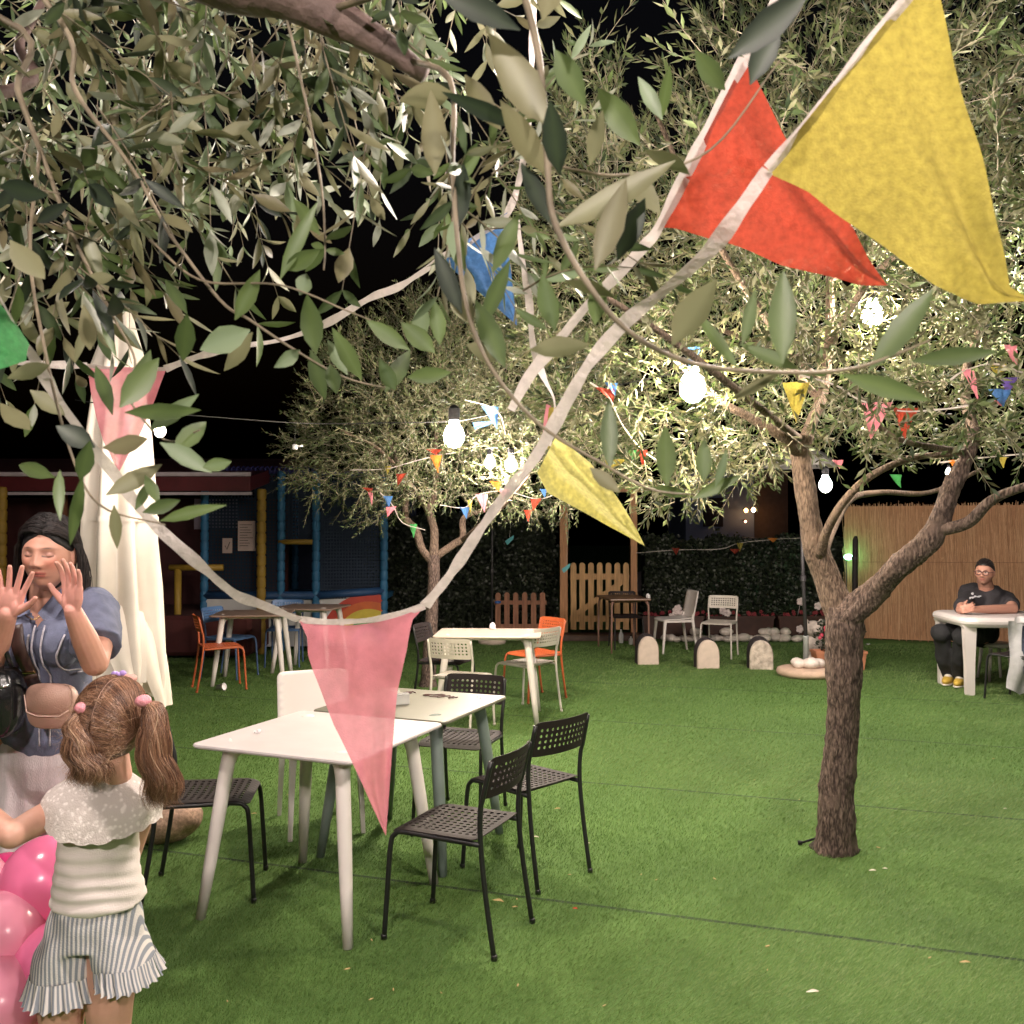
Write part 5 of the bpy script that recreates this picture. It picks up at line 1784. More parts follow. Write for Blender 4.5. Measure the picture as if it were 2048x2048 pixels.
# small strings further back
def string(label, pts, flags, D, size=.16, rw=.012, ph=0.0):
    t, o = bunting(label, P(*pts[0]))
    ribbon(pts, rw * .7, t, o, ph, .6, k=5)
    for (x, y, color, w, h, lean, D_) in flags:
        a = P(x - w / 2, y, D_); b = P(x + w / 2, y + lean * .2, D_); tip = (x + lean, y + h, D_ + .03)
        pennant('pennant', color, [(x - w / 2, y, D_), (x - w / 4 + lean / 2, y + h * .5, D_), tip], [(x + w / 2, y + lean * .15, D_), (x + w / 4 + lean / 2, y + h * .5, D_ + .02), (tip[0] + .5, tip[1], tip[2])], t, o, n=8, m=7, wave=.012, ph=x)
    return t


string('bunting threaded through the left olive crown just left of the brightest bulb', [(700, 940, 8.2), (770, 938, 8.2), (820, 925, 8.1), (870, 912, 8.0), (912, 905, 7.9)],
       [(775, 932, 'yellow', 14, 18, 0, 8.2), (803, 948, 'red', 20, 24, -8, 8.2), (735, 975, 'red', 22, 12, 6, 8.3), (741, 985, 'pink', 9, 26, 3, 8.3), (872, 910, 'orange', 24, 36, 4, 7.9), (868, 898, 'red', 34, 12, 4, 7.95)], 8)
string('bunting hanging low before the forked limbs of the left olive tree', [(760, 985, 8.0), (785, 1010, 8.0), (805, 1045, 8.0), (850, 1060, 8.1)],
       [(776, 992, 'blue', 20, 22, 2, 7.95), (783, 1014, 'pink', 22, 20, -8, 7.95), (827, 1048, 'green', 16, 28, 0, 8.1)], 8)
string('bunting crossing the lit middle of the left olive crown with pink and blue pennants', [(880, 1010, 7.8), (930, 1015, 7.8), (955, 990, 7.8), (1010, 982, 7.8), (1075, 998, 7.8), (1120, 985, 7.8)],
       [(929, 1014, 'blue', 20, 24, 4, 7.8), (963, 988, 'pink', 26, 36, 6, 7.8), (990, 962, 'orange', 24, 22, 8, 7.7), (1011, 978, 'pink', 24, 20, -6, 7.7), (1072, 998, 'red', 22, 24, -6, 7.7), (1086, 978, 'blue', 14, 18, 4, 7.8), (940, 1000, 'yellow', 10, 26, 0, 7.85), (1056, 1020, 'red', 16, 24, 0, 8.2)], 8)
string('bunting with two blue pennants above the brightest bulb', [(930, 800, 6.9), (975, 812, 6.8), (1000, 830, 6.8), (1012, 870, 6.8)],
       [(980, 812, 'blue', 34, 46, 14, 6.8), (970, 845, 'blue', 50, 14, -20, 6.85)], 7)
string('bunting deep in the right olive crown with red, yellow and blue scraps', [(1180, 765, 4.6), (1215, 790, 4.5), (1245, 850, 4.5), (1285, 900, 4.5), (1330, 930, 4.4)],
       [(1210, 775, 'red', 40, 30, 16, 4.5), (1222, 765, 'blue', 26, 26, 8, 4.48), (1285, 900, 'red', 20, 34, 0, 4.4), (1232, 920, 'yellow', 44, 22, -10, 4.4), (1265, 900, 'green', 16, 20, 0, 4.4), (1390, 695, 'blue', 30, 46, -12, 4.0), (1412, 720, 'yellow', 10, 12, 2, 4.0)], 4.5)
string('bunting between the limbs of the right olive with pink and red pennants side by side', [(1600, 750, 3.7), (1670, 770, 3.6), (1720, 800, 3.6), (1800, 822, 3.55), (1890, 818, 3.5), (1940, 810, 3.5)],
       [(1592, 765, 'yellow', 54, 80, 0, 3.75), (1755, 806, 'pink', 60, 74, -14, 3.6), (1808, 816, 'red', 52, 62, 2, 3.56)], 3.6)
string('bunting at the right edge of the crown with pink, blue and yellow pennants', [(1900, 760, 3.4), (1932, 740, 3.4), (1990, 728, 3.4), (2060, 748, 3.4), (2140, 740, 3.4)],
       [(1937, 738, 'pink', 24, 66, 20, 3.4), (2020, 690, 'pink', 26, 50, 12, 3.35), (1998, 728, 'yellow', 40, 26, 4, 3.45), (2016, 755, 'purple', 40, 34, 2, 3.4), (2000, 778, 'blue', 44, 36, 6, 3.38), (1996, 800, 'pink', 30, 12, 6, 3.42)], 3.4)
string('small yellow and orange pennants low on the right side of the crown', [(1880, 925, 4.6), (1940, 918, 4.6), (2000, 912, 4.6), (2080, 905, 4.6)],
       [(2003, 914, 'yellow', 18, 22, 4, 4.6), (1905, 920, 'orange', 14, 12, 0, 4.6), (1790, 948, 'green', 26, 28, 12, 4.5), (1675, 920, 'pink', 22, 18, 4, 4.7)], 4.6)
string('bunting strung along the top of the lower ivy hedge with dull red and yellow pennants', [(1272, 1106, 13.9), (1352, 1100, 13.9), (1440, 1098, 13.9), (1480, 1086, 13.9), (1560, 1078, 13.9), (1610, 1076, 13.9)],
       [(1352, 1096, 'red', 16, 14, 0, 13.8), (1471, 1098, 'red', 22, 10, -2, 13.8), (1480, 1086, 'yellow', 13, 18, -1, 13.8), (1546, 1076, 'orange', 22, 9, 0, 13.8)], 13.8, rw=.02)
for (x, y, D_, lb) in ((1019, 1078, 11.5, 'small turquoise pennant scrap hanging before the ivy left of the gate'), (1132, 1134, 11.5, 'turquoise pennant scrap hanging at the left gate post')):
    t, o = bunting(lb, P(x, y, D_))
    MB().tube([P(x, y, D_), P(x + 4, y - 60, D_), P(x + 10, y - 130, D_)], .0015, 5).build('thread', M_RIB, t, off=o)
    CLOTH.setdefault('turquoise', cloth_mat('turquoise_felt', (.12, .42, .48), .05))
    pennant('pennant', 'turquoise', [(x - 9, y + 4, D_), (x - 6, y + 10, D_), (x - 4, y + 12, D_)], [(x + 9, y - 8, D_), (x + 8, y, D_), (x - 3, y + 11, D_)], t, o, n=6, m=6, wave=.004)

# black festoon cable from the parasol to the right crown
cab = [(150, 800, 5.0), (330, 825, 5.1), (480, 838, 5.6), (620, 847, 6.2), (760, 846, 6.4), (908, 842, 6.4), (1000, 825, 6.1), (1120, 798, 5.6), (1260, 765, 4.9), (1388, 738, 4.3), (1560, 690, 4.5), (1745, 590, 4.9)]
c_ = MB().tube([Vector(p) for p in smooth_path([P(*q) for q in cab], 6)], .003, 6).build('festoon_cable', M_BLACKPL, None, True)
tag(c_, 'thin black festoon cable running from the closed parasol into the right olive crown', 'cable')
q = P(590, 893, 6.1)
t = thing('empty_socket', 'small empty lamp socket hanging on a thin wire from the cable, against the dark sky', 'lamp socket', q)
MB().tube([(0, 0, .01), (0, 0, .15)], .0012, 5).build('wire', M_BLACKPL, t)
MB().lathe([(.014, -.02), (.017, -.015), (.016, .01), (.006, .015)], n=14).build('ring', mat('pale_socket', (.5, .5, .5), rough=.4), t, True)
MB().tube([(.01, 0, 0), (.05, .01, .005)], .007, 10).build('stem', MATS['pale_socket'], t, True)

# ---------------------------------------------------------------- people
def fuse(mb, voxel, smooth=6, factor=.5):
    """joins overlapping closed shapes into one continuous skin"""
    me = bpy.data.meshes.new('tmp')
    me.from_pydata([tuple(map(float, p)) for p in mb.v], [], mb.f)
    o = bpy.data.objects.new('tmp', me)
    COL.objects.link(o)
    r = o.modifiers.new('r', 'REMESH'); r.mode = 'VOXEL'; r.voxel_size = voxel; r.use_smooth_shade = True
    if smooth:
        s = o.modifiers.new('s', 'SMOOTH'); s.iterations = smooth; s.factor = factor
    dg = bpy.context.evaluated_depsgraph_get()
    ev = o.evaluated_get(dg)
    m2 = ev.to_mesh()
    n = len(m2.vertices)
    v = np.zeros(n * 3, np.float32); m2.vertices.foreach_get('co', v)
    f = [tuple(p.vertices) for p in m2.polygons]
    ev.to_mesh_clear()
    bpy.data.objects.remove(o); bpy.data.meshes.remove(me)
    return v.reshape(-1, 3), f


def skin_material(name, rough=.5, sss=.08):
    m = bpy.data.materials.new(name)
    m.use_nodes = True
    N, L = m.node_tree.nodes, m.node_tree.links
    b = N['Principled BSDF']
    a = N.new('ShaderNodeVertexColor'); a.layer_name = 'tint'
    nz = N.new('ShaderNodeTexNoise'); nz.inputs['Scale'].default_value = 60; nz.inputs['Detail'].default_value = 4
    tc = N.new('ShaderNodeTexCoord'); L.new(tc.outputs['Object'], nz.inputs['Vector'])
    mx = N.new('ShaderNodeMix'); mx.data_type = 'RGBA'; mx.blend_type = 'MULTIPLY'
    rp = N.new('ShaderNodeValToRGB'); rp.color_ramp.elements[0].color = (.86, .82, .80, 1); rp.color_ramp.elements[1].color = (1.1, 1.1, 1.1, 1)
    L.new(nz.outputs['Fac'], rp.inputs[0])
    mx.inputs['Factor'].default_value = .6
    L.new(a.outputs['Color'], mx.inputs['A']); L.new(rp.outputs[0], mx.inputs['B'])
    L.new(mx.outputs['Result'], b.inputs['Base Color'])
    b.inputs['Roughness'].default_value = rough
    b.inputs['Subsurface Weight'].default_value = sss
    b.inputs['Subsurface Radius'].default_value = (.012, .005, .003)
    b.inputs['Subsurface Scale'].default_value = .3
    return m


M_SKIN = skin_material('skin')


def g2(x, s): return np.exp(-(x / s) ** 2)


def head_shape(mb, M, s=1.0, ears=True, wide=1.0):
    """head looking along local -Y, eyes at z=+.008; M: 4x4 placement"""
    n, m = 72, 56
    vs, fs = [], []
    for j in range(1, m):
        ph = pi * j / m
        for k in range(n):
            a = 2 * pi * k / n
            d = np.array((sin(ph) * cos(a), sin(ph) * sin(a), cos(ph)))
            x, y, z = d[0] * .075 * wide, d[1] * .095, d[2] * .118
            if d[2] < 0:
                t = (-d[2])
                x *= 1 - .30 * t ** 1.6
                if y < 0: y *= 1 - .04 * t
                else: y *= 1 - .35 * t
            if d[2] > 0 and y < 0: y *= 1 - .05 * d[2]
            front = max(0.0, -d[1])
            if front > 0:
                o = 0
                bridge = np.interp(z, [-.036, -.030, -.022, 0, .018, .03], [0, .019, .021, .011, .004, 0])
                o += bridge * g2(x, .0105 + max(0, -.006 - z) * .25)
                o += .007 * (g2(x - .013, .007) + g2(x + .013, .007)) * g2(z + .029, .008)
                o -= .010 * (g2(x - .031, .017) + g2(x + .031, .017)) * g2(z - .008, .013)
                o += .0045 * g2(z - .030, .009) * g2(x, .055)
                o += .0055 * g2(x, .023) * (g2(z + .051, .0048) + 1.1 * g2(z + .062, .0055)) - .002 * g2(x, .022) * g2(z + .0565, .002)
                o -= .003 * g2(x, .03) * g2(z + .072, .006)
                o += .009 * g2(x, .022) * g2(z + .095, .014)
                o += .005 * (g2(x - .045, .02) + g2(x + .045, .02)) * g2(z + .02, .02)
                y -= o * min(1, front * 2)
            vs.append((x, y, z))
    for sg in (1, -1): vs.append((0, 0, sg * .118))
    for j in range(m - 2):
        for k in range(n):
            fs.append((j * n + k, (j + 1) * n + k, (j + 1) * n + (k + 1) % n, j * n + (k + 1) % n))
    T = (m - 1) * n
    for k in range(n):
        fs.append((T, k, (k + 1) % n)); fs.append((T + 1, (m - 2) * n + (k + 1) % n, (m - 2) * n + k))
    mb.add([M @ (Vector(p) * s) for p in vs], fs)
    for sx in (-1, 1):
        mb.ell(M @ (Vector((sx * .031, -.0715, .007)) * s), .0128 * s, 14, 10)
        if ears: mb.ell(M @ (Vector((sx * .076 * wide, .012, -.002)) * s), (.010 * s, .018 * s, .031 * s), 12, 8, rot=M.to_3x3().normalized())


def paint_head(col, v, M, s, skin, lips=(.42, .10, .09), brow=(.03, .02, .018), iris=(.05, .03, .02), closed=False, beard=None, blush=.3):
    """colours that belong to the face: brows, lash line, eyes, lips, beard"""
    Mi = M.inverted()
    q = np.array([Mi @ Vector(p) for p in v]) / s
    x, y, z = q.T
    near = (np.abs(x) < .1) & (np.abs(z) < .14) & (np.abs(y) < .14)
    fr = near & (y < -.03)

    def blend(w, c):
        w = np.clip(np.where(fr, w, 0), 0, 1)[:, None]
        col[:, :3] = col[:, :3] * (1 - w) + np.array(c) * w
    blend(blush * (g2(x - .042, .02) + g2(x + .042, .02)) * g2(z + .022, .02), (.62, .17, .12))
    if beard:
        wb = ((z < -.028) & (np.abs(x) < .09)).astype(float) * np.clip((-.028 - z) / .012, 0, 1) * .40 + g2(z + .042, .006) * (np.abs(x) < .028) * .3
        wb = wb * (1 - g2(x, .018) * g2(z + .0565, .009))
        wb = np.clip(wb, 0, .7)[:, None] * near[:, None]
        col[:, :3] = col[:, :3] * (1 - wb) + np.array(beard) * wb
    blend(1.1 * ((np.abs(x) < .0225 * 1.1) * g2(z + .0515 + .10 * x * x / .02, .0042)), lips)
    blend(1.1 * ((np.abs(x) < .021) * g2(z + .0615, .0050)), lips)
    blend(.9 * (np.abs(x) < .022) * g2(z + .0565, .0013), (.12, .03, .03))
    blend(.8 * (g2(x - .009, .0035) + g2(x + .009, .0035)) * g2(z + .036, .0025), (.12, .04, .03))
    for sx in (-1, 1):
        u = x * sx - .031
        arch = .0275 + .004 * np.cos(u / .016)
        blend(.95 * g2(u, .015) * g2(z - arch + .001, .0027), brow)
        if closed:
            blend(.45 * g2(u, .016) * g2(z - .013, .006), (.38, .22, .22))
            blend(.95 * (np.abs(u) < .0160) * g2(z - .0015 - 14 * u * u, .0022), (.04, .02, .02))
        else:
            opening = (np.abs(u) < .0145) & (np.abs(z - .0085) < .0052 * np.sqrt(np.clip(1 - (u / .0145) ** 2, 0, 1)))
            blend(opening * .9, (.62, .58, .56))
            blend(opening * (np.hypot(u, z - .0085) < .0058), iris)
            blend(.95 * (np.abs(u) < .016) * g2(z - .0085 - .0058 * np.sqrt(np.clip(1 - (u / .0165) ** 2, 0, 1)), .0017), (.015, .01, .01))
    return col


def chain(mb, pts, rad, n=16, flat=1.0):
    mb.tube([Vector(p) for p in pts], rad, n, round_caps=True, flat=flat)


def hand(mb, wrist, up, palm_n, thumb_side, L=.18, spread=.12, curl=.1, w=.078):
    """hand from the wrist: palm, four unequal fingers and a thumb on its side. up: finger direction; palm_n: out of the palm; thumb_side: unit vector towards the thumb"""
    up, pn, ts = [Vector(q).normalized() for q in (up, palm_n, thumb_side)]
    ts = (ts - up * ts.dot(up)).normalized()
    pn = (pn - up * pn.dot(up) - ts * pn.dot(ts)).normalized()
    wrist = Vector(wrist)
    pl = L * .50
    k = L / .18
    Rm = Matrix((ts, pn, up)).transposed()
    mb.ell(wrist + up * pl * .48, (w * .46, .0165 * k, pl * .58), 18, 12, rot=Rm)
    mb.ell(wrist + up * pl * .30 + ts * w * .28 + pn * .004, (w * .20, .019 * k, pl * .36), 14, 10, rot=Rm)
    for i, (o, ln, r) in enumerate(((.5, .90, .0100), (.17, .98, .0103), (-.17, .92, .0099), (-.5, .74, .0088))):
        o2 = o * w
        kn = wrist + up * pl * (1 - .04 * abs(i - 1)) + ts * o2 * .88
        mb.tube([wrist + ts * o2 * .45 + up * .004, wrist + up * pl * .5 + ts * o2 * .75, kn], [.0125 * k, .0150 * k, .0125 * k], 12, round_caps=True, flat=.85)
        a = o * spread * 4
        d = (up * cos(a) + ts * sin(a)).normalized()
        fl = L * .5 * ln
        p0, c = kn, 0.0
        pts = [p0]
        for seg, cu in ((.42, .5), (.32, 1.0), (.26, 1.2)):
            c += curl * cu
            dd = (d * cos(c) + pn * sin(c))
            p0 = p0 + dd * fl * seg
            pts.append(p0)
        mb.tube(pts, [r * k * 1.08, r * k, r * k * .92, r * k * .78], 12, round_caps=True)
    b = wrist + ts * w * .30 + up * L * .08
    d1 = (up * .62 + ts * .78 + pn * .15).normalized()
    d2 = (up * .72 + ts * .62 + pn * .22).normalized()
    p1 = b + d1 * L * .24
    p2 = p1 + d2 * L * .17
    p3 = p2 + (d2 + up * .3).normalized() * L * .13
    mb.tube([b, p1, p2, p3], [.0165 * k, .0130 * k, .0102 * k, .0082 * k], 12, round_caps=True)


def colors_for(v, base):
    c = np.ones((len(v), 4), np.float32)
    c[:, :3] = base
    return c


def place4(loc, rz=0, rx=0, ry=0):
    return Matrix.Translation(Vector(loc)) @ Matrix.Rotation(rz, 4, 'Z') @ Matrix.Rotation(ry, 4, 'Y') @ Matrix.Rotation(rx, 4, 'X')


def ribbons_hair(paths, w, m, name, parent, off, shade):
    """strands: paths (N, K, 3) as flat tapered ribbons with slight thickness"""
    N, K, _ = paths.shape
    t = unit(np.gradient(paths, axis=1))
    a = unit(np.cross(t, np.array([.2, .9, .1])))
    b = np.cross(t, a)
    prof = np.interp(np.linspace(0, 1, K), [0, .12, .75, 1], [.6, 1, .9, .15])[None, :, None] * w
    ring = np.stack([paths + (a * cos(q) + b * sin(q) * .5) * prof for q in (0, 2.1, 4.2)], 2)
    idx = np.arange(N * K * 3).reshape(N, K, 3)
    f = [np.stack([idx[:, :-1, j], idx[:, :-1, (j + 1) % 3], idx[:, 1:, (j + 1) % 3], idx[:, 1:, j]], -1).reshape(-1, 4) for j in range(3)]
    return np_mesh(name, ring.reshape(-1, 3), np.concatenate(f), m, parent, smooth=True, off=off, shade=np.repeat(shade, K * 3))


def hair_mat(name, cols, rough=.38):
    m = leaf_mat(name, cols, cols, transl=.0, rough=rough)
    return m


def shift(v, amt, scale, seed=0.0):
    """cloth folds"""
    return np.array([Vector(p) + Vector(noise.noise_vector(Vector(p) * scale + Vector((seed, 0, 0)))) * amt for p in v])


# ======================= the woman
def woman():
    off = (P(95, 1200, 3.25).x, 3.28, 0)
    t = thing('person', 'dark haired woman in blue shirt and white trousers holding up both hands', 'person', off)
    X0 = off[0]
    skin = (.56, .29, .215)
    mb = MB()
    hc = P(97, 1108, 3.16)
    hc.z -= .004
    M = place4(hc, rz=R(4), rx=R(3), ry=R(2))
    head_shape(mb, M, 1.0, wide=1.03)
    neck = P(93, 1178, 3.24)
    chain(mb, [hc + Vector((0, .03, -.05)), neck, neck + Vector((0, .03, -.08))], [.056, .055, .07])
    sh = neck + Vector((0, .04, -.09))
    sR = P(196, 1214, 3.22); sL = P(-12, 1216, 3.25)
    # torso
    chain(mb, [sR + Vector((-.02, .01, -.01)), sh, sL + Vector((.02, .01, -.01))], [.055, .075, .055])
    hip = Vector((X0 + .0, 3.30, .98))
    chain(mb, [sh + Vector((0, 0, -.05)), Vector((X0, 3.27, 1.20)), hip], [.12, .115, .13], flat=.8)
    mb.ell((X0 - .08, 3.17, 1.27), (.075, .06, .075), 16, 10).ell((X0 + .08, 3.17, 1.27), (.075, .06, .075), 16, 10)
    for s in (-1, 1):
        chain(mb, [hip + Vector((s * .08, 0, -.03)), Vector((X0 + s * .10, 3.28, .50)), Vector((X0 + s * .11, 3.32, .10))], [.105, .065, .042])
        chain(mb, [Vector((X0 + s * .11, 3.33, .05)), Vector((X0 + s * .12, 3.16, .035))], [.035, .03])
    # arm at the right of the picture
    eR = P(190, 1326, 3.02); wR = P(146, 1222, 2.92)
    chain(mb, [sR, (sR + eR) / 2 + Vector((.01, 0, 0)), eR], [.054, .050, .042])
    chain(mb, [eR, eR * .55 + wR * .45, wR], [.042, .040, .027])
    hand(mb, wR, P(143, 1120, 2.90) - wR, (-.45, -.85, .1), (-.8, .4, .1), L=.165, spread=.11, curl=.16, w=.074)
    # arm at the left edge
    eL = P(-22, 1330, 3.04); wL = P(16, 1228, 2.92)
    chain(mb, [sL, (sL + eL) / 2, eL], [.054, .050, .042])
    chain(mb, [eL, eL * .55 + wL * .45, wL], [.042, .040, .027])
    hand(mb, wL, P(36, 1120, 2.90) - wL, (0, -1, .05), (1, 0, .1), L=.160, spread=.14, curl=.05, w=.076)
    v, f = fuse(mb, .0027, 3, .5)
    col = colors_for(v, skin)
    col = paint_head(col, v, M, 1.0, skin, lips=(.50, .16, .13), brow=(.06, .04, .035), closed=True, blush=.45)
    # rosier palms
    for w_, tip in ((wL, P(36, 1130, 2.9)), (wR, P(143, 1130, 2.9))):
        d = np.linalg.norm(v - np.array((w_ + tip) / 2), axis=1)
        k = np.clip(1.3 - d / .09, 0, .7)[:, None]
        col[:, :3] = col[:, :3] * (1 - k) + np.array((.66, .30, .27)) * k
    np_mesh('body', v, f, M_SKIN, t, True, off, colors=col)
    # hair: dark, loose, falling behind the shoulders
    hm = hair_mat('dark_hair', [(.006, .005, .006), (.014, .010, .010), (.045, .03, .028)], .62)
    mb = MB()
    Mh = M.to_3x3()
    capm = MB().ell((0, .008, .008), (.0825, .1005, .1245), 120, 90, fn=lambda d: 1 + .03 * noise.noise(d * 4))
    cv = np.array(capm.v)
    line = lambda x: .074 - 1.7 * max(0, abs(x - .006) - .010) ** 1.25
    kf = [q for q in capm.f if not all(cv[i][1] < .0 and cv[i][2] < line(cv[i][0]) and abs(cv[i][0]) < .079 for i in q)]
    cv = np.array([(np.array(p) if not (p[1] < .0 and p[2] < line(p[0]) + .03) else np.array(p) * (1 - .16 * min(1, max(0, (line(p[0]) + .004 - p[2]) / .014)))) for p in cv])
    kf = capm.f
    np_mesh('hair', np.array([M @ Vector(p) for p in cv]), kf, hm, t, True, off, shade=np.full(len(cv), .1))
    N, K = 4200, 16
    S = np.where(rng.random(N) < .5, -1, 1)
    th = rng.uniform(-.98, 1.5, N)
    st = np.stack([.010 + S * .003, .008 + .100 * np.sin(th), .008 + .125 * np.cos(th)], 1)
    q_ = (th + .98) / 2.48
    en = np.stack([S * (.090 - .012 * q_), .0 + .08 * q_ + 0 * S, .035 - .06 * q_], 1)
    paths = np.zeros((N, K, 3))
    wv = rng.uniform(0, 6, N)
    fall = rng.uniform(.20, .36, N)
    C_ = np.array([0, .008, .008])
    for k in range(K):
        u = k / (K - 1)
        a_ = min(1, u / .45)
        p = st * (1 - a_) + en * a_
        c = p - C_
        sc = np.sqrt((c[:, 0] / .088) ** 2 + (c[:, 1] / .106) ** 2 + (c[:, 2] / .130) ** 2)
        lift = 1 + .05 * np.sin(pi * a_) * (1 - q_)
        p = C_ + c / sc[:, None] * np.interp(a_, [0, .1, 1], [.97, 1.0, 1.03]) * lift[:, None]
        if u > .45:
            w_ = (u - .45) / .55
            p = p + np.stack([S * (.012 * np.sin(w_ * 5 + wv * .3) + .03 * w_), .05 * w_ + .012 * np.sin(w_ * 6 + wv), -fall * w_], 1)
        paths[:, k] = p
    paths += rng.normal(0, .0028, (N, 1, 3)) + np.cumsum(rng.normal(0, .0008, (N, K, 3)), 1)
    paths = paths @ np.array(M.to_3x3()).T + np.array(M.translation)
    ribbons_hair(paths, .0011, hm, 'loose_hair', t, off, rng.random(N))
    # shirt
    ms = mat('blue_chambray', (.13, .145, .225), rough=.85, var=.18, vscale=25, bump=.35, bscale=320, stretch=(1, 1, 1))
    mb = MB()
    chain(mb, [sR + Vector((-.02, .01, -.005)), sh + Vector((0, .015, -.03)), sL + Vector((.02, .01, -.005))], [.076, .086, .076])
    chain(mb, [sh + Vector((0, .005, -.06)), Vector((X0, 3.26, 1.25)), Vector((X0, 3.28, 1.10)), Vector((X0, 3.29, 1.0)), Vector((X0 - .0, 3.30, .945))], [.148, .155, .138, .165, .175], flat=.86, n=28)
    mb.ell((X0 - .08, 3.155, 1.27), (.083, .068, .085), 16, 10).ell((X0 + .08, 3.155, 1.27), (.083, .068, .085), 16, 10)
    for s_, e_ in ((sR, eR), (sL, eL)):
        d = (e_ - s_)
        mb.tube([s_ + Vector((0, 0, .0)), s_ + d * .35, s_ + d * .62, s_ + d * .72], [.070, .076, .080, .082], 22)
    v, f = fuse(mb, .007, 4, .5)
    # open collar: push the neckline open around the neck
    v2 = []
    nk = np.array(neck)
    for p in v:
        d = np.array([p[0] - X0 - .005, p[2] - 1.36])
        if p[1] < 3.22 and p[2] > 1.30 and abs(d[0]) < (p[2] - 1.30) * .55:
            p = np.array([p[0], p[1] + .06, p[2]])
        v2.append(p)
    v = shift(v2, .010, 9, 3)
    v = shift(v, .004, 30, 9)
    np_mesh('shirt', v, f, ms, t, True, off)
    sv = v

    def front(x, z, pad=.004):
        k = (np.abs(sv[:, 0] - x) < .016) & (np.abs(sv[:, 2] - z) < .016)
        return Vector((x, (sv[k, 1].min() if k.any() else 3.14) - pad, z))
    # collar leaves
    for s in (-1, 1):
        rows = []
        for i in range(6):
            u = i / 5
            a = Vector((X0 + s * (.062 - .045 * u), 3.22 - .07 * u, 1.455 - .09 * u))
            b = Vector((X0 + s * (.105 - .035 * u), 3.21 - .085 * u, 1.425 - .10 * u))
            rows.append([a, (a + b) / 2 + Vector((0, -.012, .006)), b])
        MB().loft(rows, caps=False, closed=False).build('collar', ms, t, True, off)
    # white braid trim: placket and curved pockets
    mt_ = mat('white_braid', (.42, .40, .46), rough=.8, var=.2, vscale=80, bump=.3)
    for dx in (-.028, .006):
        MB().tube([front(X0 + .055 + dx + (.03 if z > 1.25 else 0) * (z - 1.25) * 4, z) for z in np.linspace(1.33, .92, 22)], .0035, 6, flat=.5).build('braid_trim', mt_, t, True, off)
    for s in (-1, 1):
        pts = [(s * .06 + .02, 1.30), (s * .058 + .01, 1.26), (s * .055, 1.22), (s * .06, 1.185), (s * .075, 1.172), (s * .10, 1.170), (s * .128, 1.172)]
        MB().tube([front(X0 + x, z) for x, z in smooth_path([(a, b, 0) for a, b in pts], 3)[:, :2]] if False else [front(X0 + .055 + q[0], q[1]) for q in smooth_path([(a, b, 0) for a, b in pts], 4)], .004, 6, flat=.5).build('braid_trim', mt_, t, True, off)
    # trousers, wide and white with seams
    mp = mat('white_linen', (.64, .58, .60), rough=.9, var=.10, vscale=20, bump=.35, bscale=160, stretch=(3, 3, .7))
    mb = MB()
    chain(mb, [Vector((X0, 3.30, .98)), Vector((X0, 3.30, .84))], [.155, .165], flat=.85, n=28)
    for s in (-1, 1):
        mb.tube([Vector((X0 + s * .075, 3.30, .92)), Vector((X0 + s * .09, 3.30, .6)), Vector((X0 + s * .105, 3.31, .35)), Vector((X0 + s * .115, 3.31, .13))], [.105, .105, .125, .15], 28)
    v, f = fuse(mb, .010, 4, .5)
    v = np.array(v)
    a = np.arctan2(v[:, 1] - 3.3, np.abs(v[:, 0] - X0) - .1)
    v[:, :2] += (np.stack([np.cos(a), np.sin(a)], 1) * (np.sin(a * 9 + v[:, 2] * 3) * .010)[:, None]) * np.clip((1 - v[:, 2]) * 1.5, 0, 1)[:, None]
    v = shift(v, .010, 7, 5)
    np_mesh('trousers', v, f, mp, t, True, off)
    for s in (-1, 1):
        MB().ell((X0 + s * .12, 3.20, .035), (.045, .12, .035), 16, 8).build('shoe', mat('beige_shoe', (.4, .3, .22), rough=.6), t, True, off)
    # necklace
    c = front(X0 + .0, 1.33, .0)
    mg = mat('gold', (.75, .50, .22), rough=.25, metal=1, bump=0)
    MB().tube([Vector((X0 - .05, 3.185, 1.385)), Vector((X0 - .03, 3.165, 1.355)), Vector((X0 + .0, 3.155, 1.342)), Vector((X0 + .035, 3.165, 1.362)), Vector((X0 + .05, 3.185, 1.39))], .002, 6).build('necklace', mg, t, True, off)
    # cross body bags carried by her: things of their own
    t2 = thing('shoulder_bag', 'beige pink leather bag with rounded flap hanging at the hip of the woman', 'bag', P(106, 1410, 3.02))
    ob = tuple(P(106, 1410, 3.02))
    ml = mat('beige_leather', (.42, .25, .20), rough=.45, var=.06, bump=.15, bscale=250)
    def bag(w, h, d, c):
        rows = []
        for yy, s in ((-d / 2, .90), (-d / 2 + .01, .98), (0, 1), (d / 2 - .01, .98), (d / 2, .9)):
            row = []
            for k in range(32):
                a = 2 * pi * k / 32
                ca, sa = cos(a), sin(a)
                r_ = 1 / (abs(ca) ** 3.2 + abs(sa) ** 3.2) ** (1 / 3.2)
                row.append(Vector(c) + Vector((ca * r_ * w / 2 * s, yy, sa * r_ * h / 2 * s * (1 if sa < 0 else .9))))
            rows.append(row)
        return MB().loft(rows)
    c = Vector(ob)
    bag(.155, .15, .055, c).build('body', ml, t2, True, ob)
    b = bag(.150, .105, .02, c + Vector((0, -.028, .028))); b.build('flap', ml, t2, True, ob)
    MB().tube([c + Vector((-.072, -.04, .04)), c + Vector((-.065, -.04, -.015)), c + Vector((-.03, -.041, -.028)), c + Vector((.04, -.041, -.028)), c + Vector((.068, -.04, -.01))], .0016, 5).build('stitching', mat('beige_thread', (.55, .38, .32)), t2, True, ob)
    mlb = mat('brown_leather', (.055, .028, .024), rough=.42, var=.1)
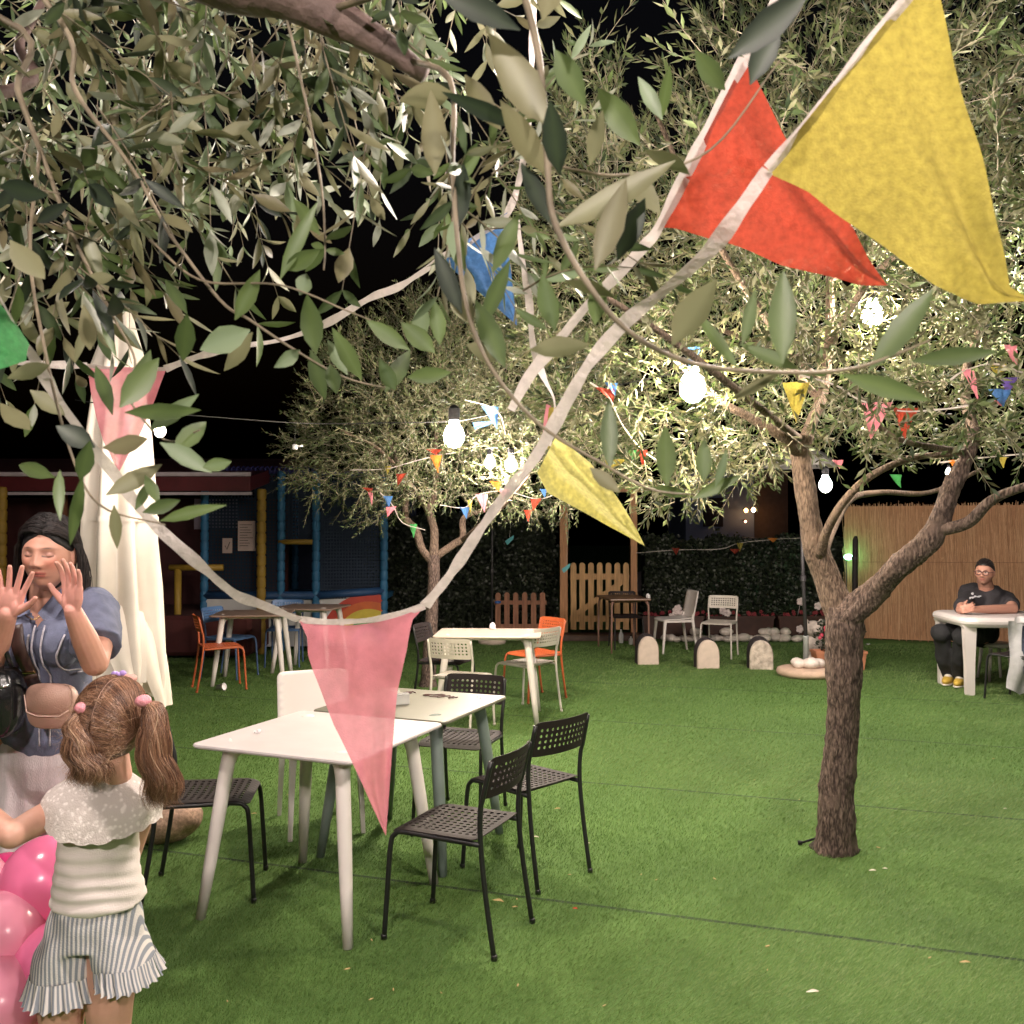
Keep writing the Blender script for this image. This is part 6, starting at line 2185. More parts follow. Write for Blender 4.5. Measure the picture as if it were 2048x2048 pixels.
    st = [front(X0 - .03, 1.33, .010), front(X0 - .015, 1.25, .010), front(X0 + .0, 1.17, .010), front(X0 + .025, 1.10, .010), c + Vector((-.06, -.03, .1))]
    rows = []
    for p in smooth_path(st, 5):
        p = Vector(p)
        rows.append([p + Vector((-.021, -.001, -.006)), p + Vector((0, -.004, 0)), p + Vector((.021, -.001, .006))])
    rows2 = [[q + Vector((0, .004, 0)) for q in r_][::-1] for r_ in rows]
    MB().loft([a_ + b_ for a_, b_ in zip(rows, rows2)]).build('strap', mlb, t2, True, ob)
    for p in (st[2], st[3]):
        MB().box(p + Vector((0, -.006, 0)), (.046, .006, .008), bevel=.002).build('buckle', mg, t2, False, ob)
    ob = tuple(P(2, 1390, 3.0))
    ob = tuple(P(-8, 1400, 3.02))
    t3 = thing('black_bag', 'glossy black handbag at the left edge of the photo beside the woman', 'bag', ob)
    mk = mat('black_patent', (.010, .010, .011), rough=.2, var=.2, bump=.3, bscale=30)
    bag(.16, .24, .09, Vector(ob)).build('body', mk, t3, True, ob)
    MB().tube([Vector(ob) + Vector((-.05, -.02, .11)), Vector(ob) + Vector((-.03, -.03, .20)), Vector(ob) + Vector((.03, -.03, .20)), Vector(ob) + Vector((.06, -.02, .11))], .008, 8).build('handle', mk, t3, True, ob)
    MB().tube([Vector(ob) + Vector((.02 * k - .05, -.055 - .004 * (k % 2), .06 + .01 * sin(k))) for k in range(7)], .004, 6).build('chain', mat('silver_chain', (.6, .6, .6), metal=1, rough=.25, bump=0), t3, True, ob)
    return t


woman()


# ======================= the little girl, seen from behind
def girl():
    Y = 2.42
    hc = P(222, 1448, Y)
    off = (hc.x, Y, 0)
    t = thing('person', 'little girl seen from behind with two pigtails, white lace top and striped shorts', 'person', off)
    skin = (.60, .33, .25)
    X0 = hc.x
    M = place4(hc, rz=R(172), rx=R(6), ry=R(-6))
    mb = MB()
    head_shape(mb, M, .86, wide=1.08)
    neck = P(234, 1548, Y + .0)
    shc = P(205, 1592, Y + .02)
    chain(mb, [hc + Vector((0, -.01, -.04)), neck, shc], [.042, .038, .05])
    sL = P(110, 1622, Y + .01); sR = P(288, 1604, Y + .03)
    chain(mb, [sL, shc + Vector((0, 0, -.02)), sR], [.036, .05, .036])
    wa = P(196, 1745, Y + .02)
    hip = P(190, 1850, Y + .03)
    chain(mb, [shc + Vector((0, 0, -.05)), wa, hip], [.082, .086, .090], flat=.7, n=22)
    for s, kx, fx in ((-1, 122, 105), (1, 218, 222)):
        a = hip + Vector((s * .052, 0, -.03))
        k_ = P(kx, 2010, Y + .02)
        chain(mb, [a, k_, Vector((k_.x, Y + .03, .30)), Vector((k_.x + s * .005, Y + .07, .18)), Vector((k_.x + s * .01, Y + .06, .06))], [.070, .060, .046, .042, .028])
        chain(mb, [Vector((k_.x + s * .01, Y + .05, .035)), Vector((k_.x + s * .015, Y + .17, .03))], [.028, .024])
    # left arm: out to the side, elbow low, forearm going up and left
    eL = P(22, 1672, Y - .10); wL = P(-70, 1590, Y + .05)
    chain(mb, [sL, sL * .5 + eL * .5, eL], [.036, .036, .031])
    chain(mb, [eL, eL * .5 + wL * .5, wL], [.032, .030, .021])
    hand(mb, wL, wL - eL + Vector((0, .02, .02)), (0, 1, 0), (.2, 0, 1), L=.12, spread=.1, curl=.2, w=.052)
    # right arm: down the far side, hand resting by the hip
    eR = P(258, 1715, Y + .17); wR = P(215, 1760, Y + .27)
    chain(mb, [sR, sR * .5 + eR * .5, eR], [.035, .033, .029])
    chain(mb, [eR, eR * .5 + wR * .5, wR], [.030, .027, .020])
    hand(mb, wR, (-.8, .6, -.1), (-.5, -.8, 0), (0, 0, 1), L=.115, spread=.08, curl=.35, w=.050)
    v, f = fuse(mb, .0045, 4, .5)
    col = colors_for(v, skin)
    col = paint_head(col, v, M, .86, skin, brow=(.12, .06, .03))
    np_mesh('body', v, f, M_SKIN, t, True, off, colors=col)
    # hair
    hm = hair_mat('brown_hair', [(.06, .028, .018), (.19, .09, .052), (.38, .21, .125), (.54, .37, .25)], .42)
    M3, T3 = np.array(M.to_3x3()), np.array(M.translation)

    def sk(p):      # head local -> world
        return np.asarray(p) @ M3.T * 1.0 + T3
    # local frame: +Y is the back of the head, towards the camera; local x mirrored by the 172 degree turn
    capm = MB().ell((0, .004, .010), (.0765, .092, .108), 40, 26)
    cap = np.array(capm.v)
    keepf = [q for q in capm.f if not all((cap[i][1] < -.062 and cap[i][2] < .07) for i in q)]
    cap = cap * np.array([1.06, 1.0, 1.0])
    np_mesh('hair', sk(cap), keepf, hm, t, True, off, shade=np.full(len(cap), .12))
    # strands from the parting to the two ties
    tie = {-1: np.array([-.080, .030, -.005]), 1: np.array([.080, .030, .030])}
    N, K = 5200, 12
    S = np.where(rng.random(N) < .5, -1, 1)
    th = rng.uniform(-.95, 2.45, N)                     # position along the parting, forehead to nape
    R_ = .104
    st = np.stack([S * .0035, .004 + .094 * np.sin(th), .010 + .110 * np.cos(th)], 1)
    en = np.array([tie[s] for s in S]) + rng.normal(0, .007, (N, 3))
    paths = np.zeros((N, K, 3))
    for k in range(K):
        u = k / (K - 1)
        p = st * (1 - u) + en * u
        c = p - np.array([0, .004, .010])
        sc = np.sqrt((c[:, 0] / .083) ** 2 + (c[:, 1] / .095) ** 2 + (c[:, 2] / .111) ** 2)
        bulge = 1 + (0.02 + .02 * rng.random()) * np.sin(pi * u)
        p = np.array([0, .004, .010]) + c / sc[:, None] * bulge * np.interp(u, [0, .06, 1], [.985, 1.012, 1.02])
        paths[:, k] = p
    paths += rng.normal(0, .0010, (N, 1, 3)) + np.cumsum(rng.normal(0, .0005, (N, K, 3)), 1)
    ribbons_hair(sk(paths), .0008, hm, 'combed_hair', t, off, np.clip(.33 + .22 * np.sin(th * 9) * .5 + rng.normal(0, .2, N), 0, 1))
    pw = sk(np.stack([np.zeros(14), .004 + .0925 * np.sin(np.linspace(-.6, 1.5, 14)), .010 + .1090 * np.cos(np.linspace(-.6, 1.5, 14))], 1))
    MB().tube([Vector(p) for p in pw], .0012, 6).build('parting', mat('scalp', (.45, .28, .22), rough=.6), t, True, off)
    # pigtails, long wavy locks (photo pixel paths)
    for s, path, rad, nn in ((1, [P(164, 1420, Y - .07), P(152, 1452, Y - .085), P(162, 1495, Y - .09), P(176, 1535, Y - .09), P(186, 1570, Y - .085)], [.010, .028, .038, .042, .042], 2600),
                             (-1, [P(292, 1402, Y - .06), P(308, 1412, Y - .06), P(306, 1460, Y - .07), P(312, 1520, Y - .075), P(322, 1570, Y - .07), P(330, 1618, Y - .06)], [.010, .024, .032, .037, .038, .032], 2600)):
        pth = np.array(smooth_path(path, 5))
        K = len(pth)
        rr = np.interp(np.linspace(0, 1, K), np.linspace(0, 1, len(rad)), rad)
        N = nn
        a = rng.uniform(0, 2 * pi, N); q = np.sqrt(rng.random(N))
        wv = rng.uniform(0, 6, N)
        L_ = rng.uniform(.66, 1.0, N) ** .8
        out = np.zeros((N, K, 3))
        for k in range(K):
            u = k / (K - 1) * L_
            ii = u * (K - 1)
            i0 = np.minimum(ii.astype(int), K - 2); fr = (ii - i0)[:, None]
            c = pth[i0] * (1 - fr) + pth[i0 + 1] * fr
            r_ = rr[i0] * (1 - fr[:, 0]) + rr[i0 + 1] * fr[:, 0]
            tw = a + .9 * u + .25 * np.sin(u * 9 + wv)
            out[:, k] = c + np.stack([np.cos(tw) * r_ * q * 1.05, np.sin(tw) * r_ * q * .8, np.zeros(N)], 1) + np.stack([.0085 * np.sin(u * 17 + wv * .45) * (.3 + u) + .016 * u ** 2 * np.sin(wv * 5), .010 * u * np.sin(wv * 3), .0 * u], 1)
        ribbons_hair(out, .0009, hm, 'pigtail', t, off, np.clip(.45 + .15 * np.sin(a * 3) + rng.normal(0, .22, N), 0, 1))
    N = 520
    th = rng.uniform(0, 2 * pi, N)
    s0 = sk(np.stack([.06 * np.cos(th), .075 + 0 * th, -.02 + .08 * np.sin(th)], 1) * 1.1)
    fly = s0[:, None] + np.cumsum(rng.normal(0, .004, (N, 7, 3)) + rng.normal(0, .003, (N, 1, 3)), 1)
    ribbons_hair(fly, .0004, hm, 'flyaway_hair', t, off, rng.uniform(.5, 1, N))
    # hair ties
    mpk = mat('pink_elastic', (.72, .28, .33), rough=.6, bump=.5, bscale=150)
    for (x, y, dz) in ((166, 1416, -.075), (287, 1402, -.065)):
        p = P(x, y, Y + dz)
        MB().ell((0, 0, 0), (.020, .018, .015), 16, 10, fn=lambda d: 1 + .12 * sin(9 * atan2(d.y, d.x))).build('hair_tie', mpk, t, True).location = p - Vector(off)
    # lilac bow on top
    p = P(238, 1348, Y + .03)
    mb = MB().ell((-.010, 0, 0), (.011, .006, .008), 12, 8).ell((.010, 0, .002), (.010, .006, .008), 12, 8).ell((0, -.004, 0), .006, 8, 6)
    o = mb.build('lilac_bow', mat('lilac_satin', (.40, .27, .62), rough=.4), t, True); o.location = p - Vector(off)
    o = MB().ell((0, 0, 0), (.022, .012, .014), 12, 8, fn=lambda d: 1 + .2 * noise.noise(d * 2)).build('pink_bow', mat('salmon_satin', (.65, .33, .28), rough=.5), t, True); o.location = P(258, 1358, Y + .03) - Vector(off)
    # top
    mt_ = mat('ivory_jersey', (.80, .71, .68), rough=.85, var=.06, vscale=12, bump=.2, bscale=350)
    mb = MB()
    chain(mb, [sL + Vector((.02, 0, 0)), shc + Vector((0, 0, -.028)), sR + Vector((-.02, 0, 0))], [.040, .052, .040])
    c1 = [P(198, 1675, Y + .02), P(195, 1750, Y + .02), P(197, 1800, Y + .03)]
    mb.tube([shc + Vector((0, 0, -.03))] + [Vector(c) for c in c1], [.088, .101, .108, .120], 30, flat=.80)
    v, f = fuse(mb, .0065, 4, .5)
    v = np.array(v)
    # tight horizontal folds around the waist
    z = v[:, 2]
    fold = .0035 * np.sin(z * 190 + v[:, 0] * 26 + 2 * np.sin(v[:, 0] * 20)) * np.clip((.86 - z) / .06, 0, 1)
    v[:, 1] -= fold
    v = shift(v, .005, 14, 2)
    np_mesh('top', v, f, mt_, t, True, off)
    # lace cape collar with scalloped edge
    ml = bpy.data.materials.new('white_lace'); ml.use_nodes = True
    N_, L_ = ml.node_tree.nodes, ml.node_tree.links
    b = N_['Principled BSDF']; b.inputs['Roughness'].default_value = .9
    tc = N_.new('ShaderNodeTexCoord')
    vo = N_.new('ShaderNodeTexVoronoi'); vo.inputs['Scale'].default_value = 85; vo.feature = 'SMOOTH_F1'
    vo2 = N_.new('ShaderNodeTexVoronoi'); vo2.inputs['Scale'].default_value = 260
    L_.new(tc.outputs['Object'], vo.inputs['Vector']); L_.new(tc.outputs['Object'], vo2.inputs['Vector'])
    ad = N_.new('ShaderNodeMath'); ad.operation = 'MULTIPLY_ADD'; ad.inputs[1].default_value = .5
    L_.new(vo2.outputs['Distance'], ad.inputs[0]); L_.new(vo.outputs['Distance'], ad.inputs[2])
    lr = N_.new('ShaderNodeValToRGB'); le = lr.color_ramp.elements; le[0].position, le[1].position = .16, .40
    le[0].color, le[1].color = (.82, .75, .72, 1), (.60, .53, .50, 1)
    L_.new(vo.outputs['Distance'], lr.inputs[0]); L_.new(lr.outputs[0], b.inputs['Base Color'])
    bp = N_.new('ShaderNodeBump'); bp.inputs['Strength'].default_value = .6; bp.inputs['Distance'].default_value = .003
    L_.new(ad.outputs[0], bp.inputs['Height']); L_.new(bp.outputs[0], b.inputs['Normal'])
    rows = []
    cc = Vector((shc.x, Y + .02, 0))
    n = 96
    for i, (z, rx, ry) in enumerate(((1.034, .056, .048), (1.014, .084, .064), (.990, .118, .082), (.970, .142, .096), (.950, .152, .106), (.930, .150, .112), (.914, .148, .116), (.905, .150, .119))):
        row = []
        for k in range(n):
            a = 2 * pi * k / n
            back = max(0, -sin(a))
            sc = .007 * abs(sin(a * 9)) * (1 if i == 7 else .4 if i == 6 else 0)
            zz = z - sc - (.020 * back ** 2 * (i / 7)) + .015 * (abs(cos(a)) ** 2) * (i / 7) + (-.045 if i == 0 else -.02 if i == 1 else 0) * back ** 2 * 0
            r_ = 1 + .022 * sin(a * 9 + .6) * (i / 7)
            row.append(cc + Vector((cos(a) * rx * r_, sin(a) * ry * r_, zz)))
        rows.append(row)
    tilt = Matrix.Rotation(R(3), 4, 'Y')
    rows = [[tilt @ (q - Vector((cc.x, cc.y, .93))) + Vector((cc.x, cc.y, .93 - .012)) for q in r_] for r_ in rows]
    lace = MB().loft(rows, caps=False)
    lace.build('lace_collar', ml, t, True, off)
    # striped shorts with ruffled hems
    msr = bpy.data.materials.new('striped_cotton'); msr.use_nodes = True
    N_, L_ = msr.node_tree.nodes, msr.node_tree.links
    b = N_['Principled BSDF']; b.inputs['Roughness'].default_value = .85
    at = N_.new('ShaderNodeAttribute'); at.attribute_name = 'shade'
    mm = N_.new('ShaderNodeMath'); mm.operation = 'FRACT'; L_.new(at.outputs['Fac'], mm.inputs[0])
    rp = N_.new('ShaderNodeValToRGB'); e = rp.color_ramp.elements
    e[0].position, e[0].color = 0, (.22, .24, .28, 1)
    e[1].position, e[1].color = .95, (.24, .26, .30, 1)
    for p_, c_ in ((.40, (.22, .24, .28, 1)), (.48, (.60, .57, .55, 1)), (.88, (.62, .58, .56, 1))):
        k = e.new(p_); k.color = c_
    L_.new(mm.outputs[0], rp.inputs[0]); L_.new(rp.outputs[0], b.inputs['Base Color'])
    nz = N_.new('ShaderNodeTexNoise'); nz.inputs['Scale'].default_value = 60; bp = N_.new('ShaderNodeBump'); bp.inputs['Strength'].default_value = .3; bp.inputs['Distance'].default_value = .006
    L_.new(nz.outputs['Fac'], bp.inputs['Height']); L_.new(bp.outputs[0], b.inputs['Normal'])
    waist = [(P(197, 1782, Y + .03), .108, .086), (P(196, 1800, Y + .03), .107, .086), (P(193, 1815, Y + .03), .112, .090), (P(190, 1850, Y + .03), .122, .098), (P(188, 1882, Y + .03), .128, .102)]
    n = 160

    def shell(rows_, nm, stripes=62, ph=0.0):
        vs, sh, fs = [], [], []
        for c, rx, ry, wv_, ft in rows_:
            for k in range(n + 1):
                a = 2 * pi * k / n
                r_ = 1 + wv_ * sin(a * ft + ph) + wv_ * .5 * sin(a * ft * 1.7 + 1)
                vs.append((c[0] + cos(a) * rx * r_, c[1] + sin(a) * ry * r_, c[2]))
                sh.append(a / (2 * pi) * stripes)
        for i in range(len(rows_) - 1):
            for k in range(n):
                fs.append((i * (n + 1) + k, i * (n + 1) + k + 1, (i + 1) * (n + 1) + k + 1, (i + 1) * (n + 1) + k))
        return np_mesh(nm, vs, fs, msr, t, True, off, shade=sh)
    mbs = MB()
    mbs.loft([[Vector(c) + Vector((cos(2 * pi * k / 40) * rx, sin(2 * pi * k / 40) * ry, 0)) for k in range(40)] for c, rx, ry in waist])
    legs = ((-1, (-.052, 1850), (134, 1900), (130, 1944), (134, 1984), .074, .082, .096), (1, (.052, 1850), (240, 1890), (250, 1920), (262, 1952), .070, .073, .073))
    for s, top, mid, bot, hem, r1, r2, r3 in legs:
        c0 = P(190, 1850, Y + .03) + Vector((top[0], 0, 0))
        mbs.loft([[Vector(c) + Vector((cos(2 * pi * k / 40) * rx, sin(2 * pi * k / 40) * ry, 0)) for k in range(40)] for c, rx, ry in
                  ((c0, .060, .088), (P(mid[0], mid[1], Y + .025), r1, .094), (P(bot[0], bot[1], Y + .02), r2, .094))])
    v, f = fuse(mbs, .0055, 5, .5)
    v = shift(v, .007, 16, 6)
    v = np.array(v)
    wst = np.clip((v[:, 2] - waist[2][0].z + .004) / .01, 0, 1)
    v[:, 1] -= wst * .0025 * np.sin(v[:, 0] * 420)
    stripe = lambda v: (v[:, 0] - X0 + .5 * (v[:, 2] - .66) * (v[:, 0] - X0 + .03) * -1) / .0115
    np_mesh('shorts', v, f, msr, t, True, off, shade=stripe(v) + 40)
    for s, top, mid, bot, hem, r1, r2, r3 in legs:
        cb_, ch = P(bot[0], bot[1], Y + .02), P(hem[0], hem[1], Y + .02)
        mid2 = (cb_ + ch) / 2
        shell([(tuple(cb_ + Vector((0, 0, .008))), r2 - .002, .094, .01, 22), (tuple(mid2), (r2 + r3) / 2, .104, .045, 22), (tuple(ch + Vector((0, 0, .004))), r3, .112, .07, 22), (tuple(ch), r3 + .002, .114, .075, 22)], 'ruffle', 54, .5 * s)
    for s, kx in ((-1, 122), (1, 218)):
        k_ = P(kx, 2010, Y + .02)
        MB().ell((k_.x + s * .012, Y + .11, .035), (.036, .095, .035), 16, 8).build('shoe', mat('white_trainer', (.6, .58, .56), rough=.6), t, True, off)
    return t


girl()


# ======================= the seated man
def man():
    D = 10.05
    hc = P(1969, 1146, 9.85)
    off = (hc.x, 10.1, 0)
    t = thing('person', 'seated man with glasses and short dark hair, black t-shirt, arms on the white table', 'person', off)
    skin = (.50, .26, .19)
    M = place4(hc, rz=R(-40), rx=R(0), ry=R(3))
    s = 1.10
    mb = MB()
    head_shape(mb, M, s, wide=1.08)
    sh = P(1978, 1188, 9.98)
    chain(mb, [hc + Vector((.0, .02, -.05)), P(1974, 1180, 9.95), sh], [.072, .075, .09])
    sl = P(1932, 1200, 9.92); sr = P(2016, 1200, 9.98)
    chain(mb, [sl, sh + Vector((0, .02, -.02)), sr], [.075, .095, .080])
    pel = Vector((hc.x + .12, 10.22, .54))
    chain(mb, [sh + Vector((0, .03, -.06)), Vector((hc.x + .06, 10.12, .88)), pel], [.155, .175, .17], n=22)
    # arms folded on the table top
    el = P(1921, 1216, 9.62); el.z = .815
    er = P(2026, 1222, 9.66); er.z = .82
    chain(mb, [sl, sl * .5 + el * .5, el], [.066, .058, .046]); chain(mb, [sr, sr * .5 + er * .5, er], [.070, .064, .050])
    wl = P(1928, 1226, 9.50); wl.z = .825
    wr = P(1944, 1228, 9.48); wr.z = .83
    chain(mb, [el, wl], [.046, .034]); chain(mb, [er, er * .5 + wr * .5, wr], [.052, .046, .034])
    hand(mb, wl, (.3, -.3, .18), (1, 0, .2), (0, -.3, 1), L=.15, curl=.85, spread=.03, w=.075)
    hand(mb, wr, (-1, -.05, .05), (0, .6, -.6), (0, .2, 1), L=.15, curl=.85, spread=.03, w=.075)
    # legs swung out to the left of the table
    k1 = P(1882, 1268, 9.75); k1.z = .56
    f1 = P(1899, 1352, 9.95); f1.z = .07
    k2 = P(1925, 1274, 9.5); k2.z = .56
    f2 = P(1922, 1362, 9.82); f2.z = .07
    for k_, f_, dx in ((k1, f1, -.05), (k2, f2, .05)):
        chain(mb, [pel + Vector((dx, -.02, -.03)), (pel + k_) / 2, k_, k_ * .5 + f_ * .5 + Vector((0, .03, 0)), f_], [.11, .10, .075, .065, .045])
        chain(mb, [f_ + Vector((0, 0, -.02)), f_ + Vector((-.10, -.13, -.03))], [.042, .036])
    v, f = fuse(mb, .0055, 3, .5)
    col = colors_for(v, skin)
    col = paint_head(col, v, M, s, skin, lips=(.40, .15, .12), beard=(.09, .05, .04), brow=(.02, .014, .012), blush=.15)
    np_mesh('body', v, f, M_SKIN, t, True, off, colors=col)
    # hair
    cap = MB().ell((0, .006, .012), (.086, .105, .121), 90, 64, fn=lambda d: 1 + .03 * noise.noise(d * 6))
    cv = np.array(cap.v)
    kf = cap.f
    def shr(p):
        hl = np.interp(p[1], [-.11, -.06, -.02, .02, .06, .12], [.094, .080, .052, .012, -.02, -.04])
        return np.array(p) * (1 - .22 * min(1, max(0, (hl - p[2]) / .010)))
    cv = np.array([M @ (Vector(shr(p)) * s * 1.0) for p in cv])
    np_mesh('hair', cv, kf, hair_mat('short_dark_hair', [(.008, .006, .006), (.012, .009, .009), (.03, .022, .02)], .5), t, True, off, shade=rng.random(len(cv)))
    N = 2600
    d_ = unit(rng.normal(0, 1, (N, 3)))
    pp = np.array([0, .006, .012]) + d_ * np.array([.086, .105, .121])
    hl = np.interp(pp[:, 1], [-.11, -.06, -.02, .02, .06, .12], [.096, .084, .056, .016, -.015, -.035])
    kp = pp[:, 2] > hl
    pp, d_ = pp[kp], d_[kp]
    ln = np.where(pp[:, 2] > .08, .014, .007)[:, None]
    dd = unit(d_ + np.array([0, .25, .35]) + rng.normal(0, .35, d_.shape))
    pth = np.stack([pp - d_ * .004, pp + dd * ln * .5, pp + dd * ln], 1)
    pth = (pth.reshape(-1, 3) * s) @ np.array(M.to_3x3()).T + np.array(M.translation)
    ribbons_hair(pth.reshape(-1, 3, 3), .0016, bpy.data.materials['short_dark_hair'], 'short_hair', t, off, rng.random(len(pp)))
    # glasses
    mb = MB()
    for sx in (-1, 1):
        pts = []
        for k in range(17):
            a = 2 * pi * k / 16
            ca, sa = cos(a), sin(a)
            r_ = 1 / (abs(ca) ** 3 + abs(sa) ** 3) ** (1 / 3)
            pts.append(M @ (Vector((sx * .031 + ca * r_ * .026, -.104, .005 + sa * r_ * .019)) * s))
        mb.tube(pts, .0034, 6, caps=False)
        mb.tube([M @ (Vector((sx * .057, -.102, .012)) * s), M @ (Vector((sx * .084, -.06, .012)) * s), M @ (Vector((sx * .086, .01, .008)) * s)], .003, 6)
    mb.tube([M @ (Vector((-.008, -.106, .010)) * s), M @ (Vector((0, -.110, .013)) * s), M @ (Vector((.008, -.106, .010)) * s)], .003, 6)
    mb.build('glasses', mat('dark_red_frame', (.06, .015, .02), rough=.35, bump=0), t, True, off)
    # t-shirt
    mts = mat('black_tshirt', (.022, .020, .024), rough=.85, var=.2, vscale=14, bump=.3, bscale=60)
    mb = MB()
    chain(mb, [sl + Vector((.01, 0, 0)), sh + Vector((0, .0, -.045)), sr + Vector((-.01, 0, 0))], [.088, .125, .092])
    chain(mb, [sh + Vector((0, .03, -.08)), Vector((hc.x + .05, 10.08, .92)), Vector((hc.x + .10, 10.18, .68))], [.20, .215, .21], n=26)
    for a_, b_ in ((sl, el), (sr, er)):
        mb.tube([a_, a_ * .5 + b_ * .5, a_ * .28 + b_ * .72], [.080, .086, .086], 20)
    v, f = fuse(mb, .012, 4, .5)
    v = shift(v, .014, 9, 4)
    np_mesh('t_shirt', v, f, mts, t, True, off)
    vv = np.array(v)
    # small white chest print
    c = P(1957, 1196, 9.7)
    k = np.argmin((vv[:, 0] - c.x) ** 2 + (vv[:, 2] - c.z) ** 2 + np.where(vv[:, 1] > 10.0, 1, 0))
    yb = vv[k, 1]
    mw = mat('white_print', (.55, .55, .58), rough=.7, bump=0)
    mb = MB()
    for i in range(11):
        x = -.09 + i * .018
        q_ = (np.abs(vv[:, 0] - c.x - x) < .02) & (np.abs(vv[:, 2] - c.z) < .02)
        mb.box((c.x + x, vv[q_, 1].min() - .003, c.z + .004 * sin(i * 1.3) + .0008 * i), (.013, .004, .013 + .007 * ((i * 7) % 3 == 0)))
    q_ = (np.abs(vv[:, 0] - c.x) < .02) & (np.abs(vv[:, 2] - c.z - .035) < .02)
    mb.ell((c.x + .0, vv[q_, 1].min() - .003, c.z + .036), (.014, .004, .013), 10, 6)
    mb.build('chest_print', mw, t, False, off)
    # trousers
    mb = MB()
    chain(mb, [pel + Vector((-.04, 0, .04)), pel + Vector((.03, .02, 0))], [.19, .19], n=22)
    for k_, f_, dx in ((k1, f1, -.05), (k2, f2, .05)):
        mb.tube([pel + Vector((dx, -.02, -.02)), (pel + k_) / 2, k_, k_ * .5 + f_ * .5 + Vector((.01, .02, 0)), f_ + Vector((.01, .02, .04))], [.125, .12, .105, .10, .09], 20)
        mb.ell(k_, .098, 14, 10)
    v, f = fuse(mb, .012, 4, .5)
    v = shift(v, .012, 10, 8)
    np_mesh('trousers', v, f, mat('black_trousers', (.012, .012, .014), rough=.85, var=.2, bump=.3, bscale=50), t, True, off)
    # trainers
    my, mwh = mat('yellow_suede', (.50, .33, .05), rough=.7), mat('white_trainer_part', (.62, .58, .50), rough=.6)
    for f_ in (f1, f2):
        a = atan2(-.13, -.10)
        c = f_ + Vector((-.05, -.07, -.035))
        rot = rotz(a)
        o = MB().ell((0, 0, .0), (.145, .052, .048), 20, 12, fn=lambda d: 1 + .1 * d.z * (-d.x)).build('shoe', my, t, True); o.location = c - Vector(off) + Vector((0, 0, .02)); o.rotation_euler = (0, 0, a)
        s_ = MB().ell((0, 0, 0), (.152, .056, .018), 20, 8).build('sole', mwh, o, True); s_.location = (0, 0, -.036)
        u = MB().ell((.0, 0, .0), (.06, .040, .03), 14, 8).build('tongue', mwh, o, True); u.location = (-.01, 0, .032)
    # the stool he sits on
    return t


man()
p = P(1985, 1300, 10.25)
t = thing('plastic_stool', 'low seat under the seated man, mostly hidden by him and the table', 'stool', (p.x + .02, 10.24, 0))
MB().lathe([(.16, .36), (.18, .37), (.18, .40), (.16, .41), (.01, .41)], n=28).build('seat', M_WHITEPL, t, True)
for k in range(4):
    a = pi / 4 + k * pi / 2
    MB().tube([(.18 * cos(a), .18 * sin(a), 0), (.13 * cos(a), .13 * sin(a), .38)], [.014, .02], 8).build('leg', M_WHITEPL, t, True)

# jacket thrown over the chair at the right edge
c = P(2028, 1310, 8.85)
t = thing('jacket', 'light grey and denim jacket hanging over the chair at the right edge', 'jacket', c)
o = tuple(c)
def cloth(w, h, n, m, fn):
    rows = [[fn(i / (n - 1), j / (m - 1)) for j in range(m)] for i in range(n)]
    return MB().loft(rows, caps=False, closed=False)
mgj = mat('grey_fleece', (.42, .42, .43), rough=.9, var=.1, vscale=20, bump=.3)
mdj = mat('dark_denim', (.04, .05, .08), rough=.9, var=.3, vscale=30, bump=.3)
cloth(1, 1, 18, 14, lambda u, v: c + Vector((-.06 + .36 * v + .02 * sin(u * 4), -.02 + .03 * sin(v * 11 + u * 3) + .02 * sin(u * 8), .32 - .70 * u * (1 - .25 * abs(v - .4))))).build('fabric', mgj, t, True, o)
cloth(1, 1, 12, 10, lambda u, v: c + Vector((.05 + .2 * v, -.06 + .02 * sin(v * 9 + u * 4), .28 - .45 * u))).build('lining', mdj, t, True, o)
cloth(1, 1, 6, 8, lambda u, v: c + Vector((-.02 + .24 * v, -.05 + .02 * sin(v * 9), .35 - .06 * u + .02 * sin(v * 5)))).build('collar', M_PAPER, t, True, o)

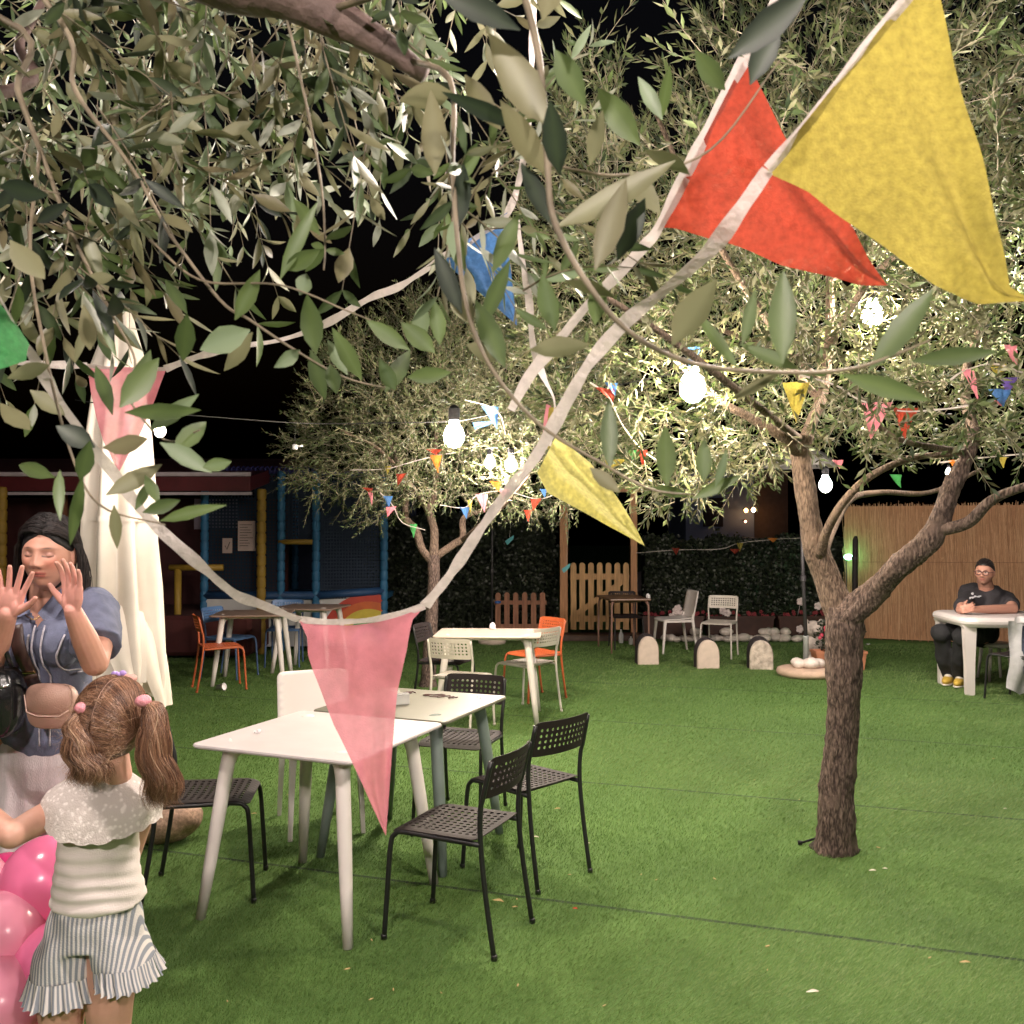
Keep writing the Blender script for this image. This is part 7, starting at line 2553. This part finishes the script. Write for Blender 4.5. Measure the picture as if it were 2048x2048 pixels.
# ======================= balloons
MB_PINK = [mat('pink_balloon', (.88, .22, .42), rough=.22, var=.03, vscale=2, bump=0, transl=.25), mat('pale_pink_balloon', (.90, .36, .50), rough=.22, var=.03, vscale=2, bump=0, transl=.3), mat('magenta_balloon', (.55, .04, .17), rough=.22, var=.03, vscale=2, bump=0, transl=.15)]
for x, y, r, D, k, lb in ((98, 1766, 92, 2.75, 0, 'pink balloon just left of the girl at her waist, highest of the pile'), (5, 1868, 82, 2.62, 1, 'pale pink balloon at the left edge in the middle of the pile'),
                       (118, 1938, 92, 2.60, 0, 'pink balloon behind the legs of the girl, beside her striped shorts'), (10, 1770, 62, 3.0, 2, 'dark magenta balloon showing between the lighter ones at the left edge'),
                       (-8, 2008, 90, 2.5, 1, 'pale pink balloon in the bottom left corner'), (205, 1955, 62, 2.95, 0, 'pink balloon peeking out between the shorts and the turf'),
                       (60, 2070, 90, 2.7, 0, 'pink balloon cut by the bottom edge left of the girl'), (-70, 1780, 80, 2.85, 1, 'pale pink balloon beyond the left edge')):
    p = P(x, y, D)
    R_ = r / F * D
    p.z = max(p.z, R_ * 1.02)
    t = thing('balloon', lb, 'balloon', p, 0, 'pink balloons')
    o = MB().ell((0, 0, 0), R_, 36, 26, fn=lambda d: 1 + (.14 * max(0, -d.z) ** 3)).build('skin', MB_PINK[k], t, True)
    o.rotation_euler = (R(random.uniform(-50, 50)), R(random.uniform(-50, 50)), 0)
    MB().lathe([(.012, -R_ * 1.14 - .012), (.004, -R_ * 1.14), (.009, -R_ * 1.12)], n=12).build('knot', MB_PINK[k], o, True)

# ---------------------------------------------------------------- the lamps themselves
K = 2.2
bulb(P(908, 872, 6.4), 66 * K, .072, 'brightest festoon bulb hanging before the left olive tree', color=(1, .83, .64))
bulb(P(980, 926, 8.6), 26 * K, .048, 'left one of the two small bulbs right of the brightest bulb')
bulb(P(1022, 930, 8.6), 26 * K, .055, 'right one of the two small bulbs right of the brightest bulb')
bulb(P(1385, 775, 4.3), 30 * K, .062, 'festoon bulb deep in the middle of the right olive crown', color=(1, .83, .62))
bulb(P(1745, 630, 4.9), 28 * K, .055, 'festoon bulb high in the right part of the right olive crown', color=(1, .83, .62))
bulb(P(1651, 970, 8.8), 40 * K, .060, 'round bulb on a dark holder just right of the forked trunk')
bulb(P(1897, 944, 8.2), 15 * K, .022, 'small bulb near the right limb of the olive tree')
bulb(P(320, 862, 5.1), 6 * K, .030, 'bulb half hidden by leaves before the closed parasol')
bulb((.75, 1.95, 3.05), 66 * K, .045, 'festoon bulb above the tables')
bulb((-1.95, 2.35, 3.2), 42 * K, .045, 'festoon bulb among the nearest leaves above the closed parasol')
bulb((-.9, -1.1, 2.9), 88 * K, .045, 'festoon bulb behind the photographer on the left')
bulb((1.9, -1.0, 2.9), 85 * K, .045, 'festoon bulb behind the photographer on the right')
bulb((3.2, 6.2, 3.3), 125 * K, .045, 'festoon bulb over the right part of the lawn')  # added fill lamp, put in to brighten the lawn and fence
